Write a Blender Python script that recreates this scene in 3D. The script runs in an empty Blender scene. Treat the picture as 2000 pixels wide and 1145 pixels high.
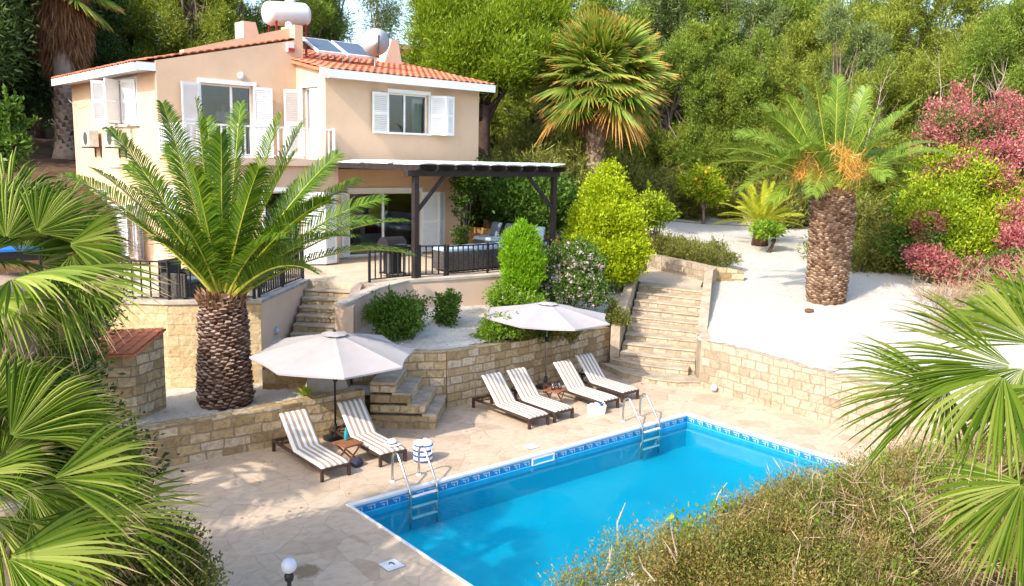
import bpy, bmesh, math, random
import numpy as np
from mathutils import Matrix, Vector
R = math.radians
PI = math.pi
S = bpy.context.scene
COL = S.collection

# ------------------------------------------------------------------ camera, sky, sun, exposure
CAM = Vector((-6.533, -11.982, 5.80))
CM = np.array([[0.7711107, -0.6363539, 0.0210254], [-0.0826713, -0.1328117, -0.9876874], [0.6313112, 0.7598781, -0.1550208]])
cd = bpy.data.cameras.new("camera")
cam = bpy.data.objects.new("camera", cd)
COL.objects.link(cam)
rot = Matrix(((CM[0][0], -CM[1][0], -CM[2][0]), (CM[0][1], -CM[1][1], -CM[2][1]), (CM[0][2], -CM[1][2], -CM[2][2])))
cam.matrix_world = Matrix.Translation(CAM) @ rot.to_4x4()
cd.sensor_width = 36.0
cd.lens = 36.0 * 1637.0 / 2000.0
cd.clip_start = 0.1
cd.clip_end = 3000
S.camera = cam

SUN = Vector((-1.22, -0.23, 1.0)).normalized()       # direction towards the sun
w = bpy.data.worlds.new("World")
S.world = w
w.use_nodes = True
nt = w.node_tree
sky = nt.nodes.new('ShaderNodeTexSky')
sky.sky_type = 'NISHITA'
sky.sun_disc = False
sky.sun_elevation = math.asin(SUN.z)
sky.sun_rotation = math.atan2(SUN.x, SUN.y)
sky.air_density = 1.0
sky.dust_density = 2.2
sky.ozone_density = 1.0
bg = nt.nodes['Background']
bg.inputs[1].default_value = 0.15
nt.links.new(sky.outputs[0], bg.inputs[0])
sl = bpy.data.lights.new("sun", 'SUN')
sl.energy = 2.0
sl.angle = R(0.6)
sl.color = (1.0, 0.93, 0.82)
so = bpy.data.objects.new("sun", sl)
COL.objects.link(so)
so.rotation_euler = SUN.to_track_quat('Z', 'Y').to_euler()
so.location = (-30, -5, 30)
S.view_settings.view_transform = 'Standard'
S.view_settings.look = 'None'
S.view_settings.exposure = 1.55
S.view_settings.gamma = 1.0
S.cycles.max_bounces = 6
S.cycles.diffuse_bounces = 3
S.cycles.glossy_bounces = 3
S.cycles.transmission_bounces = 4
S.cycles.transparent_max_bounces = 10
S.cycles.caustics_reflective = False
S.cycles.caustics_refractive = False
S.cycles.sample_clamp_indirect = 4
try:
    S.cycles.use_denoising = True
except Exception:
    pass

# ------------------------------------------------------------------ frames: W world (pool corner = 0, pool deck z = 0),
# N turned with the house, H house survey frame (turned, shifted; terrace floor at z 3.35)
YH = R(2.557)
CH, SH = math.cos(YH), math.sin(YH)
HO = (0.856, 1.570, -0.76)
def H(x, y, z): return (x * CH - y * SH + HO[0], x * SH + y * CH + HO[1], z + HO[2])
def N(x, y, z): return (x * CH - y * SH, x * SH + y * CH, z)
def Wf(x, y, z): return (x, y, z)
FRAMES = {'W': Wf, 'H': H, 'N': N}
def ray(u, v):
    return Vector(CM.T @ np.array([(u - 1000) / 1637.0, (v - 572.5) / 1637.0, 1.0]))
def at(u, v, t): return CAM + ray(u, v) * t
def pz(u, v, z):
    d = ray(u, v); return CAM + d * ((z - CAM.z) / d.z)
def zr(x, y): return 1.264 + 0.085 * (x - 11.14)

# ------------------------------------------------------------------ objects
def tag(o, label=None, cat=None, group=None, kind=None):
    if label: o['label'] = label
    if cat: o['category'] = cat
    if group: o['group'] = group
    if kind: o['kind'] = kind
    return o
WM = {}
def empty(name, loc, rz=0.0, label=None, cat=None, group=None):
    o = bpy.data.objects.new(name, None)
    o.empty_display_size = 0.2
    COL.objects.link(o)
    o.location = loc
    o.rotation_euler = (0, 0, rz)
    WM[o.name] = Matrix.Translation(Vector(loc)) @ Matrix.Rotation(rz, 4, 'Z')
    return tag(o, label, cat, group)
def children(o): return [c for c in COL.objects if c.parent == o]
def copy_tree(o, parent=None):
    c = o.copy(); COL.objects.link(c)
    if parent: c.parent = parent
    for ch in children(o): copy_tree(ch, c)
    return c

def npmesh(name, V, F, mat, parent=None, uv=None, smooth=False, extra=None, cat=False):
    """V (n,3) world coordinates, F (m,k) equal-size faces or list of lists"""
    V = np.asarray(V, dtype=np.float64)
    me = bpy.data.meshes.new(name)
    if parent is not None:
        M = np.array(WM[parent.name].inverted())
        org = None
        V = V @ M[:3, :3].T + M[:3, 3]
    else:
        lo, hi = V.min(0), V.max(0)
        org = np.array([(lo[0] + hi[0]) / 2, (lo[1] + hi[1]) / 2, lo[2]])
        V = V - org
    if isinstance(F, np.ndarray):
        m, k = F.shape
        loops = F.ravel().astype(np.int32)
        starts = (np.arange(m) * k).astype(np.int32)
        tot = np.full(m, k, dtype=np.int32)
    else:
        loops = np.array([i for f in F for i in f], dtype=np.int32)
        tot = np.array([len(f) for f in F], dtype=np.int32)
        starts = np.concatenate([[0], np.cumsum(tot)[:-1]]).astype(np.int32)
        m = len(F)
    me.vertices.add(len(V)); me.vertices.foreach_set('co', V.ravel().astype(np.float32))
    me.loops.add(len(loops)); me.loops.foreach_set('vertex_index', loops)
    me.polygons.add(m); me.polygons.foreach_set('loop_start', starts)
    try: me.polygons.foreach_set('loop_total', tot)
    except Exception: pass
    if uv is not None:
        l = me.uv_layers.new(name='UVMap')
        uvl = np.asarray(uv)[loops] if len(uv) == len(V) else np.asarray(uv)
        l.data.foreach_set('uv', uvl.ravel().astype(np.float32))
    mats = mat if isinstance(mat, (list, tuple)) else [mat]
    for mm in mats: me.materials.append(mm)
    if extra is not None: me.polygons.foreach_set('material_index', np.asarray(extra, dtype=np.int32))
    me.polygons.foreach_set('use_smooth', np.full(m, bool(smooth), dtype=bool))
    me.update(calc_edges=True)
    o = bpy.data.objects.new(name, me)
    COL.objects.link(o)
    if parent is not None:
        o.parent = parent
        WM[o.name] = WM[parent.name]
    else:
        o.location = org
        WM[o.name] = Matrix.Translation(Vector(org))
    return o

class MB:
    def __init__(s, frame='W'):
        s.v = []; s.f = []; s.fr = FRAMES[frame] if isinstance(frame, str) else frame; s.mi = []; s.cur = 0
    def add(s, vs, fs):
        b = len(s.v); s.v += [tuple(p) for p in vs]
        for f in fs: s.f.append([b + i for i in f]); s.mi.append(s.cur)
        return s
    def box(s, x0, y0, z0, x1, y1, z1):
        x0, x1 = sorted((x0, x1)); y0, y1 = sorted((y0, y1)); z0, z1 = sorted((z0, z1))
        return s.add([(x0, y0, z0), (x1, y0, z0), (x1, y1, z0), (x0, y1, z0), (x0, y0, z1), (x1, y0, z1), (x1, y1, z1), (x0, y1, z1)],
                     [(0, 3, 2, 1), (4, 5, 6, 7), (0, 1, 5, 4), (1, 2, 6, 5), (2, 3, 7, 6), (3, 0, 4, 7)])
    def hexa(s, p):      # 8 points, bottom ccw then top ccw
        return s.add(p, [(0, 3, 2, 1), (4, 5, 6, 7), (0, 1, 5, 4), (1, 2, 6, 5), (2, 3, 7, 6), (3, 0, 4, 7)])
    def bar(s, p, q, w, h=None, up=(0, 0, 1)):
        h = h or w
        p, q = Vector(p), Vector(q); d = (q - p).normalized(); u = Vector(up)
        if abs(d.dot(u)) > 0.98: u = Vector((0, 1, 0))
        a = d.cross(u).normalized(); b = a.cross(d).normalized()
        a = a * w / 2; b = b * h / 2
        return s.hexa([p - a - b, p + a - b, q + a - b, q - a - b, p - a + b, p + a + b, q + a + b, q - a + b])
    def tube(s, pts, r, n=8, cap=True):
        pts = [Vector(p) for p in pts]
        rs = r if isinstance(r, (list, tuple)) else [r] * len(pts)
        base = len(s.v); up = Vector((0.03, 0.07, 1)).normalized(); pa = None
        for i, p in enumerate(pts):
            d = (pts[min(i + 1, len(pts) - 1)] - pts[max(i - 1, 0)]).normalized()
            if pa is None:
                a = d.cross(up)
                if a.length < 1e-3: a = d.cross(Vector((1, 0, 0)))
                a.normalize()
            else:
                a = (pa - d * pa.dot(d)).normalized()
            pa = a; b = d.cross(a)
            for k in range(n):
                t = 2 * PI * k / n
                s.v.append(tuple(p + (a * math.cos(t) + b * math.sin(t)) * rs[i]))
        for i in range(len(pts) - 1):
            for k in range(n):
                k2 = (k + 1) % n
                s.f.append([base + i * n + k, base + i * n + k2, base + (i + 1) * n + k2, base + (i + 1) * n + k]); s.mi.append(s.cur)
        if cap:
            s.f.append([base + k for k in range(n)][::-1]); s.mi.append(s.cur)
            s.f.append([base + (len(pts) - 1) * n + k for k in range(n)]); s.mi.append(s.cur)
        return s
    def lathe(s, prof, c=(0, 0, 0), n=20, axis=None):
        c = Vector(c); base = len(s.v)
        Rm = Vector(axis).to_track_quat('Z', 'Y').to_matrix() if axis is not None else Matrix.Identity(3)
        for (r, z) in prof:
            for k in range(n):
                t = 2 * PI * k / n
                s.v.append(tuple(c + Rm @ Vector((r * math.cos(t), r * math.sin(t), z))))
        m = len(prof)
        for i in range(m - 1):
            for k in range(n):
                k2 = (k + 1) % n
                s.f.append([base + i * n + k, base + i * n + k2, base + (i + 1) * n + k2, base + (i + 1) * n + k]); s.mi.append(s.cur)
        s.f.append([base + k for k in range(n)][::-1]); s.mi.append(s.cur)
        s.f.append([base + (m - 1) * n + k for k in range(n)]); s.mi.append(s.cur)
        return s
    def prism(s, poly, z0, z1):
        n = len(poly)
        b = [z0] * n if not isinstance(z0, (list, tuple)) else z0
        t = [z1] * n if not isinstance(z1, (list, tuple)) else z1
        vs = [(p[0], p[1], b[i]) for i, p in enumerate(poly)] + [(p[0], p[1], t[i]) for i, p in enumerate(poly)]
        area = sum(poly[i][0] * poly[(i + 1) % n][1] - poly[(i + 1) % n][0] * poly[i][1] for i in range(n))
        fs = [list(range(n))[::-1], list(range(n, 2 * n))] + [[i, (i + 1) % n, n + (i + 1) % n, n + i] for i in range(n)]
        if area < 0: fs = [f[::-1] for f in fs]
        return s.add(vs, fs)
    def strip(s, pts, th, z0, z1, side=1):
        """wall of thickness th along a plan polyline; z1 number or list per point"""
        n = len(pts); off = []
        P = [Vector((p[0], p[1])) for p in pts]
        for i in range(n):
            d = (P[min(i + 1, n - 1)] - P[max(i - 1, 0)]).normalized()
            off.append(Vector((-d.y, d.x)) * th * side)
        b = [z0] * n if not isinstance(z0, (list, tuple)) else z0
        t = [z1] * n if not isinstance(z1, (list, tuple)) else z1
        base = len(s.v)
        for i in range(n):
            p, q = P[i], P[i] + off[i]
            s.v += [(p.x, p.y, b[i]), (p.x, p.y, t[i]), (q.x, q.y, t[i]), (q.x, q.y, b[i])]
        for i in range(n - 1):
            a = base + 4 * i
            for j in range(4):
                f = [a + j, a + 4 + j, a + 4 + (j + 1) % 4, a + (j + 1) % 4]
                s.f.append(f if side > 0 else f[::-1]); s.mi.append(s.cur)
        e = base + 4 * (n - 1)
        s.f.append([base, base + 1, base + 2, base + 3]); s.mi.append(s.cur)
        s.f.append([e + 3, e + 2, e + 1, e]); s.mi.append(s.cur)
        return s
    def quad(s, a, b, c, d): return s.add([a, b, c, d], [(0, 1, 2, 3)])
    def build(s, name, mat, parent=None, smooth=False, bevel=0.0, fix=True):
        A = np.array(s.v, dtype=float)
        P = np.array([s.fr(*p) for p in s.v], dtype=float)
        uv = np.zeros((sum(len(f) for f in s.f), 2)); k = 0
        for f in s.f:
            q = A[f]
            nrm = np.zeros(3)
            for i in range(len(q)):
                a_, b_ = q[i], q[(i + 1) % len(q)]
                nrm += np.cross(a_, b_)
            l = np.linalg.norm(nrm); nrm = nrm / l if l > 1e-12 else np.array([0, 0, 1.])
            if abs(nrm[2]) < 0.75:
                t = np.array([-nrm[1], nrm[0]]); t /= max(np.linalg.norm(t), 1e-9)
                uu = q[:, 0] * t[0] + q[:, 1] * t[1]; vv = q[:, 2]
            else:
                uu = q[:, 0]; vv = q[:, 1]
            uv[k:k + len(q), 0] = uu; uv[k:k + len(q), 1] = vv; k += len(q)
        o = npmesh(name, P, s.f, mat, parent, uv=uv, smooth=smooth, extra=s.mi if any(s.mi) else None)
        if fix:
            bm = bmesh.new(); bm.from_mesh(o.data)
            bmesh.ops.recalc_face_normals(bm, faces=bm.faces)
            bm.to_mesh(o.data); bm.free()
        if bevel:
            md = o.modifiers.new("bevel", 'BEVEL'); md.width = bevel; md.segments = 2; md.limit_method = 'ANGLE'; md.angle_limit = R(40)
            md.harden_normals = False
        return o

# ------------------------------------------------------------------ materials
def srgb(r, g, b):
    f = lambda c: (c / 255 / 12.92) if c / 255 <= 0.04045 else ((c / 255 + 0.055) / 1.055) ** 2.4
    return (f(r), f(g), f(b), 1.0)
class NT:
    def __init__(s, name):
        s.m = bpy.data.materials.new(name); s.m.use_nodes = True
        s.t = s.m.node_tree; s.n = s.t.nodes; s.bsdf = s.n['Principled BSDF']; s.out = s.n['Material Output']
    def node(s, typ, **kw):
        nd = s.n.new(typ)
        for k, v in kw.items():
            if k in nd.inputs: s.setin(nd.inputs[k], v)
            else: setattr(nd, k, v)
        return nd
    def setin(s, sock, v):
        if isinstance(v, bpy.types.NodeSocket): s.t.links.new(v, sock)
        else: sock.default_value = v
    def co(s, kind='Object'): return s.node('ShaderNodeTexCoord').outputs[kind]
    def mapping(s, vec, scale=(1, 1, 1), rot=(0, 0, 0), loc=(0, 0, 0)):
        return s.node('ShaderNodeMapping', Vector=vec, Scale=scale, Rotation=rot, Location=loc).outputs[0]
    def noise(s, vec, scale, detail=4, rough=0.6, dist=0.0, out='Fac'):
        return s.node('ShaderNodeTexNoise', Vector=vec, Scale=scale, Detail=detail, Roughness=rough, Distortion=dist).outputs[out]
    def ramp(s, fac, stops, interp='LINEAR'):
        r = s.node('ShaderNodeValToRGB', Fac=fac); cr = r.color_ramp; cr.interpolation = interp
        while len(cr.elements) < len(stops): cr.elements.new(0.5)
        for e, (p, c) in zip(cr.elements, stops):
            e.position = p; e.color = c if len(c) == 4 else (*c, 1)
        return r.outputs[0]
    def mix(s, fac, a, b, blend='MIX'):
        m = s.n.new('ShaderNodeMix'); m.data_type = 'RGBA'; m.blend_type = blend
        s.setin(m.inputs[0], fac); s.setin(m.inputs[6], a); s.setin(m.inputs[7], b)
        return m.outputs[2]
    def math(s, op, a, b=0.0, c=None):
        m = s.n.new('ShaderNodeMath'); m.operation = op
        s.setin(m.inputs[0], a); s.setin(m.inputs[1], b)
        if c is not None: s.setin(m.inputs[2], c)
        return m.outputs[0]
    def bump(s, h, strength=0.3, dist=0.02):
        return s.node('ShaderNodeBump', Height=h, Strength=strength, Distance=dist).outputs[0]
    def final(s, col, rough=0.7, normal=None, spec=0.3, metal=0.0):
        s.setin(s.bsdf.inputs['Base Color'], col); s.setin(s.bsdf.inputs['Roughness'], rough)
        s.bsdf.inputs['Specular IOR Level'].default_value = spec
        s.setin(s.bsdf.inputs['Metallic'], metal)
        if normal is not None: s.setin(s.bsdf.inputs['Normal'], normal)
        return s.m
def sc(c, k): return (min(c[0] * k, 1), min(c[1] * k, 1), min(c[2] * k, 1), 1.0)

def plain(name, col, rough=0.6, var=0.12, scale=4.0, bump=0.0, bscale=40.0, spec=0.3, metal=0.0, coord='Object'):
    t = NT(name); co = t.co(coord)
    n = t.noise(co, scale, 5)
    c = t.ramp(n, [(0.3, sc(col, 1 - var)), (0.7, sc(col, 1 + var))])
    nr = t.bump(t.noise(co, bscale, 3), bump, 0.01) if bump else None
    r = t.math('MULTIPLY_ADD', n, 0.2, rough - 0.1)
    return t.final(c, r, nr, spec, metal)

def plaster(name, col):
    t = NT(name); co = t.co()
    big = t.noise(co, 0.7, 5, 0.65); fine = t.noise(co, 55, 3)
    c = t.ramp(big, [(0.25, sc(col, 0.86)), (0.55, col), (0.8, sc(col, 1.06))])
    st = t.noise(t.mapping(co, (2.2, 2.2, 0.35)), 1.3, 5, 0.7)
    c = t.mix(t.ramp(st, [(0.58, (0, 0, 0)), (0.8, (0.35, 0.35, 0.35))]), c, sc(col, 0.62))
    c = t.mix(t.math('MULTIPLY', fine, 0.25), c, sc(col, 0.7))
    return t.final(c, 0.9, t.bump(fine, 0.35, 0.012), 0.15)

def masonry(name, cols, mortar, bw=0.42, bh=0.2, ms=0.012, dark=0.0):
    t = NT(name); uv = t.co('UV'); co = t.co()
    wob = t.node('ShaderNodeVectorMath', operation='MULTIPLY_ADD')
    nz = t.noise(co, 2.6, 3, 0.6, 0, 'Color')
    t.t.links.new(nz, wob.inputs[0]); wob.inputs[1].default_value = (0.17, 0.10, 0); t.t.links.new(uv, wob.inputs[2])
    br = t.node('ShaderNodeTexBrick', Vector=wob.outputs[0], Scale=1.0)
    br.inputs['Mortar Size'].default_value = ms; br.inputs['Mortar Smooth'].default_value = 0.35
    br.inputs['Brick Width'].default_value = bw; br.inputs['Row Height'].default_value = bh
    br.inputs['Bias'].default_value = 0.0
    br.inputs['Color1'].default_value = (0, 0, 0, 1); br.inputs['Color2'].default_value = (1, 1, 1, 1); br.inputs['Mortar'].default_value = (0.5, 0.5, 0.5, 1)
    br.offset_frequency = 2; br.squash = 0.8; br.squash_frequency = 3
    sep = t.node('ShaderNodeSeparateColor'); t.t.links.new(br.outputs['Color'], sep.inputs[0])
    n1 = t.noise(co, 1.1, 4, 0.6); n2 = t.noise(co, 11, 5, 0.65)
    f = t.math('ADD', t.math('MULTIPLY', sep.outputs[0], 0.6), t.math('MULTIPLY', n1, 0.45))
    k = len(cols)
    c = t.ramp(f, [(0.15 + 0.7 * i / (k - 1), cols[i]) for i in range(k)])
    c = t.mix(t.ramp(n2, [(0.42, (0, 0, 0)), (0.75, (0.7, 0.7, 0.7))]), c, sc(cols[0], 0.55))
    c = t.mix(t.math('MULTIPLY', br.outputs['Fac'], 0.85), c, mortar)
    h = t.math('SUBTRACT', t.math('MULTIPLY', n2, 0.7), t.math('MULTIPLY', br.outputs['Fac'], 1.1))
    h = t.math('ADD', h, t.math('MULTIPLY', t.noise(co, 4.5, 3), 0.8))
    return t.final(c, 0.92, t.bump(h, 0.9, 0.035), 0.15)

def leafmat(name, cols, trans=0.35, tip=None, rough=0.5, var3d=0.35, spec=0.22, tv=1.35):
    t = NT(name)
    geo = t.node('ShaderNodeNewGeometry')
    k = len(cols)
    f = geo.outputs['Random Per Island']
    n = t.noise(geo.outputs['Position'], 1.0, 4, 0.65)
    f = t.math('ADD', t.math('MULTIPLY', f, 1 - var3d), t.math('MULTIPLY', t.math('SUBTRACT', t.math('MULTIPLY', n, 2.2), 0.6), var3d))
    c = t.ramp(f, [(0.08 + 0.84 * i / max(k - 1, 1), cols[i]) for i in range(k)])
    if tip is not None:
        uv = t.co('UV'); sx = t.node('ShaderNodeSeparateXYZ', Vector=uv)
        g = t.math('ADD', sx.outputs[1], t.math('MULTIPLY', t.noise(geo.outputs['Position'], 9, 3), 0.25))
        c = t.mix(t.ramp(g, [(tip[0], (0, 0, 0)), (tip[1], (1, 1, 1))]), c, tip[2])
    t.final(c, rough, None, spec)
    tr = t.node('ShaderNodeBsdfTranslucent')
    hs = t.node('ShaderNodeHueSaturation', Color=c, Saturation=1.1, Value=tv)
    hs.inputs['Hue'].default_value = 0.485
    t.t.links.new(hs.outputs[0], tr.inputs[0])
    mx = t.node('ShaderNodeMixShader'); mx.inputs[0].default_value = trans
    t.t.links.new(t.bsdf.outputs[0], mx.inputs[1]); t.t.links.new(tr.outputs[0], mx.inputs[2])
    t.t.links.new(mx.outputs[0], t.out.inputs[0])
    return t.m

M = {}
M['plaster'] = plaster('peach_plaster', (0.70, 0.495, 0.335, 1))
M['plaster_pale'] = plaster('pale_plaster', (0.69, 0.50, 0.37, 1))
M['white'] = plain('white_paint', (0.80, 0.80, 0.79, 1), 0.45, 0.05)
M['fascia'] = plain('fascia_paint', (0.74, 0.77, 0.82, 1), 0.5, 0.06)
M['dark_wood'] = plain('dark_stained_wood', (0.028, 0.02, 0.02, 1), 0.5, 0.4, 8, 0.3, 60)
M['black_metal'] = plain('black_painted_metal', (0.02, 0.02, 0.022, 1), 0.4, 0.2)
M['steel'] = plain('polished_steel', (0.52, 0.51, 0.48, 1), 0.22, 0.05, 4, 0, 40, 0.5, 1.0)
M['grey_metal'] = plain('grey_metal', (0.35, 0.36, 0.38, 1), 0.35, 0.1, 4, 0, 40, 0.5, 0.8)
M['brown_wood'] = plain('brown_wood', (0.06, 0.034, 0.025, 1), 0.5, 0.35, 9, 0.2, 70)
M['teak'] = plain('reddish_teak', (0.24, 0.09, 0.04, 1), 0.5, 0.3, 9, 0.2, 70)
M['canvas'] = plain('pale_canvas', (0.38, 0.35, 0.35, 1), 0.85, 0.05, 3, 0.15, 180, 0.1)
M['glass_dark'] = None
M['interior'] = plain('interior_plaster', (0.42, 0.40, 0.38, 1), 0.9, 0.05)
M['interior_floor'] = plain('interior_floor', (0.28, 0.22, 0.17, 1), 0.5, 0.1)
M['curtain'] = plain('white_curtain', (0.75, 0.74, 0.72, 1), 0.9, 0.06, 6)
M['soil'] = plain('brown_soil', (0.12, 0.07, 0.042, 1), 0.95, 0.45, 1.6, 0.7, 14, 0.1)
M['concrete'] = plain('pale_concrete', (0.46, 0.40, 0.33, 1), 0.9, 0.2, 2.5, 0.4, 45, 0.1)
M['slate'] = plain('grey_slate_coping', (0.30, 0.30, 0.30, 1), 0.8, 0.3, 5, 0.4, 30, 0.15)
M['pipe'] = plain('black_hose', (0.03, 0.03, 0.03, 1), 0.5, 0.1)
M['cable'] = plain('cable', (0.05, 0.05, 0.05, 1), 0.6, 0.1)
M['grey_plastic'] = plain('grey_plastic', (0.36, 0.38, 0.42, 1), 0.4, 0.08)
M['cream_metal'] = plain('cream_enamel', (0.58, 0.55, 0.48, 1), 0.45, 0.18, 6)
M['dark_grille'] = plain('dark_grille', (0.08, 0.08, 0.08, 1), 0.5, 0.2)
M['red'] = plain('red_plastic', (0.35, 0.03, 0.03, 1), 0.4, 0.1)
M['maroon'] = plain('maroon_panel', (0.22, 0.02, 0.03, 1), 0.4, 0.2)
M['wicker'] = None
M['cushion_blue'] = plain('pale_blue_cushion', (0.36, 0.47, 0.58, 1), 0.9, 0.06, 6)
M['cushion_grey'] = plain('slate_grey_cushion', (0.15, 0.18, 0.23, 1), 0.9, 0.12, 6, 0.2, 150)
M['globe'] = plain('opal_globe', (0.55, 0.58, 0.68, 1), 0.25, 0.04)
M['clay'] = plain('terracotta_jar', (0.38, 0.22, 0.09, 1), 0.8, 0.25, 6, 0.4, 30)
M['pool_white'] = plain('pool_white', (0.66, 0.67, 0.67, 1), 0.45, 0.05)
M['teal'] = plain('teal_plastic', (0.02, 0.26, 0.27, 1), 0.3, 0.1)
M['dark_cloth'] = plain('dark_cloth', (0.035, 0.035, 0.06, 1), 0.9, 0.2)
M['navy'] = plain('navy_towel', (0.03, 0.06, 0.25, 1), 0.95, 0.15, 8, 0.4, 120)
M['towel'] = plain('white_towel', (0.72, 0.70, 0.70, 1), 0.95, 0.06, 8, 0.5, 120)
M['white_rope'] = plain('white_rope', (0.78, 0.77, 0.74, 1), 0.9, 0.06, 8, 0.4, 90)
M['skin'] = plain('skin', (0.50, 0.27, 0.20, 1), 0.55, 0.08)
M['hair'] = plain('brown_hair', (0.05, 0.028, 0.018, 1), 0.5, 0.2)
M['shirt_grey'] = plain('pale_grey_shirt', (0.55, 0.54, 0.60, 1), 0.9, 0.06)
M['top_orange'] = plain('orange_top', (0.62, 0.25, 0.10, 1), 0.9, 0.1)
M['trousers'] = plain('dark_trousers', (0.05, 0.05, 0.07, 1), 0.9, 0.1)
M['blue_top'] = plain('bright_blue_top', (0.02, 0.17, 0.55, 1), 0.5, 0.08)
M['fruit'] = plain('orange_fruit', (0.80, 0.33, 0.02, 1), 0.5, 0.12)

def mk_gravel():
    t = NT('white_gravel'); co = t.co()
    v = t.node('ShaderNodeTexVoronoi', Vector=co, Scale=38.0)
    n = t.noise(co, 0.5, 5, 0.6); n2 = t.noise(co, 5, 4)
    c = t.mix(n, (0.58, 0.54, 0.47, 1), (0.74, 0.71, 0.64, 1))
    c = t.mix(t.math('MULTIPLY', n2, 0.2), c, (0.52, 0.47, 0.39, 1))
    sp = t.ramp(t.noise(co, 10, 3, 0.6), [(0.60, (0, 0, 0)), (0.68, (1, 1, 1))])
    c = t.mix(t.math('MULTIPLY', sp, 0.6), c, (0.32, 0.27, 0.22, 1))
    h = t.math('ADD', v.outputs['Distance'], t.math('MULTIPLY', t.noise(co, 3, 3), 2.0))
    return t.final(c, 0.95, t.bump(h, 0.9, 0.04), 0.1)
M['gravel'] = mk_gravel()

def mk_paving(name, cols, joint, scale=1.15, dist=0.16, stain=None):
    t = NT(name); co = t.co()
    wv = t.node('ShaderNodeVectorMath', operation='MULTIPLY_ADD')
    t.t.links.new(t.noise(co, 1.3, 3, 0.6, 0, 'Color'), wv.inputs[0]); wv.inputs[1].default_value = (dist, dist, 0); t.t.links.new(co, wv.inputs[2])
    vec = wv.outputs[0]
    e = t.node('ShaderNodeTexVoronoi', Vector=vec, Scale=scale); e.feature = 'DISTANCE_TO_EDGE'; e.inputs['Randomness'].default_value = 0.85
    f1 = t.node('ShaderNodeTexVoronoi', Vector=vec, Scale=scale); f1.inputs['Randomness'].default_value = 0.85
    sep = t.node('ShaderNodeSeparateColor'); t.t.links.new(f1.outputs['Color'], sep.inputs[0])
    n1 = t.noise(co, 0.8, 5, 0.65); n2 = t.noise(t.mapping(co, (5, 9, 5), (0, 0, 0.6)), 1, 5, 0.7)
    f = t.math('ADD', t.math('MULTIPLY', sep.outputs[0], 0.45), t.math('MULTIPLY', n1, 0.6))
    c = t.ramp(f, [(0.2 + 0.6 * i / (len(cols) - 1), cols[i]) for i in range(len(cols))])
    c = t.mix(t.ramp(n2, [(0.45, (0, 0, 0)), (0.8, (0.55, 0.55, 0.55))]), c, sc(cols[0], 0.68))
    jl = t.ramp(e.outputs['Distance'], [(0.006, (1, 1, 1)), (0.03, (0, 0, 0))])
    jv = t.math('MULTIPLY', jl, t.ramp(t.noise(co, 0.9, 3), [(0.35, (0.08, 0.08, 0.08)), (0.7, (0.5, 0.5, 0.5))]))
    c = t.mix(jv, c, joint)
    h = t.math('SUBTRACT', t.math('MULTIPLY', n2, 0.4), jl)
    if stain:
        dv = t.node('ShaderNodeVectorMath', operation='DISTANCE'); t.t.links.new(co, dv.inputs[0]); dv.inputs[1].default_value = stain
        r_ = t.math('ADD', dv.outputs['Value'], t.math('MULTIPLY', t.noise(co, 7, 4, 0.7), 0.35))
        c = t.mix(t.ramp(r_, [(0.34, (0.75, 0.75, 0.75)), (0.42, (0, 0, 0))]), c, (0.17, 0.115, 0.06, 1))
    return t.final(c, 0.85, t.bump(h, 0.35, 0.012), 0.2)
M['paving'] = mk_paving('sandstone_paving', [(0.38, 0.275, 0.185, 1), (0.50, 0.385, 0.275, 1), (0.545, 0.425, 0.315, 1), (0.52, 0.395, 0.275, 1)], (0.33, 0.25, 0.175, 1), 2.0, 0.22, (-1.62 - 1.1, -1.62 + 1.0, 0))
M['terrace'] = mk_paving('terrace_tiles', [(0.46, 0.36, 0.26, 1), (0.56, 0.45, 0.33, 1), (0.60, 0.49, 0.37, 1)], (0.34, 0.27, 0.2, 1), 2.2, 0.02)
M['stone'] = masonry('honey_stone_wall', [(0.25, 0.17, 0.085, 1), (0.44, 0.315, 0.165, 1), (0.53, 0.41, 0.255, 1), (0.57, 0.47, 0.34, 1)], (0.25, 0.195, 0.135, 1), 0.43, 0.20, 0.016)
M['stone_pale'] = masonry('pale_stone_wall', [(0.31, 0.24, 0.16, 1), (0.42, 0.34, 0.24, 1), (0.47, 0.39, 0.285, 1), (0.49, 0.41, 0.31, 1)], (0.30, 0.24, 0.175, 1), 0.40, 0.22, 0.013)
M['stone_rough'] = masonry('rough_stone_wall', [(0.22, 0.13, 0.06, 1), (0.38, 0.25, 0.12, 1), (0.48, 0.34, 0.2, 1)], (0.30, 0.22, 0.15, 1), 0.6, 0.3, 0.014)
M['step_stone'] = plain('step_stone', (0.39, 0.32, 0.235, 1), 0.9, 0.32, 3.5, 0.5, 28, 0.15)
M['yellow_render'] = masonry('yellow_rendered_blocks', [(0.52, 0.37, 0.19, 1), (0.60, 0.45, 0.26, 1), (0.63, 0.49, 0.3, 1)], (0.53, 0.40, 0.24, 1), 0.5, 0.24, 0.004)

def mk_tile():
    t = NT('terracotta_tiles'); co = t.co()
    n = t.noise(co, 1.2, 5, 0.65); n2 = t.noise(co, 14, 4)
    c = t.ramp(n, [(0.25, (0.42, 0.125, 0.06, 1)), (0.5, (0.58, 0.19, 0.10, 1)), (0.75, (0.66, 0.27, 0.16, 1))])
    c = t.mix(t.ramp(n2, [(0.5, (0, 0, 0)), (0.8, (0.5, 0.5, 0.5))]), c, (0.30, 0.13, 0.08, 1))
    return t.final(c, 0.8, t.bump(n2, 0.2, 0.01), 0.2)
M['tile'] = mk_tile()

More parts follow.
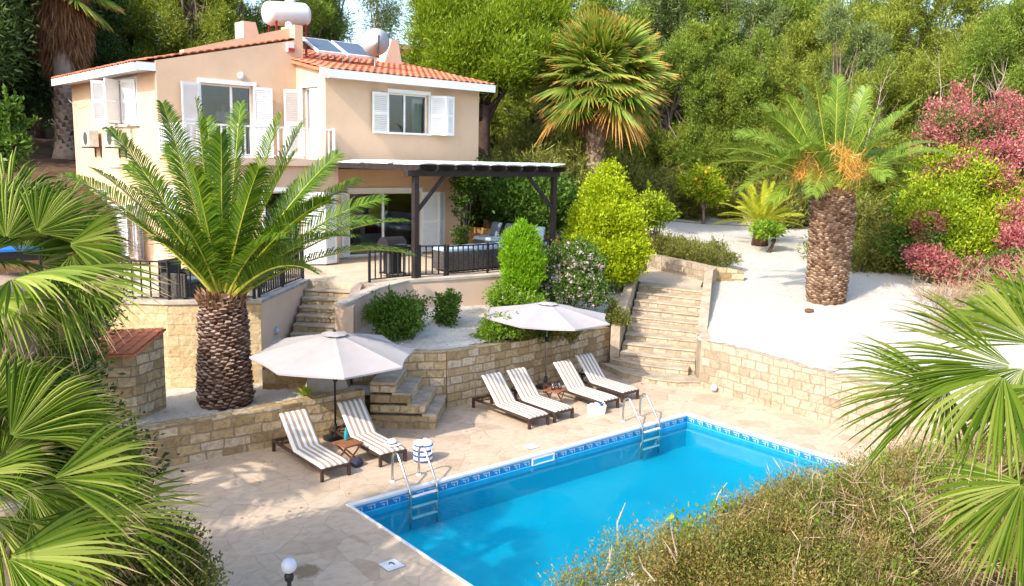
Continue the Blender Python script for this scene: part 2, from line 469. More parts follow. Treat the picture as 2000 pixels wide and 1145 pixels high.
def mk_glass(name, tint, refl=0.12, body=0.0):
    t = NT(name)
    tr = t.node('ShaderNodeBsdfTransparent'); tr.inputs[0].default_value = (*tint, 1)
    gl = t.node('ShaderNodeBsdfGlossy'); gl.inputs['Roughness'].default_value = 0.02; gl.inputs['Color'].default_value = (0.9, 0.95, 1, 1)
    fr = t.node('ShaderNodeFresnel', IOR=1.5)
    f = t.math('ADD', t.math('MULTIPLY', fr.outputs[0], 1.0), refl)
    mx = t.node('ShaderNodeMixShader'); t.t.links.new(f, mx.inputs[0])
    t.t.links.new(tr.outputs[0], mx.inputs[1]); t.t.links.new(gl.outputs[0], mx.inputs[2])
    t.t.links.new(mx.outputs[0], t.out.inputs[0])
    return t.m
M['glass'] = mk_glass('window_glass', (0.62, 0.68, 0.68), 0.07)
M['clear_plastic'] = mk_glass('clear_plastic', (0.85, 0.88, 0.9), 0.1)

def mk_water():
    t = NT('pool_water'); co = t.co()
    n = t.math('ADD', t.noise(co, 1.6, 3, 0.5, 0.4), t.math('MULTIPLY', t.noise(co, 6.5, 2, 0.5), 0.25))
    nr = t.bump(n, 0.10, 0.05)
    tr = t.node('ShaderNodeBsdfTransparent'); tr.inputs[0].default_value = (0.6, 0.985, 1.0, 1)
    gl = t.node('ShaderNodeBsdfGlossy', Normal=nr); gl.inputs['Roughness'].default_value = 0.03
    fr = t.node('ShaderNodeFresnel', IOR=1.33, Normal=nr)
    mx = t.node('ShaderNodeMixShader'); t.t.links.new(t.math('MULTIPLY', fr.outputs[0], 0.6), mx.inputs[0])
    t.t.links.new(tr.outputs[0], mx.inputs[1]); t.t.links.new(gl.outputs[0], mx.inputs[2])
    t.t.links.new(mx.outputs[0], t.out.inputs[0])
    return t.m
M['water'] = mk_water()
def mk_liner():
    t = NT('blue_pool_liner'); co = t.co()
    n = t.noise(co, 0.45, 4, 0.55, 0.5)
    v = t.node('ShaderNodeTexVoronoi', Vector=t.mapping(co, (1, 1, 1)), Scale=2.4); v.feature = 'SMOOTH_F1'
    c = t.ramp(n, [(0.3, (0.0, 0.40, 0.60, 1)), (0.55, (0.0, 0.445, 0.64, 1)), (0.75, (0.0, 0.48, 0.67, 1))])
    return t.final(c, 0.5, None, 0.3)
M['liner'] = mk_liner()
M['liner_pale'] = plain('pale_blue_liner', (0.06, 0.50, 0.78, 1), 0.4, 0.1, 3)
M['key_blue'] = plain('band_blue', (0.02, 0.19, 0.44, 1), 0.3, 0.2, 5)
M['key_white'] = plain('band_white', (0.36, 0.50, 0.60, 1), 0.3, 0.05)

def mk_stripe(name, a, b, period, duty, axis=0, off=0.0):
    t = NT(name); uv = t.co('UV'); sx = t.node('ShaderNodeSeparateXYZ', Vector=uv)
    f = t.math('FRACT', t.math('ADD', t.math('DIVIDE', sx.outputs[axis], period), off))
    g = t.math('GREATER_THAN', f, duty)
    c = t.mix(g, a, b)
    n = t.noise(t.co(), 160, 2)
    c = t.mix(t.math('MULTIPLY', n, 0.12), c, (0.3, 0.3, 0.3, 1))
    return t.final(c, 0.9, t.bump(n, 0.15, 0.004), 0.1)
M['stripe'] = mk_stripe('striped_cushion', (0.70, 0.68, 0.65, 1), (0.36, 0.28, 0.21, 1), 0.1167, 0.5)
M['bag_stripe'] = mk_stripe('striped_canvas', (0.76, 0.76, 0.76, 1), (0.02, 0.08, 0.33, 1), 0.105, 0.6, 1, 0.45)
def mk_wicker():
    t = NT('dark_wicker'); uv = t.co('UV')
    br = t.node('ShaderNodeTexBrick', Vector=uv, Scale=1.0)
    br.inputs['Brick Width'].default_value = 0.05; br.inputs['Row Height'].default_value = 0.022; br.inputs['Mortar Size'].default_value = 0.004
    br.inputs['Color1'].default_value = (0.07, 0.06, 0.06, 1); br.inputs['Color2'].default_value = (0.16, 0.14, 0.13, 1); br.inputs['Mortar'].default_value = (0.015, 0.013, 0.012, 1)
    return t.final(br.outputs[0], 0.6, t.bump(br.outputs['Fac'], -0.6, 0.006), 0.3)
M['wicker'] = mk_wicker()
def mk_bamboo():
    t = NT('bamboo_screen'); uv = t.co('UV')
    wv = t.node('ShaderNodeTexWave', Vector=uv, Scale=14.0); wv.bands_direction = 'X'; wv.inputs['Distortion'].default_value = 0.6
    n = t.noise(t.mapping(uv, (60, 1.5, 1)), 1, 3)
    c = t.ramp(n, [(0.3, (0.36, 0.19, 0.06, 1)), (0.7, (0.56, 0.34, 0.13, 1))])
    c = t.mix(t.math('MULTIPLY', t.math('POWER', t.math('SUBTRACT', 1.0, wv.outputs['Fac']), 4.0), 0.8), c, (0.12, 0.06, 0.02, 1))
    return t.final(c, 0.7, t.bump(wv.outputs['Fac'], 0.6, 0.01), 0.2)
M['bamboo'] = mk_bamboo()
def mk_panel():
    t = NT('solar_collector'); co = t.co('UV')
    wv = t.node('ShaderNodeTexWave', Vector=co, Scale=5.0); wv.bands_direction = 'X'
    c = t.mix(wv.outputs['Fac'], (0.055, 0.075, 0.10, 1), (0.10, 0.13, 0.16, 1))
    return t.final(c, 0.12, None, 0.6)
M['solar'] = mk_panel()
M['louvre'] = M['white']
M['translucent_white'] = plain('white_roof_panel', (0.66, 0.72, 0.72, 1), 0.5, 0.1, 3)
M['boot'] = None
def mk_boot(name, a, b, c):
    t = NT(name); geo = t.node('ShaderNodeNewGeometry')
    f = t.math('ADD', t.math('MULTIPLY', geo.outputs['Random Per Island'], 0.6), t.math('MULTIPLY', t.noise(t.co(), 9, 4), 0.45))
    col = t.ramp(f, [(0.15, a), (0.5, b), (0.85, c)])
    return t.final(col, 0.9, t.bump(t.noise(t.mapping(t.co(), (12, 12, 50)), 2, 4), 0.6, 0.02), 0.1)
M['boot'] = mk_boot('palm_boots', (0.035, 0.016, 0.010, 1), (0.085, 0.042, 0.026, 1), (0.16, 0.09, 0.06, 1))
M['boot_mid'] = mk_boot('weathered_palm_boots', (0.06, 0.03, 0.018, 1), (0.15, 0.085, 0.055, 1), (0.28, 0.19, 0.13, 1))
M['boot_tip'] = mk_boot('palm_boot_tips', (0.12, 0.075, 0.055, 1), (0.26, 0.185, 0.145, 1), (0.42, 0.33, 0.27, 1))
M['boot_pale'] = mk_boot('pale_palm_boots', (0.09, 0.05, 0.03, 1), (0.25, 0.16, 0.10, 1), (0.46, 0.36, 0.26, 1))
M['bark'] = plain('grey_bark', (0.18, 0.14, 0.11, 1), 0.95, 0.4, 5, 0.8, 22, 0.1)
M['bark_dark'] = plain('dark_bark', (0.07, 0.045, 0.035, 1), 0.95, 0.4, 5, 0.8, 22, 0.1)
M['bark_pale'] = plain('pale_bark', (0.42, 0.34, 0.27, 1), 0.9, 0.3, 4, 0.5, 22, 0.1)
M['palm_bark'] = plain('fan_palm_bark', (0.30, 0.23, 0.18, 1), 0.95, 0.25, 3, 0.8, 18, 0.1)
M['twig'] = leafmat('dry_twigs', [(0.16, 0.10, 0.055), (0.34, 0.23, 0.14), (0.46, 0.34, 0.23)], 0.05, None, 0.8)
M['dead_skirt'] = leafmat('dead_palm_skirt', [(0.13, 0.065, 0.03), (0.28, 0.15, 0.07), (0.40, 0.25, 0.13)], 0.15, None, 0.8)
M['date_leaf'] = leafmat('date_palm_leaf', [(0.03, 0.085, 0.006), (0.085, 0.17, 0.010), (0.17, 0.25, 0.02)], 0.3, None, 0.38, 0.15)
M['date_leaf_pale'] = leafmat('pale_date_leaf', [(0.09, 0.17, 0.02), (0.17, 0.27, 0.035), (0.27, 0.36, 0.055)], 0.35, None, 0.4, 0.15)
M['rachis'] = plain('frond_rib', (0.36, 0.36, 0.045, 1), 0.5, 0.25, 5)
M['flower_stalk'] = leafmat('orange_fruit_stalks', [(0.45, 0.20, 0.03), (0.62, 0.33, 0.06), (0.60, 0.42, 0.18)], 0.2)
M['fan_leaf'] = leafmat('fan_palm_leaf', [(0.04, 0.10, 0.008), (0.15, 0.23, 0.022), (0.38, 0.43, 0.11)], 0.32, (0.98, 1.14, (0.42, 0.33, 0.19, 1)), 0.55, 0.1, 0.1, 1.15)
M['fan_leaf_far'] = leafmat('far_fan_leaf', [(0.09, 0.18, 0.02), (0.20, 0.30, 0.04), (0.36, 0.42, 0.09)], 0.34, (0.98, 1.28, (0.55, 0.34, 0.08, 1)), 0.42, 0.1)
M['fan_leaf_old'] = leafmat('old_fan_leaf', [(0.20, 0.26, 0.03), (0.36, 0.34, 0.05), (0.46, 0.36, 0.07)], 0.32, (0.55, 0.95, (0.50, 0.28, 0.07, 1)), 0.5, 0.1)
def G3(a, b, c): return [a, b, c]
M['leaf_tamarisk'] = leafmat('feathery_foliage', [(0.045, 0.095, 0.012), (0.17, 0.25, 0.032), (0.33, 0.41, 0.07)], 0.38)
M['leaf_tamarisk_warm'] = leafmat('warm_feathery_foliage', [(0.06, 0.10, 0.012), (0.22, 0.275, 0.035), (0.40, 0.43, 0.08)], 0.38)
M['leaf_pine'] = leafmat('pine_foliage', [(0.05, 0.11, 0.008), (0.17, 0.26, 0.015), (0.34, 0.41, 0.03)], 0.35)
M['leaf_dark'] = leafmat('dark_foliage', [(0.018, 0.042, 0.010), (0.045, 0.09, 0.02), (0.10, 0.16, 0.035)], 0.2)  # dark leaf colour carries the canopy shade of the left bank trees
M['leaf_gum'] = leafmat('gum_foliage', [(0.08, 0.13, 0.04), (0.17, 0.23, 0.07), (0.27, 0.32, 0.11)], 0.3)
M['leaf_lime'] = leafmat('lime_foliage', [(0.17, 0.26, 0.006), (0.36, 0.46, 0.012), (0.52, 0.58, 0.04)], 0.4)
M['leaf_thuja'] = leafmat('thuja_foliage', [(0.09, 0.22, 0.006), (0.19, 0.38, 0.01), (0.30, 0.50, 0.03)], 0.3)
M['leaf_bush'] = leafmat('bush_foliage', [(0.03, 0.075, 0.012), (0.08, 0.16, 0.02), (0.16, 0.25, 0.04)], 0.3)
M['leaf_bright'] = leafmat('bright_bush_foliage', [(0.07, 0.16, 0.012), (0.17, 0.30, 0.02), (0.30, 0.42, 0.05)], 0.3)
M['leaf_olive'] = leafmat('olive_foliage', [(0.08, 0.10, 0.02), (0.17, 0.18, 0.035), (0.27, 0.27, 0.06)], 0.25)
M['leaf_yellow'] = leafmat('yellow_green_foliage', [(0.10, 0.20, 0.01), (0.27, 0.37, 0.015), (0.45, 0.48, 0.04)], 0.3)
M['leaf_red'] = leafmat('pink_red_leaves', [(0.24, 0.05, 0.055), (0.46, 0.14, 0.14), (0.60, 0.33, 0.29)], 0.35)
M['leaf_dry'] = leafmat('dry_hedge_leaves', [(0.15, 0.11, 0.03), (0.28, 0.20, 0.05), (0.42, 0.28, 0.12)], 0.25)
M['petal'] = leafmat('pale_pink_petals', [(0.62, 0.45, 0.45), (0.74, 0.62, 0.60)], 0.3)
M['cycad_leaf'] = leafmat('cycad_leaf', [(0.22, 0.28, 0.015), (0.40, 0.44, 0.03), (0.55, 0.54, 0.07)], 0.35)
M['agave'] = leafmat('succulent_leaf', [(0.30, 0.35, 0.03), (0.45, 0.48, 0.06)], 0.2)
M['silver'] = leafmat('silver_foliage', [(0.30, 0.36, 0.30), (0.45, 0.50, 0.42)], 0.2)
M['dish_white'] = plain('dish_enamel', (0.60, 0.61, 0.62, 1), 0.4, 0.05)
def inside(px, py, poly):
    r = np.zeros(px.shape, bool); n = len(poly)
    for i in range(n):
        x0, y0 = poly[i]; x1, y1 = poly[(i + 1) % n]
        c = ((y0 > py) != (y1 > py)) & (px < (x1 - x0) * (py - y0) / (y1 - y0 + 1e-12) + x0)
        r ^= c
    return r
# ------------------------------------------------------------------ terrain
CP = np.array([
 (11.2, 1.4, 1.24), (11.1, -4, 1.02), (11.3, -10, .9), (14, -3, 1.35), (17, 1.3, 1.77), (20, -6, 1.9), (24, 8, 2.36), (29, 15, 2.8), (27, 10, 2.62), (25, -3, 2.3), (37, 20, 3.5), (45, 27, 4.2),
 (45, 5, 4.0), (35, -10, 3.2), (60, 30, 5.2), (60, 0, 5), (4.6, 4.0, 1.34), (8, 4.4, 1.28), (10.3, 4.5, 1.2), (6.0, 5.6, 1.6), (8.5, 6.2, 1.68), (11, 7.4, 1.75), (12.5, 7.0, 1.75), (14, 8.6, 1.9), (12, 5.2, 1.5),
 (16, 6.5, 1.8), (18.3, 9.9, 2.1), (20.5, 12, 2.5), (20.5, 8, 2.15), (22, 11, 2.5), (14, 11.5, 2.6), (15.5, 13.0, 3.2), (14, 15, 3.9), (14.5, 18, 4.5), (19.2, 13.7, 4.0), (21, 20, 4.5), (25, 19, 3.6), (27, 30, 4.9),
 (2.0, 20.5, 5.0), (9, 22, 5.0), (-2, 19, 4.7), (-6, 15, 3.8), (0, 28, 6), (10, 32, 6.2), (-10, 30, 6), (-5, 42, 7), (20, 45, 7), (40, 45, 6),
 (-2.2, 8, 2.2), (-4, 6.5, 1.2), (-5, 4, .4), (-8, 5, 0), (-9, 0, -.2), (-8, -8, -.2), (0, -9, -.1), (8, -9, -.1), (8, -16, -.5), (-6, -18, -1), (-12, 10, 1.5), (-18, 20, 3.5), (-25, 0, -1), (20, -20, .5),
 (-.4, 4.6, .72), (1.5, 4.4, .72), (-1.5, 4.6, .7)], dtype=float)
def _phi(r2): return np.where(r2 > 0, 0.5 * r2 * np.log(np.maximum(r2, 1e-9)), 0)
_n = len(CP)
_K = _phi(((CP[:, None, :2] - CP[None, :, :2]) ** 2).sum(-1)) + np.eye(_n) * 2.0
_P = np.c_[np.ones(_n), CP[:, :2]]
_A = np.zeros((_n + 3, _n + 3)); _A[:_n, :_n] = _K; _A[:_n, _n:] = _P; _A[_n:, :_n] = _P.T
_wt = np.linalg.solve(_A, np.r_[CP[:, 2], 0, 0, 0])
def G(x, y):
    x = np.asarray(x, float); y = np.asarray(y, float); sh = x.shape
    q = np.stack([x.ravel(), y.ravel()], 1)
    z = _phi(((q[:, None, :] - CP[None, :, :2]) ** 2).sum(-1)) @ _wt[:_n] + np.c_[np.ones(len(q)), q] @ _wt[_n:]
    return np.clip(z, -3, 9).reshape(sh)
def g1(x, y): return float(G(np.array([x]), np.array([y]))[0])

def axis(a, b, step, far):
    out = list(np.arange(a, b + 1e-6, step)); s = step
    lo, hi = [], []
    x = a
    while x > -far: s *= 1.35; x -= s; lo.append(x)
    s = step; x = b
    while x < far: s *= 1.35; x += s; hi.append(x)
    return np.array(lo[::-1] + out + hi)
gx = axis(-14, 34, 0.5, 900); gy = axis(-14, 32, 0.5, 900)
XX, YY = np.meshgrid(gx, gy)
XC, YC = np.clip(XX, -30, 62), np.clip(YY, -22, 46)
ZZ = G(XC, YC)
rng = np.random.default_rng(5)
ZZ = ZZ - 0.10 + 0.03 * rng.standard_normal(ZZ.shape) * (np.abs(XX) < 60)
# house footprint, terraces and the paved pool level stay below their floors
hx_ = (XX - HO[0]) * CH + (YY - HO[1]) * SH; hy_ = -(XX - HO[0]) * SH + (YY - HO[1]) * CH
ins = (hx_ > 0.6) & (hx_ < 11.6) & (hy_ > 4.6) & (hy_ < 18.0)
ZZ = np.where(ins, np.minimum(ZZ, 1.4), ZZ)
ins2 = (hx_ > -4) & (hx_ < 1.0) & (hy_ > 5.5) & (hy_ < 11.5)
ZZ = np.where(ins2, np.minimum(ZZ, 2.2), ZZ)
deck = (XX > -8.6) & (XX < 11.6) & (YY > -6.8) & (YY < 4.0)
ZZ = np.where(deck, -3.2, ZZ)
stairz = (XX > 9) & (XX < 18.2) & (YY > 1) & (YY < 10) & (np.abs((XX - 12.8) * 0.572 - (YY - 4.1) * 0.82) < 1.2)
ZZ = np.where(stairz, np.minimum(ZZ, -0.3 + 0.0 * XX), ZZ)
BEDS = [[(11.25, 1.6), (11.15, -12), (26, -12), (32, -2), (33, 10), (41, 24), (37, 28), (27, 21), (21.6, 13.5), (20.1, 9.0), (18.0, 6.4), (15.1, 4.45), (12.0, 2.2)],
 [(1.5, 5.0), (4.6, 3.6), (11.0, 4.0), (11.4, 3.6), (14.1, 6.3), (15.2, 8.6), (12.0, 9.0), (11.6, 7.5), (8.6, 7.2), (5.9, 7.4), (2.0, 7.5)],
 [(-4.2, 3.4), (3, 3.2), (3.6, 5.0), (2.6, 7.0), (.6, 7.4), (-1.3, 8.2), (-4.2, 7.2)]]
lowm = np.zeros(XX.shape, bool)
for b_ in BEDS:
    P_ = np.array(b_, float); P_ = np.array(b_); lowm |= inside(XX, YY, [tuple(q) for q in P_])
ZZ = np.where(lowm, ZZ - 1.3, ZZ)
wl = (hx_ > -7.5) & (hx_ < .9) & (hy_ > 4.5) & (hy_ < 14.3)
ZZ = np.where(wl, np.minimum(ZZ, 2.2), ZZ)
ny, nx = XX.shape
idx = np.arange(ny * nx).reshape(ny, nx)
FF = np.stack([idx[:-1, :-1].ravel(), idx[:-1, 1:].ravel(), idx[1:, 1:].ravel(), idx[1:, :-1].ravel()], 1)
tag(npmesh('hillside_ground', np.stack([XX.ravel(), YY.ravel(), ZZ.ravel()], 1), FF, M['soil'], smooth=True), kind='structure')

def bed(name, poly, mat, zf, step=0.14, kind='structure', jit=0.012, seed=1):
    rg = np.random.default_rng(seed)
    P = np.array(poly)
    xs = np.arange(P[:, 0].min(), P[:, 0].max() + step, step); ys = np.arange(P[:, 1].min(), P[:, 1].max() + step, step)
    X, Y = np.meshgrid(xs, ys)
    Z = zf(X, Y) + rg.standard_normal(X.shape) * jit
    m = inside(X, Y, poly)
    cell = (m[:-1, :-1].astype(int) + m[:-1, 1:] + m[1:, 1:] + m[1:, :-1]) >= 2
    id_ = np.arange(X.size).reshape(X.shape)
    F = np.stack([id_[:-1, :-1][cell], id_[:-1, 1:][cell], id_[1:, 1:][cell], id_[1:, :-1][cell]], 1)
    u, inv = np.unique(F, return_inverse=True)
    V = np.stack([X.ravel(), Y.ravel(), Z.ravel()], 1)[u]
    return tag(npmesh(name, V, inv.reshape(F.shape), mat, smooth=True), kind=kind)

# gravel beds
bed('gravel_slope', [(11.25, 1.6), (11.15, -12), (26, -12), (33, -2), (34, 10), (42, 24), (38, 29), (28, 22), (21.6, 13.5), (20.1, 9.0), (18.0, 6.4), (15.1, 4.45), (12.0, 2.2)], M['gravel'], lambda x, y: G(x, y) + 0.03, 0.17)
bed('gravel_bank', [(16.5, 11.5), (15.5, 12.2), (15.5, 14), (16, 19), (24, 24), (27, 20), (22, 13.5), (18.5, 11.2)], M['gravel'], lambda x, y: G(x, y) + 0.02, 0.3)
bed('gravel_bed', [(3.0, 4.6), (4.6, 3.95), (11.0, 4.75), (11.3, 4.4), (14.1, 6.5), (15.4, 8.8), (12.0, 9.2), (11.6, 7.2), (8.6, 6.3), (5.9, 6.9), (4.3, 6.4), (3.1, 6.0)], M['gravel'], lambda x, y: G(x, y) + 0.03, 0.11)
bed('planter_gravel', [(-3.6, 3.9), (2.6, 3.55), (3.0, 4.6), (2.6, 6.0), (.6, 5.9), (-1.3, 6.9), (-3.6, 5.4)], M['gravel'], lambda x, y: 0.70 + 0.02 * np.sin(3 * x + 2 * y), 0.12)

# pool deck sheet with the hole of the pool
PX, PY = 8.86, -4.50
mb = MB()
for (x0, y0, x1, y1) in ((-9.2, 0.0, 11.4, 5.2), (-9.2, PY, 0.0, 0.0), (PX, PY, 11.4, 0.0), (-9.2, -7.2, 11.4, PY)):
    mb.quad((x0, y0, 0), (x1, y0, 0), (x1, y1, 0), (x0, y1, 0))
tag(mb.build('pool_deck', M['paving'], fix=False), kind='structure')

# ------------------------------------------------------------------ swimming pool
pool = empty('swimming_pool', (PX / 2, PY / 2, -1.6), 0, 'rectangular blue swimming pool with white edge and key pattern band', 'swimming pool')
mb = MB()
D = -0.76; e = 0.004
mb.quad((0, PY, D), (PX, PY, D), (PX, 0, D), (0, 0, D))
mb.quad((0, 0, D), (PX, 0, D), (PX, 0, 0), (0, 0, 0)); mb.quad((0, PY, 0), (PX, PY, 0), (PX, PY, D), (0, PY, D))
mb.quad((0, PY, D), (0, 0, D), (0, 0, 0), (0, PY, 0)); mb.quad((PX, 0, D), (PX, PY, D), (PX, PY, 0), (PX, 0, 0))
mb.build('basin', M['liner'], pool, fix=False)
mb = MB()
# white coping lip
c0, c1 = 0.105, 0.012
for (x0, y0, x1, y1) in ((-0.05, -0.012, PX + 0.10, c0), (PX - c1, PY - .05, PX + .115, -0.0125), (-0.035, PY - 0.035, c1, -0.0125), (c1, PY - .035, PX - c1, PY + c1)):
    mb.box(x0, y0, -0.03, x1, y1, 0.022)
mb.build('coping', M['pool_white'], pool, bevel=0.008)
mb = MB()
zb0, zb1 = -0.165, -0.035
t_ = 0.006
mb.box(t_, -t_, zb0, PX - t_, 0 + 0.001, zb1); mb.box(PX - t_, PY, zb0, PX + 0.001, -t_, zb1)
mb.box(-0.001, PY, zb0, t_, -t_, zb1); mb.box(t_, PY - 0.001, zb0, PX - t_, PY + t_, zb1)
mb.build('tile_band', M['key_blue'], pool)
mb = MB()
mb.box(t_, -t_ - .012, -0.27, PX - t_ - 0.02, 0 + 0.001, zb0 - .004); mb.box(PX - t_ - .012, PY, -0.27, PX + 0.001, -t_ - 0.013, zb0 - .004)
mb.build('pale_band', M['liner_pale'], pool)
mb = MB()
def key(u0, place):
    for (a, b, c, d) in ((0.0, 0.085, 0.16, 0.102), (0.14, 0.015, 0.16, 0.084), (0.03, 0.045, 0.095, 0.062), (0.075, 0.015, 0.095, 0.044), (0.0, 0.113, 0.245, 0.119)):
        place(u0 + a, zb0 + b, u0 + c, zb0 + d)
k = 0.25; u = 0.05
while u < PX - .3:
    key(u, lambda a, b, c, d: mb.box(a, -t_ - .003, b, c, -t_ + 0.001, d)); u += k
u = 0.05
while u < -PY - .3:
    key(u, lambda a, b, c, d: mb.box(PX - t_ - .003, -a, b, PX - t_ + 0.001, -c, d)); u += k
mb.build('key_pattern', M['key_white'], pool)
# skimmer mouth in the far wall
mb = MB()
sx0, sx1 = 4.02, 4.62
for (a, b, c, d) in ((sx0, -0.06, sx1, -0.035), (sx0, -0.185, sx1, -0.165), (sx0, -0.165, sx0 + .03, -0.06), (sx1 - .03, -0.165, sx1, -0.06)):
    mb.box(a, -0.03, b, c, -t_, d)
sk = mb.build('skimmer', M['pool_white'], pool)
mb = MB(); mb.box(sx0 + .03, -0.012, -0.165, sx1 - .03, -t_ - .0005, -0.06); mb.build('flap', M['liner_pale'], sk)
mb = MB()
mb.lathe([(0.0, 0), (.035, 0), (.035, .015), (0.0, .02)], (7.0, PY / 2, D + .002), 12); mb.build('drain', M['pool_white'], pool)
mb = MB(); mb.quad((0.002, PY + .002, -0.18), (PX - .002, PY + .002, -0.18), (PX - .002, -.002, -0.18), (0.002, -.002, -0.18))
tag(mb.build('pool_water', M['water'], fix=False), kind='structure')

# pool ladders
def ladder(x0, label):
    wd = 0.57; y0 = 0.53
    r = empty('pool_ladder', (x0 + wd / 2, 0.53, 0.0), 0, label, 'pool ladder', 'steel ladders at the far pool edge')
    for x in (x0, x0 + wd):
        pts = [(x, y0, 0.0), (x, y0 + .0, .30), (x, y0 - .01, .44)]
        for i in range(7):
            a = PI * (0.06 + 0.62 * i / 6)
            pts.append((x, y0 - 0.13 + 0.12 * math.cos(a), .46 + .12 * math.sin(a)))
        pts += [(x, .04, .16), (x, -.045, .03), (x, -.075, -.06), (x, -.08, -.3), (x, -.08, -.70)]
        h = MB().tube(pts, .0225, 12).build('handrail', M['steel'], r, smooth=True)
        MB().lathe([(.052, 0.0), (.052, .012), (.03, .03), (.024, .032)], (x, y0, 0.001), 16).build('base_flange', M['pool_white'], h)
    for z in (-0.10, -0.30, -0.50):
        MB().box(x0 + .02, -.135, z, x0 + wd - .02, -.055, z + .022).build('step', M['pool_white'], r, bevel=.006)
    return r
ladder(1.13, 'steel pool ladder beside the blue striped bag')
ladder(7.22, 'steel pool ladder in front of the white towel basket')

# deck fittings
def lid(x, y, s, label, rz=0):
    r = empty('skimmer_lid', (x, y, 0), rz, label, 'drain cover', 'square covers in the pool deck')
    f = lambda a, b, z: (x + a * math.cos(rz) - b * math.sin(rz), y + a * math.sin(rz) + b * math.cos(rz), z)
    MB(f).box(-s / 2, -s / 2, .0, s / 2, s / 2, .012).build('frame', M['slate'], r)
    c = MB(f).box(-s / 2 + .015, -s / 2 + .015, .0, s / 2 - .015, s / 2 - .015, .017).build('cover', M['pool_white'], r, bevel=.002)
    return r, f, c
l1, f1, c1_ = lid(-.56, -2.2, .30, 'white skimmer cover with a dark broken handle beside the pool')
MB(f1).tube([(-.03, .02, .02), (-.01, .03, .04), (.03, .0, .03), (.035, -.03, .02)], .008, 6).build('handle', M['black_metal'], c1_)
lid(4.41, .47, .27, 'clean white skimmer cover between the two ladders')

# ------------------------------------------------------------------ low walls round the deck
def wall_thing(name, label, cat='wall'):
    return label, cat
def topped(name, label, pts, th, z0, z1, mat, cap=None, side=1, frame='W', capz=.05, over=.02, cat='wall'):
    r = empty(name, FRAMES[frame](pts[0][0], pts[0][1], z0 if not isinstance(z0, (list, tuple)) else z0[0]), 0, label, cat)
    MB(frame).strip(pts, th, z0, z1, side).build('masonry', mat, r)
    if cap is not None:
        P = [Vector((p[0], p[1])) for p in pts]; q = []
        for i in range(len(P)):
            d = (P[min(i + 1, len(P) - 1)] - P[max(i - 1, 0)]).normalized(); q.append(P[i] - Vector((-d.y, d.x)) * over * side)
        zt = z1 if isinstance(z1, (list, tuple)) else [z1] * len(pts)
        MB(frame).strip([tuple(p) for p in q], th + 2 * over, [z for z in zt], [z + capz for z in zt], side).build('coping', cap, r)
    return r
def jag(pts, n, amp, seed):
    rg = random.Random(seed); out = []
    for (a, b) in zip(pts[:-1], pts[1:]):
        for i in range(n):
            t = i / n
            out.append(tuple(a[k] + (b[k] - a[k]) * t + (rg.uniform(-amp, amp) if (i and k == 2) else 0) for k in range(len(a))))
    out.append(pts[-1])
    return out
topped('planter_wall', 'low honey stone wall in front of the date palm bed', [(-4.2, 3.75), (-1.83, 3.65), (-.37, 3.59), (2.2, 3.40)], .32, -.1, [.80, .80, .80, .90], M['stone'], None)
w2 = jag([(4.57, 3.69, 1.36), (6.0, 3.72, 1.34), (8.2, 3.98, 1.30), (10.9, 4.52, 1.12)], 5, .02, 3)
topped('retaining_wall', 'honey coloured stone retaining wall behind the four right loungers', [(p[0], p[1]) for p in w2], .34, -.1, [p[2] for p in w2], M['stone'], None)
w2b = jag([(2.55, 4.55, 1.45), (3.4, 4.3, 1.42), (4.57, 3.69, 1.36)], 3, .02, 4)
topped('retaining_wall', 'short stone wall above the rough stone steps', [(p[0], p[1]) for p in w2b[:-1]] + [(4.54, 3.71)], .30, -.1, [p[2] for p in w2b], M['stone'], None)
w3 = jag([(11.13, 1.40, 1.26), (11.02, -0.75, 1.21), (11.0, -3.4, 1.10), (11.05, -7.5, .98)], 6, .018, 5)
topped('side_retaining_wall', 'pale stone retaining wall below the white gravel slope', [(p[0], p[1]) for p in w3], .30, -.1, [p[2] for p in w3], M['stone_pale'], None, cat='wall')

# rough stone steps beside the left loungers
a = Vector((-.75, .66)).normalized(); b = Vector((.68, .73)).normalized(); o0 = Vector((3.45, 2.55))
st = empty('stone_steps', (3.2, 3.4, 0), 0, 'rough sandstone block steps between the two lounger groups', 'steps')
ss = [0, .24, .56, .90, 1.42]; zz = [.34, .57, .80, 1.03]
for i in range(4):
    s0, s1 = ss[i], ss[-1]
    ex = .035 * (1 if i else 0)
    p = [o0 + a * (s0 - ex * .5), o0 + a * s1, o0 + a * s1 + b * 1.6, o0 + a * (s0 - ex * .5) + b * 1.6]
    MB().prism([(q.x, q.y) for q in p], -.05 if i == 0 else zz[i - 1] + .001, zz[i] - .055).build('riser_block', M['stone'], st)
    p = [o0 + a * (s0 - .03) - b * .02, o0 + a * (s1 if i == 3 else ss[i + 1] + .05) - b * .02, o0 + a * (s1 if i == 3 else ss[i + 1] + .05) + b * 1.6, o0 + a * (s0 - .03) + b * 1.6]
    MB().prism([(q.x, q.y) for q in p], zz[i] - .054, zz[i]).build('tread', M['step_stone'], st, bevel=.012)
topped('upper_planter_wall', 'dark rough stone wall behind the date palm under the left parasol', [(.75, 5.35), (1.5, 4.75), (2.45, 4.5)], .3, .4, [1.18, 1.16, 1.12], M['stone_rough'])
mb = MB(); mb.prism([(.8, 5.7), (1.55, 4.95), (2.6, 4.75), (3.35, 5.3), (2.6, 6.4), (1.6, 7.0)], .6, 1.08)
tag(mb.build('steps_landing', M['step_stone']), kind='structure')
# flat wedge of pale rubble beside the wall
mb = MB(); mb.prism([(1.25, 4.35), (2.15, 3.95), (2.2, 4.35), (1.5, 4.62)], .69, [.80, .74, 1.05, 1.08])
tag(mb.build('rubble_slab', M['concrete']), 'pale sloping rubble slab behind the low palm bed wall', 'rubble')

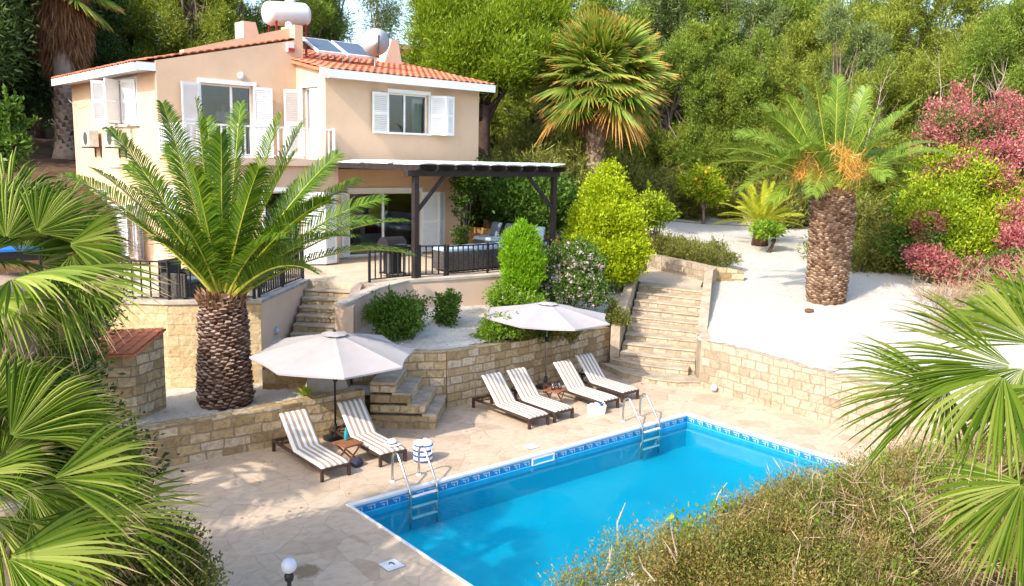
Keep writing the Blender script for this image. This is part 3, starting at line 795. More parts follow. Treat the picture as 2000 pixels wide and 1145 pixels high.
# ------------------------------------------------------------------ wide stair on the right
L3, L11 = Vector((10.78, 3.82)), Vector((14.36, 6.40)); R3, R11 = Vector((11.70, 2.20)), Vector((14.89, 4.50)); rr = .168
ws = empty('garden_stairs', (12.5, 3.9, 0), 0, 'wide sandstone stairway climbing beside the white gravel slope', 'stairs')
def edge(k):
    t = (k - 3) / 8.0
    return L3.lerp(L11, t), R3.lerp(R11, t)
rg = random.Random(2)
for k in range(1, 12):
    if k == 1: l, r = [Vector((10.42, 4.35)), Vector((10.15, 3.3)), Vector((10.30, 2.30)), Vector((10.62, 1.75))], Vector((11.13, 1.40))
    elif k == 2: l, r = [Vector((10.52, 4.1)), Vector((10.72, 3.1))], Vector((11.30, 1.95))
    else: q = edge(k); l, r = [q[0]], q[1]
    nl, nr = edge(max(k + 1, 3)) if k < 11 else (edge(11)[0] + Vector((.5, .35)), edge(11)[1] + Vector((.5, .35)))
    zt = rr * k
    ev = Vector((.572, -.82)) * (.13 if k > 2 else 0); r = r + ev; back = [nr + Vector((.25, .17)) + ev, nl + Vector((.25, .17)) - ev]
    if k > 2: l = [l[0] - ev]
    front = l + [r]
    poly = [(p.x, p.y) for p in front + back]
    MB().prism(poly, -.05, zt - .045).build('riser', M['stone_pale'], ws)
    lip = [(p + Vector((-.025, -.018))) for p in front]
    MB().prism([(p.x, p.y) for p in lip + back], zt - .0445, zt - rg.uniform(0, .004)).build('tread', M['step_stone'], ws, bevel=.01)
mb = MB(); lp = [(14.5, 6.5), (15.05, 4.62), (16.95, 5.95), (18.0, 8.2), (18.3, 10.2), (17.2, 12.0), (13.5, 11.2), (14.8, 9.6), (16.2, 8.6)]
mb.prism(lp, 1.5, 1.845); tag(mb.build('stair_landing', M['terrace']), kind='structure')
rc = [(11.13, 1.44, 1.28), (11.85, 2.14, 1.36), (12.9, 2.9, 1.66), (14.9, 4.36, 2.16), (16.4, 5.45, 2.32), (17.0, 5.75, 2.36)]
topped('right_stair_cheek', 'sloping stone cheek wall on the gravel side of the garden stairway', [(p[0], p[1]) for p in rc], .26, -.1, [p[2] for p in rc], M['step_stone'], None, side=-1)
bw = [(17.0, 5.8, 2.36), (17.55, 7.2, 2.36), (18.15, 9.9, 2.38), (17.9, 11.6, 2.45)]
topped('landing_wall', 'yellow stone wall at the back of the stair landing under the hedge', [(p[0], p[1]) for p in bw], .3, 1.3, [p[2] for p in bw], M['stone_pale'], None, side=-1)
topped('landing_wall', 'short rough stone return wall beside the top of the stairway', [(17.05, 5.72), (17.6, 5.25), (17.9, 4.95)], .3, 1.3, [2.36, 2.30, 2.22], M['stone'], None, side=1)
lc = [(10.78, 4.02, 1.22), (11.9, 4.85, 1.55), (13.1, 5.72, 1.92), (14.3, 6.62, 2.28), (15.0, 7.2, 2.34)]
topped('left_stair_cheek', 'sloping stone cheek wall between stairway and flowering bushes', [(p[0], p[1]) for p in lc], .26, -.1, [p[2] for p in lc], M['step_stone'], None, side=1)

# ------------------------------------------------------------------ terrace (N frame, floor 2.59)
ZT = 2.59
ridge = [(3.32, 5.72), (4.60, 6.15), (5.75, 6.52), (6.8, 6.28), (8.7, 6.02), (11.7, 6.2)]
tw = empty('terrace_wall', N(5.5, 6.2, 1.3), YH, 'peach plastered terrace wall with pale ledge below the right railing', 'wall')
MB('N').strip(ridge + [(12.1, 6.6), (12.2, 9.4)], .30, .5, [2.25, 2.50, 2.56, 2.56, 2.56, 2.56, 2.56, 2.56], 1).build('plaster', M['plaster_pale'], tw)
MB('N').strip([(p[0] + .0, p[1] - .03) for p in ridge] + [(12.14, 6.55), (12.24, 9.4)], .36, [2.251, 2.501, 2.561, 2.561, 2.561, 2.561, 2.561, 2.561], [2.32, 2.57, 2.63, 2.63, 2.63, 2.63, 2.63, 2.63], 1).build('ledge', M['concrete'], tw)
MB('N').strip([(3.30, 5.74), (4.36, 7.02), (4.60, 7.02)], .24, .5, [2.245, 2.58, 2.58], -1).build('stair_cheek', M['plaster_pale'], tw)
mb = MB('N')
poly = [(4.45, 7.02), (4.75, 6.45), (5.75, 6.82), (6.8, 6.6), (8.7, 6.34), (11.85, 6.5), (11.95, 13.6), (1.0, 13.6), (-4, 13.6), (-4.2, 10.5), (-.50, 6.75), (1.2, 5.85), (3.66, 8.12)]
mb.prism(poly, 1.9, ZT); tag(mb.build('house_terrace', M['terrace']), kind='structure')
lw = empty('left_terrace_wall', N(0, 6.2, .6), YH, 'yellow rendered wall carrying the left terrace behind the date palm', 'wall')
MB('N').strip([(-4.3, 10.4), (-.52, 6.70), (1.18, 5.72)], .28, .4, ZT - .03, 1).build('render', M['yellow_render'], lw)
MB('N').strip([(-4.33, 10.37), (-.54, 6.66), (1.19, 5.67)], .36, ZT - .029, ZT + .04, 1).build('ledge', M['concrete'], lw)
lw2 = empty('stair_side_wall', N(2.5, 7, .6), YH, 'peach plastered wall between left terrace and the plaster-sided steps', 'wall')
MB('N').strip([(1.20, 5.74), (3.70, 8.16)], .26, .4, ZT - .03, 1).build('plaster', M['plaster_pale'], lw2)
MB('N').strip([(1.22, 5.70), (3.72, 8.12)], .34, ZT - .029, ZT + .035, 1).build('ledge', M['slate'], lw2)
ts = empty('terrace_steps', N(3, 6.8, 1.0), YH, 'narrow stone steps climbing to the terrace between plastered walls', 'steps')
tl, tr_ = Vector((3.60, 8.06)), Vector((4.42, 7.06)); dd = Vector((-.205, -.235))
for k in range(9):
    zt = ZT - .17 * (k + 1)
    p = [tl + dd * k, tr_ + dd * k, tr_ + dd * (k + 1), tl + dd * (k + 1)]
    q = [tl + dd * k, tr_ + dd * k, tr_ + dd * (k + 1.1), tl + dd * (k + 1.1)]
    MB('N').prism([(v.x, v.y) for v in p], .5, zt - .05).build('riser', M['stone'], ts)
    MB('N').prism([(v.x, v.y) for v in q], zt - .0495, zt).build('tread', M['step_stone'], ts, bevel=.008)

# railings
def railing(name, label, pts, h, z, mat, frame, sp=.125, post=.055, bal=.028, extra_posts=(), group=None, zlow=.08):
    base = FRAMES[frame](*pts[0], z)
    r = empty(name, base, YH if frame != 'W' else 0, label, 'railing', group)
    P = [Vector((p[0], p[1], z)) for p in pts]
    up = Vector((0, 0, 1))
    mb = MB(frame); mb2 = MB(frame)
    for p, q in zip(P[:-1], P[1:]):
        mb.bar(p + up * h, q + up * h, .05, .035); mb2.bar(p + up * zlow, q + up * zlow, .035, .03)
    mb.build('top_rail', mat, r); mb2.build('bottom_rail', mat, r)
    for p in P: MB(frame).bar(p - up * .02, p + up * (h + .04), post).build('post', mat, r)
    first = None
    for p, q in zip(P[:-1], P[1:]):
        n = max(1, int((q - p).length / sp))
        for i in range(1, n):
            c = p.lerp(q, i / n)
            if first is None:
                first = MB(frame).bar(c + up * (zlow + .012), c + up * (h - .015), bal).build('baluster', mat, r); c0 = c
            else:
                o = first.copy(); COL.objects.link(o); o.parent = r; o.location = c - c0
    return r
railing('terrace_railing', 'black railing in front of the barbecue on the right terrace', [(4.78, 6.90), (6.45, 6.98), (7.12, 6.72)], .86, ZT, M['black_metal'], 'N', .17)
railing('terrace_railing', 'black railing in front of the wicker sofa', [(7.22, 6.72), (8.6, 6.62), (9.6, 6.66), (11.3, 6.74)], .84, ZT, M['black_metal'], 'N', .17)
railing('terrace_railing', 'black railing of the left terrace above the yellow wall', [(-2.4, 9.0), (-.40, 6.86), (1.16, 5.98)], .88, ZT, M['black_metal'], 'N', .2)
railing('terrace_railing', 'black railing running up beside the terrace steps', [(1.36, 6.16), (2.5, 7.26), (3.60, 8.28)], .88, ZT, M['black_metal'], 'N', .15)
# ------------------------------------------------------------------ the house (H frame)
house = empty('house', H(5.7, 13.0, 3.35), YH, 'peach two storey villa with terracotta roofs and white shutters', 'house')
FZ, BZ, EZ = 3.35, 6.34, 8.95
X0, XB, XW, XR = .68, 5.35, 4.95, 10.88
YF, YB, YL, YE = 9.43, 11.2, 10.38, 17.4
def wall_holes(mb, P, u0, u1, z0, z1, holes, th):
    """P(u, z, d) -> point; d = depth into the house"""
    us = sorted({u0, u1} | {h[0] for h in holes} | {h[2] for h in holes}); zs = sorted({z0, z1} | {h[1] for h in holes} | {h[3] for h in holes})
    us = [u for u in us if u0 <= u <= u1]; zs = [z for z in zs if z0 <= z <= z1]
    solid = lambda i, j: 0 <= i < len(us) - 1 and 0 <= j < len(zs) - 1 and not any(h[0] <= (us[i] + us[i + 1]) / 2 <= h[2] and h[1] <= (zs[j] + zs[j + 1]) / 2 <= h[3] for h in holes)
    for i in range(len(us) - 1):
        for j in range(len(zs) - 1):
            if not solid(i, j): continue
            a, b_, c, d = us[i], us[i + 1], zs[j], zs[j + 1]
            mb.quad(P(a, c, 0), P(b_, c, 0), P(b_, d, 0), P(a, d, 0)); mb.quad(P(a, c, th), P(a, d, th), P(b_, d, th), P(b_, c, th))
            if not solid(i - 1, j): mb.quad(P(a, c, 0), P(a, d, 0), P(a, d, th), P(a, c, th))
            if not solid(i + 1, j): mb.quad(P(b_, c, 0), P(b_, c, th), P(b_, d, th), P(b_, d, 0))
            if not solid(i, j - 1): mb.quad(P(a, c, 0), P(a, c, th), P(b_, c, th), P(b_, c, 0))
            if not solid(i, j + 1): mb.quad(P(a, d, 0), P(b_, d, 0), P(b_, d, th), P(a, d, th))
front = lambda y: (lambda u, z, d: (u, y + d, z))
leftw = lambda x: (lambda u, z, d: (x + d, u, z))
TH = .24
mb = MB('H')
# left wall, lower and upper storey
wall_holes(mb, leftw(X0), YF, YE, 2.4, 6.45, [(9.94, 4.55, 10.85, 5.62), (12.9, 3.35, 14.1, 5.0), (15.9, 4.0, 16.95, 5.3)], TH)
wall_holes(mb, leftw(X0), YB + .001, 19.4, 6.451, 8.98, [(12.75, 7.42, 14.9, 8.72), (15.2, 7.42, 16.2, 8.72)], TH)
mb.box(X0, YE, 2.4, X0 + .5, 19.4, 6.45)
# lower block front and its right return, lower recessed wall
wall_holes(mb, front(YF), X0 + TH, XB, 2.6, 6.30, [(2.95, 3.36, 4.14, 5.56)], TH)
mb.box(XB - TH, YF + TH, 2.6, XB, YL + TH, 6.25)
wall_holes(mb, front(YL), XB, XR - TH, 2.6, 6.20, [(6.3, 3.37, 9.10, 5.48)], TH)
mb.box(XR - TH, YL, 2.6, XR, YE, 6.20)
# upper facade with its sloping top, pier
wall_holes(mb, front(YB), X0 + TH, XW, 6.2, 8.78, [(1.92, 6.50, 3.52, 8.62)], TH)
mb.hexa([(X0, YB, 8.781), (XW, YB, 8.781), (XW, YB + TH, 8.781), (X0, YB + TH, 8.781), (X0, YB, 9.12), (XW, YB, 10.12), (XW, YB + TH, 10.12), (X0, YB + TH, 9.12)])
mb.hexa([(1.6, YB + .32, 9.3), (XW, YB + .32, 10.0), (XW, YB + .62, 10.0), (1.6, YB + .62, 9.3), (1.6, YB + .32, 9.53), (XW, YB + .32, 10.52), (XW, YB + .62, 10.52), (1.6, YB + .62, 9.53)])
mb.box(XW - .02, YB + .004, 9.2, XW + .25, YB + .9, 10.58)
# right wing, upper storey
wall_holes(mb, front(YF + .002), XW, XR, 6.21, 8.98, [(7.18, 7.36, 8.73, 8.62)], TH)
wall_holes(mb, leftw(XW), YF + TH, YB, 6.35, 8.9, [(9.80, 6.50, 10.80, 8.66)], TH)
mb.hexa([(XW, YF + .1, 8.9), (XW + TH, YF + .1, 8.9), (XW + TH, YB, 8.9), (XW, YB, 8.9), (XW, YF + .1, 9.02), (XW + TH, YF + .1, 9.02), (XW + TH, YB, 9.46), (XW, YB, 9.46)])
wall_holes(mb, leftw(XR - TH), YF + TH, YE, 6.21, 8.98, [], TH - .001)
mb.box(X0 + TH, 19.1, 2.6, XR, 19.38, 8.9)
# soffit of the wing over the terrace door
mb.box(XB + .001, YF + TH + .001, 6.205, XR - TH - .002, YL + .3, 6.33)
mb.build('wall', M['plaster'], house)
# floors and ceilings inside
mb = MB('H')
mb.box(X0 + TH, YF + TH, 3.25, XB - .3, 19, FZ + .005); mb.box(XB - .25, YL + TH, 3.24, XR - TH, 19, FZ + .006)
mb.box(X0 + TH, YB + TH, 6.36, XW, 19, 6.47); mb.box(XW + TH, YF + TH, 6.37, XR - TH, 19, 6.475)
mb.build('floor', M['interior_floor'], house)
mb = MB('H')
mb.box(X0 + TH, YB + TH, 8.72, XW, 19, 8.80); mb.box(XW + TH, YF + TH, 8.74, XR - TH, 19, 8.82); mb.box(XB, YL + TH, 6.0, XR - TH, 19, 6.1); mb.box(X0 + TH, YF + TH, 6.02, XB - .26, 19, 6.1)
mb.build('ceiling', M['interior'], house)
mb = MB('H')
mb.box(X0 + TH, 14.6, 3.36, XB, 14.7, 6.0); mb.box(XB + .3, 14.6, 3.36, XR - TH, 14.72, 6.0); mb.box(XB - .1, YL + TH, 3.36, XB + .02, 14.6, 6.0)
mb.box(X0 + TH, 14.4, 6.48, XW, 14.5, 8.72); mb.box(XW + TH, 12.9, 6.48, XR - TH, 13.0, 8.72); mb.box(XW + .01, YB + TH, 6.48, XW + TH, 14.4, 8.72)
mb.build('inner_wall', M['interior'], house)

# tiled roofs
def tiles(name, org, ux, L, up, Wd, parent, wave=.24, row=.36, amp=.034):
    """org corner at the eave, ux direction along the eave, up vector up the slope"""
    org, ux, up = Vector(org), Vector(ux).normalized(), Vector(up).normalized(); nn = ux.cross(up).normalized()
    if nn.z < 0: nn = -nn
    nu = int(L / wave * 8); rows = int(Wd / row) + 1; V = []; F = []; k = 0
    rg = np.random.default_rng(3)
    for r_ in range(rows):
        s0, s1 = r_ * row, min((r_ + 1) * row + .03, Wd + .03)
        jit = rg.uniform(-.006, .006, int(L / wave) + 2)
        for q, s in ((0, s0), (1, s1)):
            for i in range(nu + 1):
                u = L * i / nu; ph = u / wave
                h = amp * (abs(math.sin(PI * ph)) ** 0.8 * 1.7 - .3) + (.028 if q == 0 else .0) + jit[int(ph)]
                if q == 0 and r_ == 0: pass
                V.append(org + ux * u + up * s + nn * h)
        for i in range(nu): F.append((k + i, k + i + 1, k + nu + 2 + i, k + nu + 1 + i))
        # nose of the row
        kk = k + 2 * (nu + 1)
        for i in range(nu + 1): V.append(V[k + i] - nn * .03)
        for i in range(nu): F.append((kk + i, kk + i + 1, k + i + 1, k + i))
        k += 3 * (nu + 1)
    P = [H(*p) for p in V]
    return npmesh(name, P, np.array(F), M['tile'], parent, smooth=False)
sl = Vector((0, 6.02, 1.19))
roofR = MB('H')
x0, x1 = XW - .16, 11.14
roofR.hexa([(x0, 8.98, 8.98), (x1, 8.98, 8.98), (x1, 15, 10.17), (x0, 15, 10.17), (x0, 8.98, 9.07), (x1, 8.98, 9.07), (x1, 15, 10.26), (x0, 15, 10.26)])
roofR.hexa([(x0, 15.001, 10.17), (x1, 15.001, 10.17), (x1, 19.6, 9.2), (x0, 19.6, 9.2), (x0, 15.001, 10.26), (x1, 15.001, 10.26), (x1, 19.6, 9.29), (x0, 19.6, 9.29)])
rp = roofR.build('roof', M['tile'], house)
tiles('roof_tiles', (x0, 8.95, 9.10), (1, 0, 0), x1 - x0, (0, 6.02, 1.19), 6.14, rp)
mb = MB('H')
for i in range(19):
    xa = x0 + (x1 - x0) * i / 19; mb.tube([(xa, 15, 10.30 + .02), (xa + .36, 15, 10.30)], [.085, .10], 8)
mb.build('ridge_tiles', M['tile'], rp)
mb = MB('H')
mb.box(x0 - .03, 8.88, 8.86, x1, 8.98, 9.10)
mb.hexa([(x0 - .03, 8.98, 8.86), (x0 + .03, 8.98, 8.86), (x0 + .03, YF, 8.95), (x0 - .03, YF, 8.95), (x0 - .03, 8.98, 9.10), (x0 + .03, 8.98, 9.10), (x0 + .03, YF, 9.19), (x0 - .03, YF, 9.19)])
mb.hexa([(x1 - .04, 8.98, 8.86), (x1 + .01, 8.98, 8.86), (x1 + .01, 15, 10.05), (x1 - .04, 15, 10.05), (x1 - .04, 8.98, 9.10), (x1 + .01, 8.98, 9.10), (x1 + .01, 15, 10.28), (x1 - .04, 15, 10.28)])
mb.box(x0 + .03, 8.981, 8.93, x1 - .05, YF, 8.97)
mb.build('fascia', M['fascia'], house)
# left block roof rising to the right
xl = .14
sx = (10.14 - 9.02) / (XW - xl)
rl = MB('H')
rl.hexa([(xl, YB + .3, 8.92), (XW + .1, YB + .3, 10.05), (XW + .1, 19.6, 10.05), (xl, 19.6, 8.92), (xl, YB + .3, 9.0), (XW + .1, YB + .3, 10.13), (XW + .1, 19.6, 10.13), (xl, 19.6, 9.0)])
rlo = rl.build('roof', M['tile'], house)
tiles('roof_tiles', (xl - .04, 19.6, 9.03), (0, -1, 0), 19.6 - YB - .02, (1, 0, sx), 5.0, rlo)
tiles('verge_tiles', (XW - .05, YB + .012, 10.155), (-1, 0, -.2345), 4.4, (0, 1, 0.02), .28, rlo, .24, .3, .02)
mb = MB('H')
mb.box(xl - .06, YB + .003, 8.80, xl + .04, 19.5, 9.02)
mb.box(xl + .04, YB + .006, 8.83, X0 - .001, YB + .08, 9.05)
mb.box(xl + .041, YB + .081, 8.86, X0 - .002, 19.4, 8.90)
mb.build('fascia', M['fascia'], house)

# chimneys
mb = MB('H')
mb.hexa([(5.3, 15.6, 9.8), (6.15, 15.6, 9.8), (6.15, 16.3, 9.8), (5.3, 16.3, 9.8), (5.3, 15.6, 11.2), (5.75, 15.6, 11.2), (5.75, 16.3, 11.2), (5.3, 16.3, 11.2)])
mb.build('chimney', M['plaster_pale'], house)
mb = MB('H')
mb.hexa([(9.42, 13.2, 9.7), (10.36, 13.2, 9.7), (10.36, 13.8, 9.7), (9.42, 13.8, 9.7), (9.86, 13.2, 10.86), (10.13, 13.2, 10.86), (10.13, 13.8, 10.86), (9.86, 13.8, 10.86)])
mb.build('chimney', M['plaster_pale'], house)

# windows and doors
def glazed(name, P, u0, u1, z0, z1, mull, parent, fr=.05, d0=.10, door=False):
    """sliding frame with panes; P(u, z, d)"""
    def bx(mb, a, b_, c, d, e0, e1):
        p = [P(a, c, e0), P(b_, c, e0), P(b_, c, e1), P(a, c, e1), P(a, d, e0), P(b_, d, e0), P(b_, d, e1), P(a, d, e1)]; mb.hexa(p)
    mb = MB('H')
    bx(mb, u0, u1, z1 - fr, z1, d0, d0 + .07); bx(mb, u0, u1, z0, z0 + fr, d0, d0 + .07)
    us = [u0] + mull + [u1]
    for i, u in enumerate(us):
        a, b_ = (u, u + fr) if i == 0 else ((u - fr, u) if i == len(us) - 1 else (u - fr * .6, u + fr * .6))
        bx(mb, a, b_, z0 + fr, z1 - fr, d0 + .002, d0 + .068)
    o = mb.build(name, M['white'], parent)
    for i in range(len(us) - 1):
        mb = MB('H'); a, b_ = us[i] + fr * .5, us[i + 1] - fr * .5
        mb.quad(P(a, z0 + fr * .5, d0 + .035), P(b_, z0 + fr * .5, d0 + .035), P(b_, z1 - fr * .5, d0 + .035), P(a, z1 - fr * .5, d0 + .035))
        mb.build('pane', M['glass'], o, fix=False)
    return o
def surround(P, u0, u1, z0, z1, parent, w=.07, sill=True, head=.09):
    mb = MB('H')
    def bx(a, b_, c, d, e0=-.035, e1=.02):
        mb.hexa([P(a, c, e0), P(b_, c, e0), P(b_, c, e1), P(a, c, e1), P(a, d, e0), P(b_, d, e0), P(b_, d, e1), P(a, d, e1)])
    bx(u0 - w, u1 + w, z1, z1 + head, -.05, .02)
    bx(u0 - w, u0, z0, z1); bx(u1, u1 + w, z0, z1)
    if sill: bx(u0 - w, u1 + w, z0 - .06, z0, -.09, .03)
    return mb.build('surround', M['white'], parent)
def shutter(p0, dirv, wd, z0, z1, parent, closed=True):
    """louvred leaf: hinge at plan point p0, along unit plan direction dirv"""
    d = Vector((dirv[0], dirv[1], 0)).normalized(); n = Vector((-d.y, d.x, 0)); o = Vector((p0[0], p0[1], 0))
    mb = MB('H')
    def bx(a, b_, c, e, t=.018):
        p = [o + d * a - n * t, o + d * b_ - n * t, o + d * b_ + n * t, o + d * a + n * t]
        mb.hexa([(*q.xy, c) for q in p] + [(*q.xy, e) for q in p])
    st = .055
    bx(0, st, z0, z1); bx(wd - st, wd, z0, z1); zm = (z0 + z1) / 2
    bx(st, wd - st, z0, z0 + .09, .0175); bx(st, wd - st, z1 - .08, z1, .0175); bx(st, wd - st, zm - .035, zm + .035, .0175)
    pitch = .052
    for lo, hi in ((z0 + .09, zm - .035), (zm + .035, z1 - .08)):
        m_ = int((hi - lo) / pitch)
        for i in range(m_):
            z = lo + (i + .5) * (hi - lo) / m_; h = .0265 if closed else .022; t = .012
            p = [o + d * st - n * t, o + d * (wd - st) - n * t, o + d * (wd - st) + n * t, o + d * st + n * t]
            zz = [z - h, z - h, z + h - .006, z + h - .006]
            mb.hexa([(*p[k].xy, zz[k]) for k in range(4)] + [(*p[k].xy, zz[k] + .007) for k in range(4)])
    return mb.build('shutter', M['white'], parent)
# upper window of the wing
Pf = front(YF)
w_ = glazed('window', Pf, 7.18, 8.73, 7.36, 8.62, [7.86], house); surround(Pf, 7.18, 8.73, 7.40, 8.62, w_, .06, True, .12)
shutter((7.14, YF - .06), (-1, -.08), .62, 7.34, 8.60, w_, False); shutter((8.78, YF - .06), (.75, -.66), .52, 7.36, 8.62, w_); shutter((8.78 + .42, YF - .40), (.98, .2), .34, 7.36, 8.62, w_)
mb = MB('H'); 
for i in range(5): mb.lathe([(.045, 7.4), (.04, 8.5)], (8.32 + i * .075, YF + .3 + .02 * (i % 2), 0), 8)
mb.build('curtain', M['curtain'], w_)
# balcony sliding door
Pb = front(YB)
d_ = glazed('balcony_door', Pb, 1.92, 3.52, 6.5, 8.62, [2.88], house, .06, .12); surround(Pb, 1.92, 3.52, 6.5, 8.62, d_, .09, False, .12)
shutter((1.86, YB - .05), (-.97, -.2), .56, 6.52, 8.60, d_); shutter((3.50, YB - .045), (.99, -.12), .58, 6.52, 8.60, d_)
# balcony side door of the wing
Pw = leftw(XW)
s_ = glazed('balcony_door', Pw, 9.80, 10.80, 6.5, 8.66, [10.2], house, .06, .10); surround(Pw, 9.80, 10.80, 6.5, 8.66, s_, .09, False, .12)
shutter((XW - .06, 10.84), (-.62, .25), .50, 6.52, 8.6, s_, False); shutter((XW - .05, 9.78), (-.35, .9), .30, 6.52, 8.6, s_)
# left wall windows
Pl = leftw(X0)
w1_ = glazed('window', Pl, 12.75, 14.9, 7.42, 8.72, [13.8], house); surround(Pl, 12.75, 14.9, 7.42, 8.72, w1_, .06, True, .06)
shutter((X0 - .05, 12.78), (-.25, .97), .72, 7.44, 8.70, w1_); shutter((X0 - .28, 13.52), (-.85, -.5), .55, 7.44, 8.70, w1_); shutter((X0 - .05, 14.85), (-.55, -.85), .68, 7.44, 8.70, w1_); shutter((X0 - .42, 14.25), (-.9, .3), .4, 7.44, 8.70, w1_)
w2_ = glazed('window', Pl, 15.2, 16.2, 7.42, 8.72, [], house); surround(Pl, 15.2, 16.2, 7.42, 8.72, w2_, .06, True, .06)
shutter((X0 - .05, 15.25), (-.8, .55), .5, 7.44, 8.70, w2_)
w3_ = glazed('window', Pl, 9.94, 10.85, 4.55, 5.62, [], house); surround(Pl, 9.94, 10.85, 4.55, 5.62, w3_, .06, True, .06)
shutter((X0 - .04, 9.98), (-.1, .99), .44, 4.57, 5.60, w3_); shutter((X0 - .04, 10.84), (-.1, -.99), .42, 4.57, 5.60, w3_)
w4_ = glazed('side_door', Pl, 12.9, 14.1, 3.36, 5.0, [13.5], house); surround(Pl, 12.9, 14.1, 3.36, 5.0, w4_, .06, False, .06)
shutter((X0 - .05, 12.92), (-.5, -.86), .6, 3.4, 4.98, w4_); shutter((X0 - .05, 14.06), (-.5, .86), .6, 3.4, 4.98, w4_)
w5_ = glazed('window', Pl, 15.9, 16.95, 4.0, 5.3, [16.4], house); surround(Pl, 15.9, 16.95, 4.0, 5.3, w5_, .06, True, .06)
# terrace sliding door under the wing
Pt = front(YL)
t_d = glazed('terrace_door', Pt, 6.3, 9.10, 3.37, 5.48, [7.66, 8.9], house, .07, .10); surround(Pt, 6.3, 9.10, 3.37, 5.48, t_d, .08, False, .13)
shutter((6.26, YL - .05), (-.95, -.3), .36, 3.4, 5.46, t_d); shutter((6.0, YL - .16), (-.97, .25), .38, 3.4, 5.46, t_d)
shutter((9.15, YL - .06), (.99, -.1), .68, 3.4, 5.46, t_d); shutter((9.83, YL - .14), (.9, .35), .36, 3.4, 5.46, t_d)
# block door with the shutters
b_d = glazed('garden_door', Pf, 2.95, 4.14, 3.36, 5.56, [], house, .06, .16); 
for c in list(children(b_d)): bpy.data.objects.remove(c)      # the leaf stands open: no glass
surround(Pf, 2.95, 4.14, 3.36, 5.56, b_d, .09, False, .12)
shutter((4.18, YF - .06), (.84, -.54), .60, 3.40, 5.54, b_d); shutter((4.69, YF - .37), (.95, .3), .46, 3.40, 5.54, b_d)
mb = MB('H')
for i in range(4): mb.lathe([(.05, 3.4), (.04, 5.5)], (3.78 + i * .09, YF + .42 + .03 * (i % 2), 0), 8)
mb.build('curtain', M['curtain'], b_d)

# balcony
bal = MB('H')
bal.box(X0 - .06, YF - .16, 6.302, XB - .06, YF - .001, 6.50); bal.box(X0 + TH, YF, 6.302, XW - .001, YB - .002, 6.49); bal.box(XW, YF - .001, 6.40, XB - .06, YF + .0015, 6.5)
bal.box(X0 - .06, YF, 6.452, X0 + TH - .001, YB - .003, 6.5)
bo = bal.build('balcony', M['plaster_pale'], house)
P_ = [(X0 + .02, YB - .06), (X0 + .02, YF - .09), (2.2, YF - .09), (3.7, YF - .09), (XB - .2, YF - .09), (XB - .2, YF - .03)]
mb = MB('H'); up = Vector((0, 0, 1)); V3 = [Vector((p[0], p[1], 6.5)) for p in P_]
for p, q in zip(V3[:-1], V3[1:]):
    mb.bar(p + up * .88, q + up * .88, .06, .05); mb.bar(p + up * .09, q + up * .09, .045, .04)
rb = mb.build('balcony_railing', M['white'], house)
first = None
for p in V3[:5]: MB('H').bar(p, p + up * .93, .075).build('post', M['white'], rb)
for p, q in zip(V3[:-2], V3[1:-1]):
    n = int((q - p).length / .155)
    for i in range(1, n):
        c = p.lerp(q, i / n)
        if first is None: first = MB('H').bar(c + up * .11, c + up * .86, .038).build('baluster', M['white'], rb); cc0 = c
        else:
            o = first.copy(); COL.objects.link(o); o.parent = rb; o.location = c - cc0
# lamps and alarm on the walls
mb = MB('H'); mb.lathe([(.0, 0), (.11, 0), (.11, .05), (.085, .09), (0, .10)], (3.14, YB, 8.90), 16, (0, -1, 0)); mb.build('wall_lamp', M['pool_white'], house, smooth=True)
al = MB('H').box(4.62, YB - .09, 9.74, 4.86, YB - .001, 10.02).build('alarm_box', M['pool_white'], house, bevel=.01)
MB('H').box(4.66, YB - .095, 9.745, 4.865, YB - .088, 9.86).build('strobe', M['red'], al)
mb = MB('H'); mb.tube([(X0 - .03, 17.2, 8.35), (X0 - .12, 17.6, 8.2), (X0 - .16, 18.6, 8.15), (X0 - .1, 19.4, 8.35)], .012, 6); mb.tube([(X0 - .02, 15.6, 6.1), (X0 - .03, 14.2, 6.13), (X0 - .03, 13.4, 6.15)], .018, 6)
mb.build('cable', M['grey_plastic'], house)

# things fixed to the house
for y0, lb in ((16.3, 'weathered air conditioner at the far end of the side wall'), (13.85, 'weathered air conditioner below the white side shutters')):
    r = empty('air_conditioner', H(X0 - .22, y0 + .7, 6.7), YH, lb, 'air conditioner', 'air conditioners on the side wall')
    MB('H').box(X0 - .40, y0, 6.74, X0 - .10, y0 + .84, 7.28).build('casing', M['cream_metal'], r, bevel=.02)
    mb = MB('H'); mb.lathe([(.0, 0), (.21, 0), (.21, .012), (.17, .02), (0, .02)], (X0 - .40, y0 + .36, 7.01), 18, (-1, 0, 0)); mb.build('fan_grille', M['dark_grille'], r)
    mb = MB('H')
    for yy in (y0 + .1, y0 + .7): mb.bar((X0 - .44, yy, 6.72), (X0 - .001, yy, 6.72), .04); mb.bar((X0 - .02, yy, 6.4), (X0 - .02, yy, 6.72), .04)
    mb.build('bracket', M['dark_grille'], r)
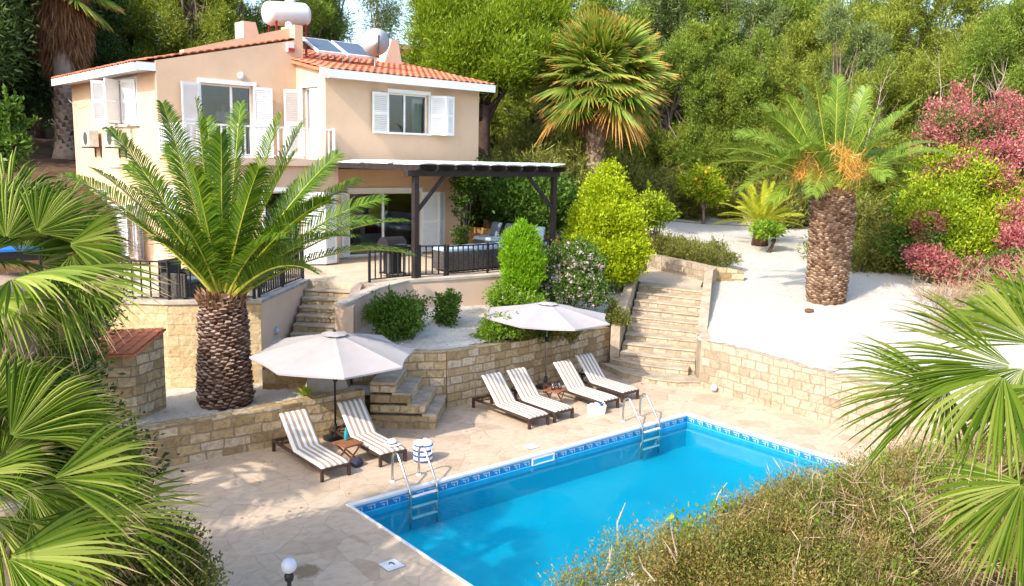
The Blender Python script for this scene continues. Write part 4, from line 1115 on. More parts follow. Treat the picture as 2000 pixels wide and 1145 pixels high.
# solar collectors
for xa, xb, lb in ((5.62, 6.58, 'solar collector under the white water tank'), (6.68, 7.74, 'solar collector beside the satellite dish')):
    r = empty('solar_panel', H(xa + .5, 11.5, 9.55), YH, lb, 'solar panel', 'solar collectors on the tiled roof')
    lo, hi = Vector((0, 11.0, 9.86)), Vector((0, 12.05, 10.38))
    def pt(x, t, h): return (x, lo.y + (hi.y - lo.y) * t - h * .44, lo.z + (hi.z - lo.z) * t + h * .9)
    MB('H').hexa([pt(xa, 0, -.09), pt(xb, 0, -.09), pt(xb, 1, -.09), pt(xa, 1, -.09), pt(xa, 0, 0), pt(xb, 0, 0), pt(xb, 1, 0), pt(xa, 1, 0)]).build('frame', M['white'], r, bevel=.008)
    MB('H').quad(pt(xa + .04, .04, .004), pt(xb - .04, .04, .004), pt(xb - .04, .96, .004), pt(xa + .04, .96, .004)).build('collector', M['solar'], r, fix=False)
    mb = MB('H')
    for x in (xa + .08, xb - .08): mb.bar((x, 11.05, 9.50), (x, 11.05, 9.82), .035); mb.bar((x, 11.95, 9.68), (x, 11.95, 10.26), .035)
    mb.build('stand', M['grey_metal'], r)
# water tank
r = empty('water_tank', H(5.5, 12.8, 10.0), YH, 'white horizontal water tank on a rusty stand above the roof', 'water tank')
prof = [(.0, 0), (.2, .01), (.31, .05), (.36, .12), (.375, .2), (.375, 1.35), (.36, 1.43), (.31, 1.5), (.2, 1.54), (0, 1.55)]
MB('H').lathe(prof, (4.72, 12.8, 11.08), 28, (1, 0, .08)).build('drum', M['pool_white'], r, smooth=True)
MB('H').lathe([(.0, .0), (.16, .0), (.16, .07), (.12, .10), (0, .10)], (5.62, 12.8, 11.50), 16).build('cap', M['pool_white'], r)
mb = MB('H')
for x in (5.0, 6.05):
    for y in (12.55, 13.05): mb.bar((x, y, 9.85), (x, y, 10.85), .05)
    mb.bar((x, 12.5, 10.8), (x, 13.1, 10.84), .05)
mb.build('stand', M['maroon'], r)
mb = MB('H'); mb.lathe([(0, 0), (.11, 0), (.12, .02), (.1, .05), (0, .05)], (5.32, 12.35, 10.72), 14, (-.2, -1, .2)); mb.build('float_valve', M['pool_white'], r)
# satellite dish
r = empty('satellite_dish', H(7.62, 10.8, 9.5), YH, 'round white satellite dish on the tiled roof', 'satellite dish')
prof = [(.0, 0), (.15, .012), (.3, .028), (.40, .052), (.46, .07), (.465, .066), (.40, .085), (.3, .038), (.15, .0), (0, -.012)]
nrm = Vector((-.60, -.78, .20)).normalized()
MB('H').lathe(prof[:5], (7.64, 10.86, 10.30), 30, nrm).build('reflector', M['dish_white'], r, smooth=True, fix=False)
c = Vector((7.64, 10.86, 10.30)); tip = c + nrm * .40 + Vector((.16, 0, .10))
MB('H').bar(Vector((7.66, 10.74, 9.80)), tip, .05).build('arm', M['dark_grille'], r); MB('H').lathe([(0, 0), (.035, 0), (.035, .08), (0, .08)], tip, 8, -nrm).build('receiver', M['dark_grille'], r)
MB('H').tube([(7.68, 10.98, 9.48), (7.68, 10.98, 10.25)], .03, 8).build('mast', M['grey_metal'], r)
# ------------------------------------------------------------------ pergola (H frame)
pg = empty('pergola', H(7.8, 7.3, 3.35), YH, 'dark stained timber pergola with white roof panels over the terrace', 'pergola')
for x in (5.18, 10.38): MB('H').box(x - .075, 5.11, 3.352, x + .075, 5.26, 6.12).build('post', M['dark_wood'], pg, bevel=.01)
MB('H').box(4.88, 5.10, 6.121, 10.56, 5.27, 6.27).build('beam', M['dark_wood'], pg, bevel=.008)
MB('H').box(5.36, YF - .07, 6.22, 10.86, YF - .003, 6.38).build('ledger', M['dark_wood'], pg)
for (xa, xb) in ((5.25, 6.15), (10.30, 9.30)):
    MB('H').bar((xa, 5.19, 5.20), (xb, 5.19, 6.13), .085, .085).build('brace', M['dark_wood'], pg)
for i in range(10):
    x = 4.98 + i * .605
    mb = MB('H')
    pr_ = [(4.74, 6.40), (4.70, 6.33), (4.82, 6.275), (5.0, 6.272), (YF - .08, 6.272), (YF - .08, 6.42), (4.74, 6.42)]
    mb.add([(x - .025, y, z) for y, z in pr_] + [(x + .025, y, z) for y, z in pr_], [tuple(range(7))[::-1], tuple(range(7, 14))] + [(k, (k + 1) % 7, 7 + (k + 1) % 7, 7 + k) for k in range(7)])
    mb.build('rafter', M['dark_wood'], pg)
rg = random.Random(4)
for i in range(9):
    x = 4.98 + i * .605
    for j, (ya, yb) in enumerate(((4.72, 5.9), (6.15, 7.35), (7.6, 8.8))):
        z = 6.425 + .008 * ((i + j) % 2)
        mb = MB('H'); t8 = .075; mb.hexa([(x - .02, ya, z), (x + .565, ya, z + t8), (x + .565, yb, z + t8), (x - .02, yb, z), (x - .02, ya, z + .025), (x + .565, ya, z + .025 + t8), (x + .565, yb, z + .025 + t8), (x - .02, yb, z + .025)])
        mb.build('roof_panel', M['translucent_white'], pg)

# bamboo screen along the right edge of the terrace
bs = empty('bamboo_screen', H(10.98, 7.8, 3.35), YH, 'tan bamboo screen fence along the right terrace edge behind the sofa', 'fence')
MB('H').box(10.97, 5.5, 3.36, 11.0, 10.3, 4.24).build('screen', M['bamboo'], bs)
for y in (5.5, 6.7, 7.9, 9.1, 10.3): MB('H').box(11.002, y - .03, 3.2, 11.06, y + .03, 4.2).build('post', M['brown_wood'], bs)

def cushion(mb, x0, y0, z0, x1, y1, z1, r=.05):
    mb.box(x0, y0, z0, x1, y1, z1)
def soft(name, x0, y0, z0, x1, y1, z1, mat, parent, b=.045, frame='H'):
    o = MB(frame).box(x0, y0, z0, x1, y1, z1).build(name, mat, parent)
    m_ = o.modifiers.new('bevel', 'BEVEL'); m_.width = b; m_.segments = 3
    for p in o.data.polygons: p.use_smooth = True
    return o
# wicker corner sofa
sf = empty('wicker_sofa', H(9.2, 6.6, 3.35), YH, 'dark wicker corner sofa with pale blue seat pads on the right terrace', 'sofa')
for (a, b_, c, d) in ((6.75, 5.75, 7.75, 6.55), (7.76, 5.75, 8.80, 6.55), (8.81, 5.75, 10.05, 6.55), (10.06, 5.75, 10.9, 7.2), (10.06, 7.21, 10.9, 8.7)):
    MB('H').box(a, b_, 3.40, c - .01, d, 3.92).build('base', M['wicker'], sf, bevel=.015)
    soft('seat_pad', a + .02, b_ + .02, 3.922, c - .03, d - .02, 4.05, M['cushion_blue'], sf)
MB('H').box(10.80, 5.76, 3.921, 10.9, 8.7, 4.16).build('backrest', M['wicker'], sf, bevel=.015)
for i, (x, y, rz, m_) in enumerate(((10.55, 8.2, -.3, 'cushion_grey'), (10.55, 7.45, -.2, 'cushion_grey'), (10.56, 6.75, .15, 'cushion_grey'), (10.5, 6.15, .3, 'cushion_blue'), (9.55, 8.9, 0, 'cushion_blue'))):
    if i == 4: continue
    lab = ['grey scatter cushion at the far end of the wicker sofa', 'grey scatter cushion in the middle of the sofa back', 'grey scatter cushion at the corner of the wicker sofa', 'pale blue scatter cushion at the front corner of the sofa'][i]
    f = lambda p, q, r, x=x, y=y, rz=rz: H(x + p * math.cos(rz) - q * math.sin(rz), y + p * math.sin(rz) + q * math.cos(rz), 4.06 + r)
    mb = MB(f); lean = .16; ww = .33
    mb.hexa([(-.05, -ww, 0), (.07, -ww, 0), (.07, ww, 0), (-.05, ww, 0), (-.05 + lean, -ww, .46), (.07 + lean, -ww, .46), (.07 + lean, ww, .46), (-.05 + lean, ww, .46)])
    o = mb.build('scatter_cushion', M[m_]); md = o.modifiers.new('bevel', 'BEVEL'); md.width = .05; md.segments = 3
    tag(o, lab, 'cushion', 'scatter cushions on the wicker sofa')
# barbecue
bq = empty('barbecue', H(5.0, 6.0, 3.35), YH, 'black gas barbecue with domed hood and grey side shelves behind the railing', 'barbecue')
mb = MB('H'); arc = [(5.78 + .27 - .27 * math.cos(PI * i / 8), 4.20 + .25 * math.sin(PI * i / 8)) for i in range(9)]
n_ = len(arc)
mb.add([(4.72, y, z) for y, z in arc] + [(5.34, y, z) for y, z in arc], [tuple(range(n_))[::-1], tuple(range(n_, 2 * n_))] + [(k, k + 1, n_ + k + 1, n_ + k) for k in range(n_ - 1)] + [(n_ - 1, 0, n_, 2 * n_ - 1)])
hd = mb.build('hood', M['black_metal'], bq)
MB('H').bar((4.82, 5.72, 4.26), (5.24, 5.72, 4.26), .025).build('handle', M['steel'], hd)
MB('H').box(4.72, 5.78, 4.02, 5.34, 6.32, 4.195).build('firebox', M['black_metal'], bq)
for xa, xb in ((4.30, 4.715), (5.345, 5.72)): MB('H').box(xa, 5.82, 4.14, xb, 6.28, 4.17).build('side_shelf', M['grey_metal'], bq)
MB('H').box(4.86, 5.86, 3.47, 5.20, 6.24, 4.01).build('cabinet', M['black_metal'], bq)
for x in (4.76, 5.30):
    for y in (5.84, 6.26): MB('H').bar((x, y, 3.40), (x, y, 4.015), .035).build('leg', M['grey_metal'], bq)
MB('H').box(4.74, 5.82, 3.44, 5.32, 6.28, 3.465).build('bottom_shelf', M['black_metal'], bq)
for x in (4.76, 5.30): MB('H').lathe([(0, 0), (.06, 0), (.06, .035), (0, .035)], (x - .02, 5.84, 3.412), 12, (1, 0, 0)).build('wheel', M['black_metal'], bq)

# wicker armchairs and metal chair on the left terrace
def armchair(x, y, rz, label):
    r = empty('wicker_armchair', N(x, y, ZT), YH + rz, label, 'armchair', 'wicker armchairs on the left terrace')
    f = lambda p, q, h: N(x + p * math.cos(rz) - q * math.sin(rz), y + p * math.sin(rz) + q * math.cos(rz), ZT + h)
    MB(f).box(-.33, -.34, .06, .33, .33, .36).build('seat', M['wicker'], r, bevel=.02)
    MB(f).hexa([(-.33, .331, .06), (.33, .331, .06), (.33, .42, .06), (-.33, .42, .06), (-.33, .40, .86), (.33, .40, .86), (.33, .48, .86), (-.33, .48, .86)]).build('backrest', M['wicker'], r, bevel=.02)
    for s in (-1, 1): MB(f).box(s * .331, -.34, .06, s * .42, .40, .60).build('armrest', M['wicker'], r, bevel=.02)
    soft('seat_pad', -.30, -.32, .362, .30, .32, .45, M['cushion_grey'], r, .03, f)
    for sx in (-.36, .36):
        for sy in (-.3, .36): MB(f).bar((sx, sy, 0), (sx, sy, .058), .05).build('leg', M['black_metal'], r)
armchair(.1, 7.2, .5, 'dark wicker armchair beside the railing corner post')
armchair(1.75, 7.9, -1.1, 'dark wicker armchair half hidden behind the date palm crown')
armchair(2.5, 9.0, -1.5, 'dark wicker armchair next to the terrace steps')
x, y, rz = -.2, 10.6, -1.9
mc = empty('metal_chair', N(x, y, ZT), YH + rz, 'slatted metal garden chair by the house side wall', 'chair')
f = lambda p, q, h: N(x + p * math.cos(rz) - q * math.sin(rz), y + p * math.sin(rz) + q * math.cos(rz), ZT + h)
MB(f).box(-.24, -.24, .42, .24, .24, .45).build('seat', M['grey_metal'], mc)
mb = MB(f)
for i in range(7): mb.bar((-.23, .25 + .02 * i, .52 + i * .065), (.23, .25 + .02 * i, .52 + i * .065), .04, .015)
mb.build('backrest', M['grey_metal'], mc)
for sx in (-.22, .22):
    MB(f).tube([(sx, -.22, 0), (sx, -.22, .42)], .014, 8).build('leg', M['grey_metal'], mc); MB(f).tube([(sx, .26, 0), (sx, .24, .42), (sx, .40, .98)], .014, 8).build('leg', M['grey_metal'], mc)
bt = empty('games_table', N(-1.7, 14.0, 2.6), YH, 'bright blue topped games table on the far left terrace', 'table')
MB('N').box(-3.1, 12.6, 3.26, -.9, 15.0, 3.32).build('table_top', M['blue_top'], bt)
MB('N').box(-3.0, 12.7, 3.0, -1.0, 14.9, 3.255).build('frame', M['black_metal'], bt)
for x in (-2.9, -1.1):
    for y in (12.8, 14.8): MB('N').box(x - .04, y - .04, 2.55, x + .04, y + .04, 3.0).build('leg', M['black_metal'], bt)
# white cabinet with maroon panel seen through the terrace door
tv = empty('cabinet', H(9.5, 14.2, 3.36), YH, 'white cabinet with a maroon front inside the terrace door', 'cabinet')
MB('H').box(8.9, 13.9, 3.37, 10.05, 14.4, 4.5).build('carcass', M['white'], tv); MB('H').box(9.1, 13.885, 3.75, 9.95, 13.899, 4.28).build('door', M['maroon'], tv)

# tile topped block behind the fan palms
A_, B_ = Vector((-2.06, 4.71)), Vector((-1.37, 5.17)); lf = Vector((-.86, .34)); 
bb = empty('tile_topped_wall', (-2.2, 5.2, .7), 0, 'stone block wall capped with sloping terracotta tiles beside the left terrace', 'wall')
P4 = [A_, B_, B_ + lf * 1.3, A_ + lf * 1.3]
MB().prism([(p.x, p.y) for p in P4], .4, [1.95, 2.28, 2.28, 1.95]).build('masonry', M['stone'], bb)
dA = (B_ - A_).normalized(); nA = Vector((dA.y, -dA.x))
Q4 = [A_ - dA * .06 + nA * .05, B_ + dA * .03 + nA * .05, B_ + lf * 1.35 + dA * .03, A_ + lf * 1.35 - dA * .06]
cp_ = MB().prism([(p.x, p.y) for p in Q4], [1.96, 2.30, 2.30, 1.96], [2.0, 2.34, 2.34, 2.0]).build('cap', M['tile'], bb)
o_ = Q4[0]; L_ = (Q4[1] - Q4[0]).length
V_ = []; F_ = []; k = 0
nr_ = 7
for r_ in range(nr_):
    t0, t1 = r_ / nr_, (r_ + 1.08) / nr_
    for q in (t0, t1):
        for i in range(49):
            u = i / 48; p = Q4[0].lerp(Q4[3], q).lerp(Q4[1].lerp(Q4[2], q), u)
            V_.append((p.x, p.y, 2.0 + .34 * u + .02 * abs(math.sin(PI * u * 6)) + .012 + (.016 if q == t0 else 0)))
    for i in range(48): F_.append((k + i, k + i + 1, k + 50 + i, k + 49 + i))
    k += 98
npmesh('tiles', V_, np.array(F_), M['tile'], cp_)

# ------------------------------------------------------------------ sun loungers
def make_lounger():
    r = empty('sun_lounger', (0, 0, 0), 0, 'tmp', 'sun lounger', 'sun loungers along the pool')
    W_ = .60; L_ = 2.08
    mb = MB()
    for x in (.025, W_ - .025): mb.bar((x, 0, .215), (x, L_, .215), .045, .05)
    for y in (.0225, L_ - .0225, 1.16): mb.bar((.05, y, .215), (W_ - .05, y, .215), .045, .048)
    mb.build('frame', M['brown_wood'], r)
    for x in (.027, W_ - .027):
        for y in (.03, L_ - .03): MB().box(x - .026, y - .029, 0, x + .026, y + .029, .189).build('leg', M['brown_wood'], r)
    mb = MB()
    for i in range(11): mb.box(.05, .05 + i * .10, .226, W_ - .05, .05 + i * .10 + .07, .242)
    mb.build('slats', M['brown_wood'], r)
    c, s = math.cos(R(45)), math.sin(R(45)); y0, z0 = 1.17, .235
    f = lambda x, t, h: (x, y0 + t * c - h * s, z0 + t * s + h * c)
    mb = MB(f)
    for x in (.075, W_ - .075): mb.box(x - .02, 0, -.018, x + .02, .84, .018)
    for i in range(8): mb.box(.096, .03 + i * .10, -.006, W_ - .096, .10 + i * .10, .014)
    mb.build('backrest', M['brown_wood'], r)
    mb = MB(); mb.bar((.09, y0 + .45 * c + .02, z0 + .45 * s - .04), (.09, 1.85, .205), .02); mb.bar((W_ - .09, y0 + .45 * c + .02, z0 + .45 * s - .04), (W_ - .09, 1.85, .205), .02); mb.bar((.05, 1.85, .205), (W_ - .05, 1.85, .205), .02)
    mb.build('prop', M['brown_wood'], r)
    # one continuous pad, seat then back, with soft rounded edges
    path = [(0.01, .245)] + [(.15 * i, .246) for i in range(1, 8)] + [(1.13, .247), (1.17, .262)] + [(y0 + t * c - .02 * s, z0 + t * s + .02 * c) for t in (.08, .2, .35, .5, .65, .78, .84)]
    V = []; F = []; th = .058; ns = 21
    rg = random.Random(8)
    for i, (y, z) in enumerate(path):
        a_ = path[max(i - 1, 0)]; b_ = path[min(i + 1, len(path) - 1)]; d = Vector((b_[0] - a_[0], b_[1] - a_[1])).normalized(); n_ = Vector((-d.y, d.x))
        end = (i == 0 or i == len(path) - 1)
        for k in range(ns):
            u = k / (ns - 1); h = th * (0.55 if end else 1.0) * (1 - .42 * abs(2 * u - 1) ** 8) + .004 * math.sin(u * PI * 10) + rg.uniform(-.002, .002)
            V.append((.012 + u * (W_ - .024), y + n_.x * h, z + n_.y * h))
        for k in range(ns): V.append((.012 + (1 - k / (ns - 1)) * (W_ - .024), y, z))
    m = 2 * ns; uv = []
    for i in range(len(path) - 1):
        for k in range(m): F.append((i * m + k, i * m + (k + 1) % m, (i + 1) * m + (k + 1) % m, (i + 1) * m + k))
    F.append(tuple(range(m))[::-1]); F.append(tuple((len(path) - 1) * m + k for k in range(m)))
    uvs = np.array([(v[0] - .012, v[1]) for v in V])
    npmesh('cushion', V, F, M['stripe'], r, uv=uvs, smooth=True)
    return r
proto = make_lounger()
spots = [(.085, 1.25, .012, 'brown striped lounger at the left end of the row beside the teak table'),
         (1.31, 1.27, -.01, 'striped lounger with a white sun hat on its foot end'),
         (5.10, 1.33, .006, 'striped lounger nearest to the rough stone steps'),
         (5.88, 1.36, .008, 'striped lounger between the stone steps one and the small teak table'),
         (7.34, 1.32, 0.0, 'striped lounger behind the white towel basket'),
         (8.32, 1.58, -.02, 'striped lounger closest to the garden stairway')]
for i, (x, y, a_, lb) in enumerate(spots):
    o = proto if i == 0 else copy_tree(proto)
    o.location = (x, y, 0); o.rotation_euler.z = a_; o['label'] = lb

def teak_table(x, y, rz, label):
    r = empty('side_table', (x, y, 0), rz, label, 'side table', 'small teak side tables')
    f = lambda p, q, h: (x + p * math.cos(rz) - q * math.sin(rz), y + p * math.sin(rz) + q * math.cos(rz), h)
    mb = MB(f)
    for i in range(7): mb.box(-.225 + i * .0645, -.21, .395, -.225 + i * .0645 + .058, .21, .413)
    for q in (-.19, .17): mb.box(-.22, q, .374, .22, q + .02, .3945)
    mb.build('table_top', M['teak'], r)
    for q in (-.165, .145):
        for s in (-1, 1): MB(f).bar((s * .18, q + (.012 if s > 0 else 0), .005), (-s * .18, q + (.012 if s > 0 else 0), .375), .035, .012, (0, 1, 0)).build('leg', M['teak'], r)
    MB(f).bar((.17, -.16, .03), (.17, .17, .03), .02).build('stretcher', M['teak'], r)
    return r
teak_table(.96, 1.86, .1, 'teak folding table holding the teal bottle')
teak_table(6.80, 2.36, .35, 'teak folding table holding the glass jug')
# things on and by the tables
bo_ = empty('water_bottle', (.98, 1.98, .413), 0, 'teal water bottle standing on the left teak table', 'bottle')
MB().lathe([(0, 0), (.036, .002), (.038, .02), (.038, .15), (.03, .185), (.022, .2), (0, .2)], (.98, 1.98, .4135), 16).build('body', M['teal'], bo_, smooth=True)
MB().lathe([(0, 0), (.022, 0), (.024, .03), (.012, .045), (0, .045)], (.98, 1.98, .6138), 12).build('cap', M['teal'], bo_)
for x, y, lb in ((6.72, 2.36, 'clear glass jug on the right teak table'), (6.88, 2.30, 'clear drinking glass beside the jug on the right teak table')):
    h = .17 if 'jug' in lb else .1
    tag(MB().lathe([(0, 0), (.04, 0), (.05, h * .5), (.045, h), (.042, h), (.046, h * .5), (.036, .01), (0, .01)], (x, y, .4135), 14).build('glass_jug' if 'jug' in lb else 'drinking_glass', M['clear_plastic'], smooth=True), lb, 'jug' if 'jug' in lb else 'glass')
def lump(name, c, r, mat, label=None, cat=None, seed=1, flat=.6, parent=None):
    bm = bmesh.new(); bmesh.ops.create_icosphere(bm, subdivisions=3, radius=1); rg = np.random.default_rng(seed)
    ph = rg.uniform(0, 6, 6)
    V = np.array([v.co[:] for v in bm.verts]); F = [[v.index for v in f.verts] for f in bm.faces]; bm.free()
    k = 1 + .16 * np.sin(3 * V[:, 0] + ph[0]) * np.sin(3.5 * V[:, 1] + ph[1]) + .08 * np.sin(8 * V[:, 2] + ph[2]) * np.sin(7 * V[:, 0] + ph[3])
    V = V * k[:, None] * np.array([r, r, r * flat]); V[:, 2] = np.maximum(V[:, 2], -r * flat * .75) + r * flat * .75
    o = npmesh(name, V + np.array(c), F, mat, parent, smooth=True)
    return tag(o, label, cat) if label else o
lump('cloth_bag', (1.0, 1.62, 0.0), .13, M['dark_cloth'], 'dark blue crumpled cloth bag lying under the left teak table', 'bag', 3, .7)
lump('sandal_pile', (.80, 2.22, 0.0), .10, M['dark_cloth'], 'dark pair of rolled clothes behind the left teak table', 'clothes', 5, .5)
# sun hat
hx_0 = (1.73, 1.52, .318)
ht = empty('sun_hat', hx_0, 0, 'white sun hat with dark band on the second lounger', 'hat')
MB().lathe([(0, .012), (.095, .012), (.165, .004), (.17, 0.0), (.165, 0.001), (0, .004)], hx_0, 24).build('brim', M['white_rope'], ht, smooth=True)
MB().lathe([(.095, .011), (.09, .06), (.07, .09), (.03, .10), (0, .10)], hx_0, 24).build('crown', M['white_rope'], ht, smooth=True)
MB().lathe([(.0965, .012), (.0945, .034), (.093, .034), (.095, .012)], hx_0, 24).build('band', M['dark_cloth'], ht)
# striped bag with towels
bg_ = empty('beach_bag', (2.17, 1.10, 0), 0, 'round blue and white striped rope bag stuffed with white towels', 'bag')
V_ = MB().lathe([(0, 0.0), (.165, 0.0), (.185, .04), (.195, .30), (.185, .36), (.175, .36), (.18, .05), (0, .03)], (2.17, 1.10, .002), 28).build('body', M['bag_stripe'], bg_, smooth=True)
for s in (-1, 1): MB().tube([(2.17 + s * .1, 1.10 - .16, .33), (2.17 + s * .08, 1.10 - .19, .22), (2.17 - s * .0, 1.10 - .205, .17)], .011, 6).build('handle', M['white_rope'], bg_)
for i, (dx, dy, lb) in enumerate(((-.05, .02, 'white towel bunched in the striped bag, left of the pair'), (.07, -.02, 'white towel bunched in the striped bag, right of the pair'))):
    lump('towel', (2.17 + dx, 1.10 + dy, .27), .12, M['towel'], lb, 'towel', 11 + i, .8)
# white basket with rolled towels
bk = empty('towel_basket', (7.13, 1.28, 0), -.12, 'white rectangular basket with rolled towels beside the right lounger foot', 'basket')
f = lambda p, q, h: (7.13 + p * math.cos(-.12) - q * math.sin(-.12), 1.28 + p * math.sin(-.12) + q * math.cos(-.12), h)
mb = MB(f); o1, o2, t = .155, .195, .016
for (xa, ya, xb, yb) in ((-1, -1, 1, -1), (1, -1, 1, 1), (1, 1, -1, 1), (-1, 1, -1, -1)):
    dx, dy = .195, .13
    B0 = [(xa * .165, ya * .105), (xb * .165, yb * .105)]; T0 = [(xa * dx, ya * dy), (xb * dx, yb * dy)]
    i0 = [(q[0] * .9, q[1] * .87) for q in B0]; iT = [(q[0] * .92, q[1] * .89) for q in T0]
    mb.hexa([(*B0[0], .0), (*B0[1], .0), (*i0[1], .0), (*i0[0], .0), (*T0[0], .225), (*T0[1], .225), (*iT[1], .225), (*iT[0], .225)])
mb.box(-.15, -.095, .001, .15, .095, .02)
mb.build('body', M['white_rope'], bk)
for s in (-1, 1): MB(f).tube([(s * .19, -.05, .215), (s * .215, -.03, .25), (s * .215, .03, .25), (s * .19, .05, .215)], .010, 6).build('handle', M['white_rope'], bk)
for i, (p, q, h, m_, lb) in enumerate(((-.10, .03, .20, 'towel', 'white rolled towel at the left in the white basket'), (-.02, -.03, .22, 'towel', 'white rolled towel in the middle of the white basket'), (.09, 0, .21, 'navy', 'navy rolled towel in the white basket'))):
    mb = MB(f); pr_ = [(0, 0), (.03, 0), (.05, .005), (.058, .02), (.058, .14), (.05, .155), (.03, .16), (0, .158)]
    tag(mb.lathe(pr_, (p, q - .08, h), 18, (0.05, 1, .1)).build('rolled_towel', M[m_], smooth=True), lb, 'towel', 'rolled towels in the basket')

# ------------------------------------------------------------------ parasols
def parasol(cx, cy, ph, rim, apex, tx, ty, label):
    r = empty('parasol', (cx, cy, 0), 0, label, 'parasol', 'pale canvas parasols')
    n = 8; Rr = 1.68; seg = 7; V = []; F = []; uv = []
    tilt = lambda x, y: tx * x + ty * y
    ring = 8
    for j in range(ring + 1):
        t = j / ring
        for k in range(n * seg):
            q = k / seg; i = int(q); u = q - i
            a0, a1 = ph + i * 2 * PI / n, ph + (i + 1) * 2 * PI / n
            x = (1 - u) * math.cos(a0) + u * math.cos(a1); y = (1 - u) * math.sin(a0) + u * math.sin(a1)
            sag = math.sin(PI * u)
            rad = Rr * t * (1 - .045 * sag * t)
            x, y = x * rad, y * rad
            z = apex - (apex - rim) * (t ** 1.12) - .045 * sag * t * (1 - .35 * t) - .010 * math.sin(9 * u * PI + k) * t * (1 - t)
            V.append((cx + x, cy + y, z + tilt(x, y)))
    m = n * seg
    for j in range(ring):
        for k in range(m): F.append((j * m + k, j * m + (k + 1) % m, (j + 1) * m + (k + 1) % m, (j + 1) * m + k))
    # valance hem
    b0 = ring * m
    for k in range(m): V.append((V[b0 + k][0] * 1.0, V[b0 + k][1], V[b0 + k][2] - .035))
    for k in range(m): F.append((b0 + k, b0 + (k + 1) % m, b0 + m + (k + 1) % m, b0 + m + k))
    cn = npmesh('canopy', V, np.array(F), M['canvas'], r, smooth=False)
    for p in cn.data.polygons: p.use_smooth = True
    mk = cn.modifiers.new('edge', 'EDGE_SPLIT'); mk.split_angle = R(7)
    V = []; F = []
    for j in range(4):
        t = j / 3
        for k in range(24):
            a_ = 2 * PI * k / 24; rad = .26 * t
            x, y = rad * math.cos(a_), rad * math.sin(a_); V.append((cx + x, cy + y, apex + .045 - .055 * t + tilt(x, y) + .006 * math.cos(8 * a_) * t))
    for j in range(3):
        for k in range(24): F.append((j * 24 + k, j * 24 + (k + 1) % 24, (j + 1) * 24 + (k + 1) % 24, (j + 1) * 24 + k))
    npmesh('vent_cap', V, np.array(F), M['canvas'], cn, smooth=True)
    MB().lathe([(0, 0), (.035, 0), (.04, .03), (.02, .06), (0, .06)], (cx, cy, apex + .03), 12).build('finial', M['black_metal'], r)
    MB().tube([(cx, cy, 0.05), (cx, cy, apex + .03)], .021, 12).build('pole', M['grey_metal'] if cx > 5 else M['black_metal'], r, smooth=True)
    MB().box(cx - .035, cy - .06, 1.22, cx + .035, cy + .035, 1.36).build('crank_box', M['black_metal'], r, bevel=.01)
    MB().lathe([(0, 0), (.26, 0), (.26, .05), (.06, .08), (.035, .30), (0, .30)], (cx, cy, .001), 24).build('base', M['black_metal'], r, bevel=.0)
    MB().lathe([(.0, 0), (.05, 0), (.05, .06), (0, .06)], (cx, cy, apex - .42), 10).build('runner', M['black_metal'], r)
    for k in range(8):
        a_ = ph + k * 2 * PI / 8; e = Vector((Rr * math.cos(a_), Rr * math.sin(a_), 0))
        P0 = Vector((cx, cy, apex - .025)); P1 = Vector((cx + e.x, cy + e.y, rim - .02 + tilt(e.x, e.y)))
        mid = P0.lerp(P1, .5); mb = MB(); mb.bar(P0, P1, .014); mb.bar(Vector((cx, cy, apex - .39)), mid, .012); mb.build('rib', M['grey_metal'], r)
    return r
parasol(1.45, 3.31, .41, 1.83, 2.24, .02, .06, 'pale parasol beside the date palm over the left pair of loungers')
parasol(7.72, 3.73, .46, 1.91, 2.23, -.01, .03, 'pale parasol over the right loungers before the retaining wall')

# ------------------------------------------------------------------ small lights
gp_ = (-2.42, -2.85)
gl_ = empty('globe_lamp', (gp_[0], gp_[1], 0), 0, 'round white globe lamp on a short black post by the pool', 'lamp')
MB().lathe([(.05, 0), (.04, .02), (.028, .04), (.026, .62), (.05, .64), (.06, .70), (.045, .74), (0, .74)], (*gp_, .001), 14).build('post', M['black_metal'], gl_, smooth=False)
bm = bmesh.new(); bmesh.ops.create_uvsphere(bm, u_segments=28, v_segments=16, radius=.098); V_ = [Vector(v.co) + Vector((*gp_, .835)) for v in bm.verts]; F_ = [[v.index for v in f.verts] for f in bm.faces]; bm.free()
npmesh('globe', V_, F_, M['globe'], gl_, smooth=True)
def bulkhead(c, n_, label):
    r = empty('bulkhead_lamp', c, 0, label, 'lamp', 'round bulkhead lamps on the walls')
    n_ = Vector(n_).normalized()
    MB().lathe([(0, 0), (.095, 0), (.095, .04), (.075, .06), (0, .06)], c, 18, n_).build('housing', M['grey_plastic'], r)
    MB().lathe([(0, .055), (.07, .06), (.055, .085), (0, .095)], c, 18, n_).build('lens', M['globe'], r, smooth=True)
bulkhead(N(1.83, 6.35, 1.75), Vector(N(.69, -.72, .0)), 'grey bulkhead lamp low on the plaster stair wall')
bulkhead((11.02, .86, .12), (-1, -.05, .15), 'grey bulkhead lamp at the foot of the pale retaining wall')
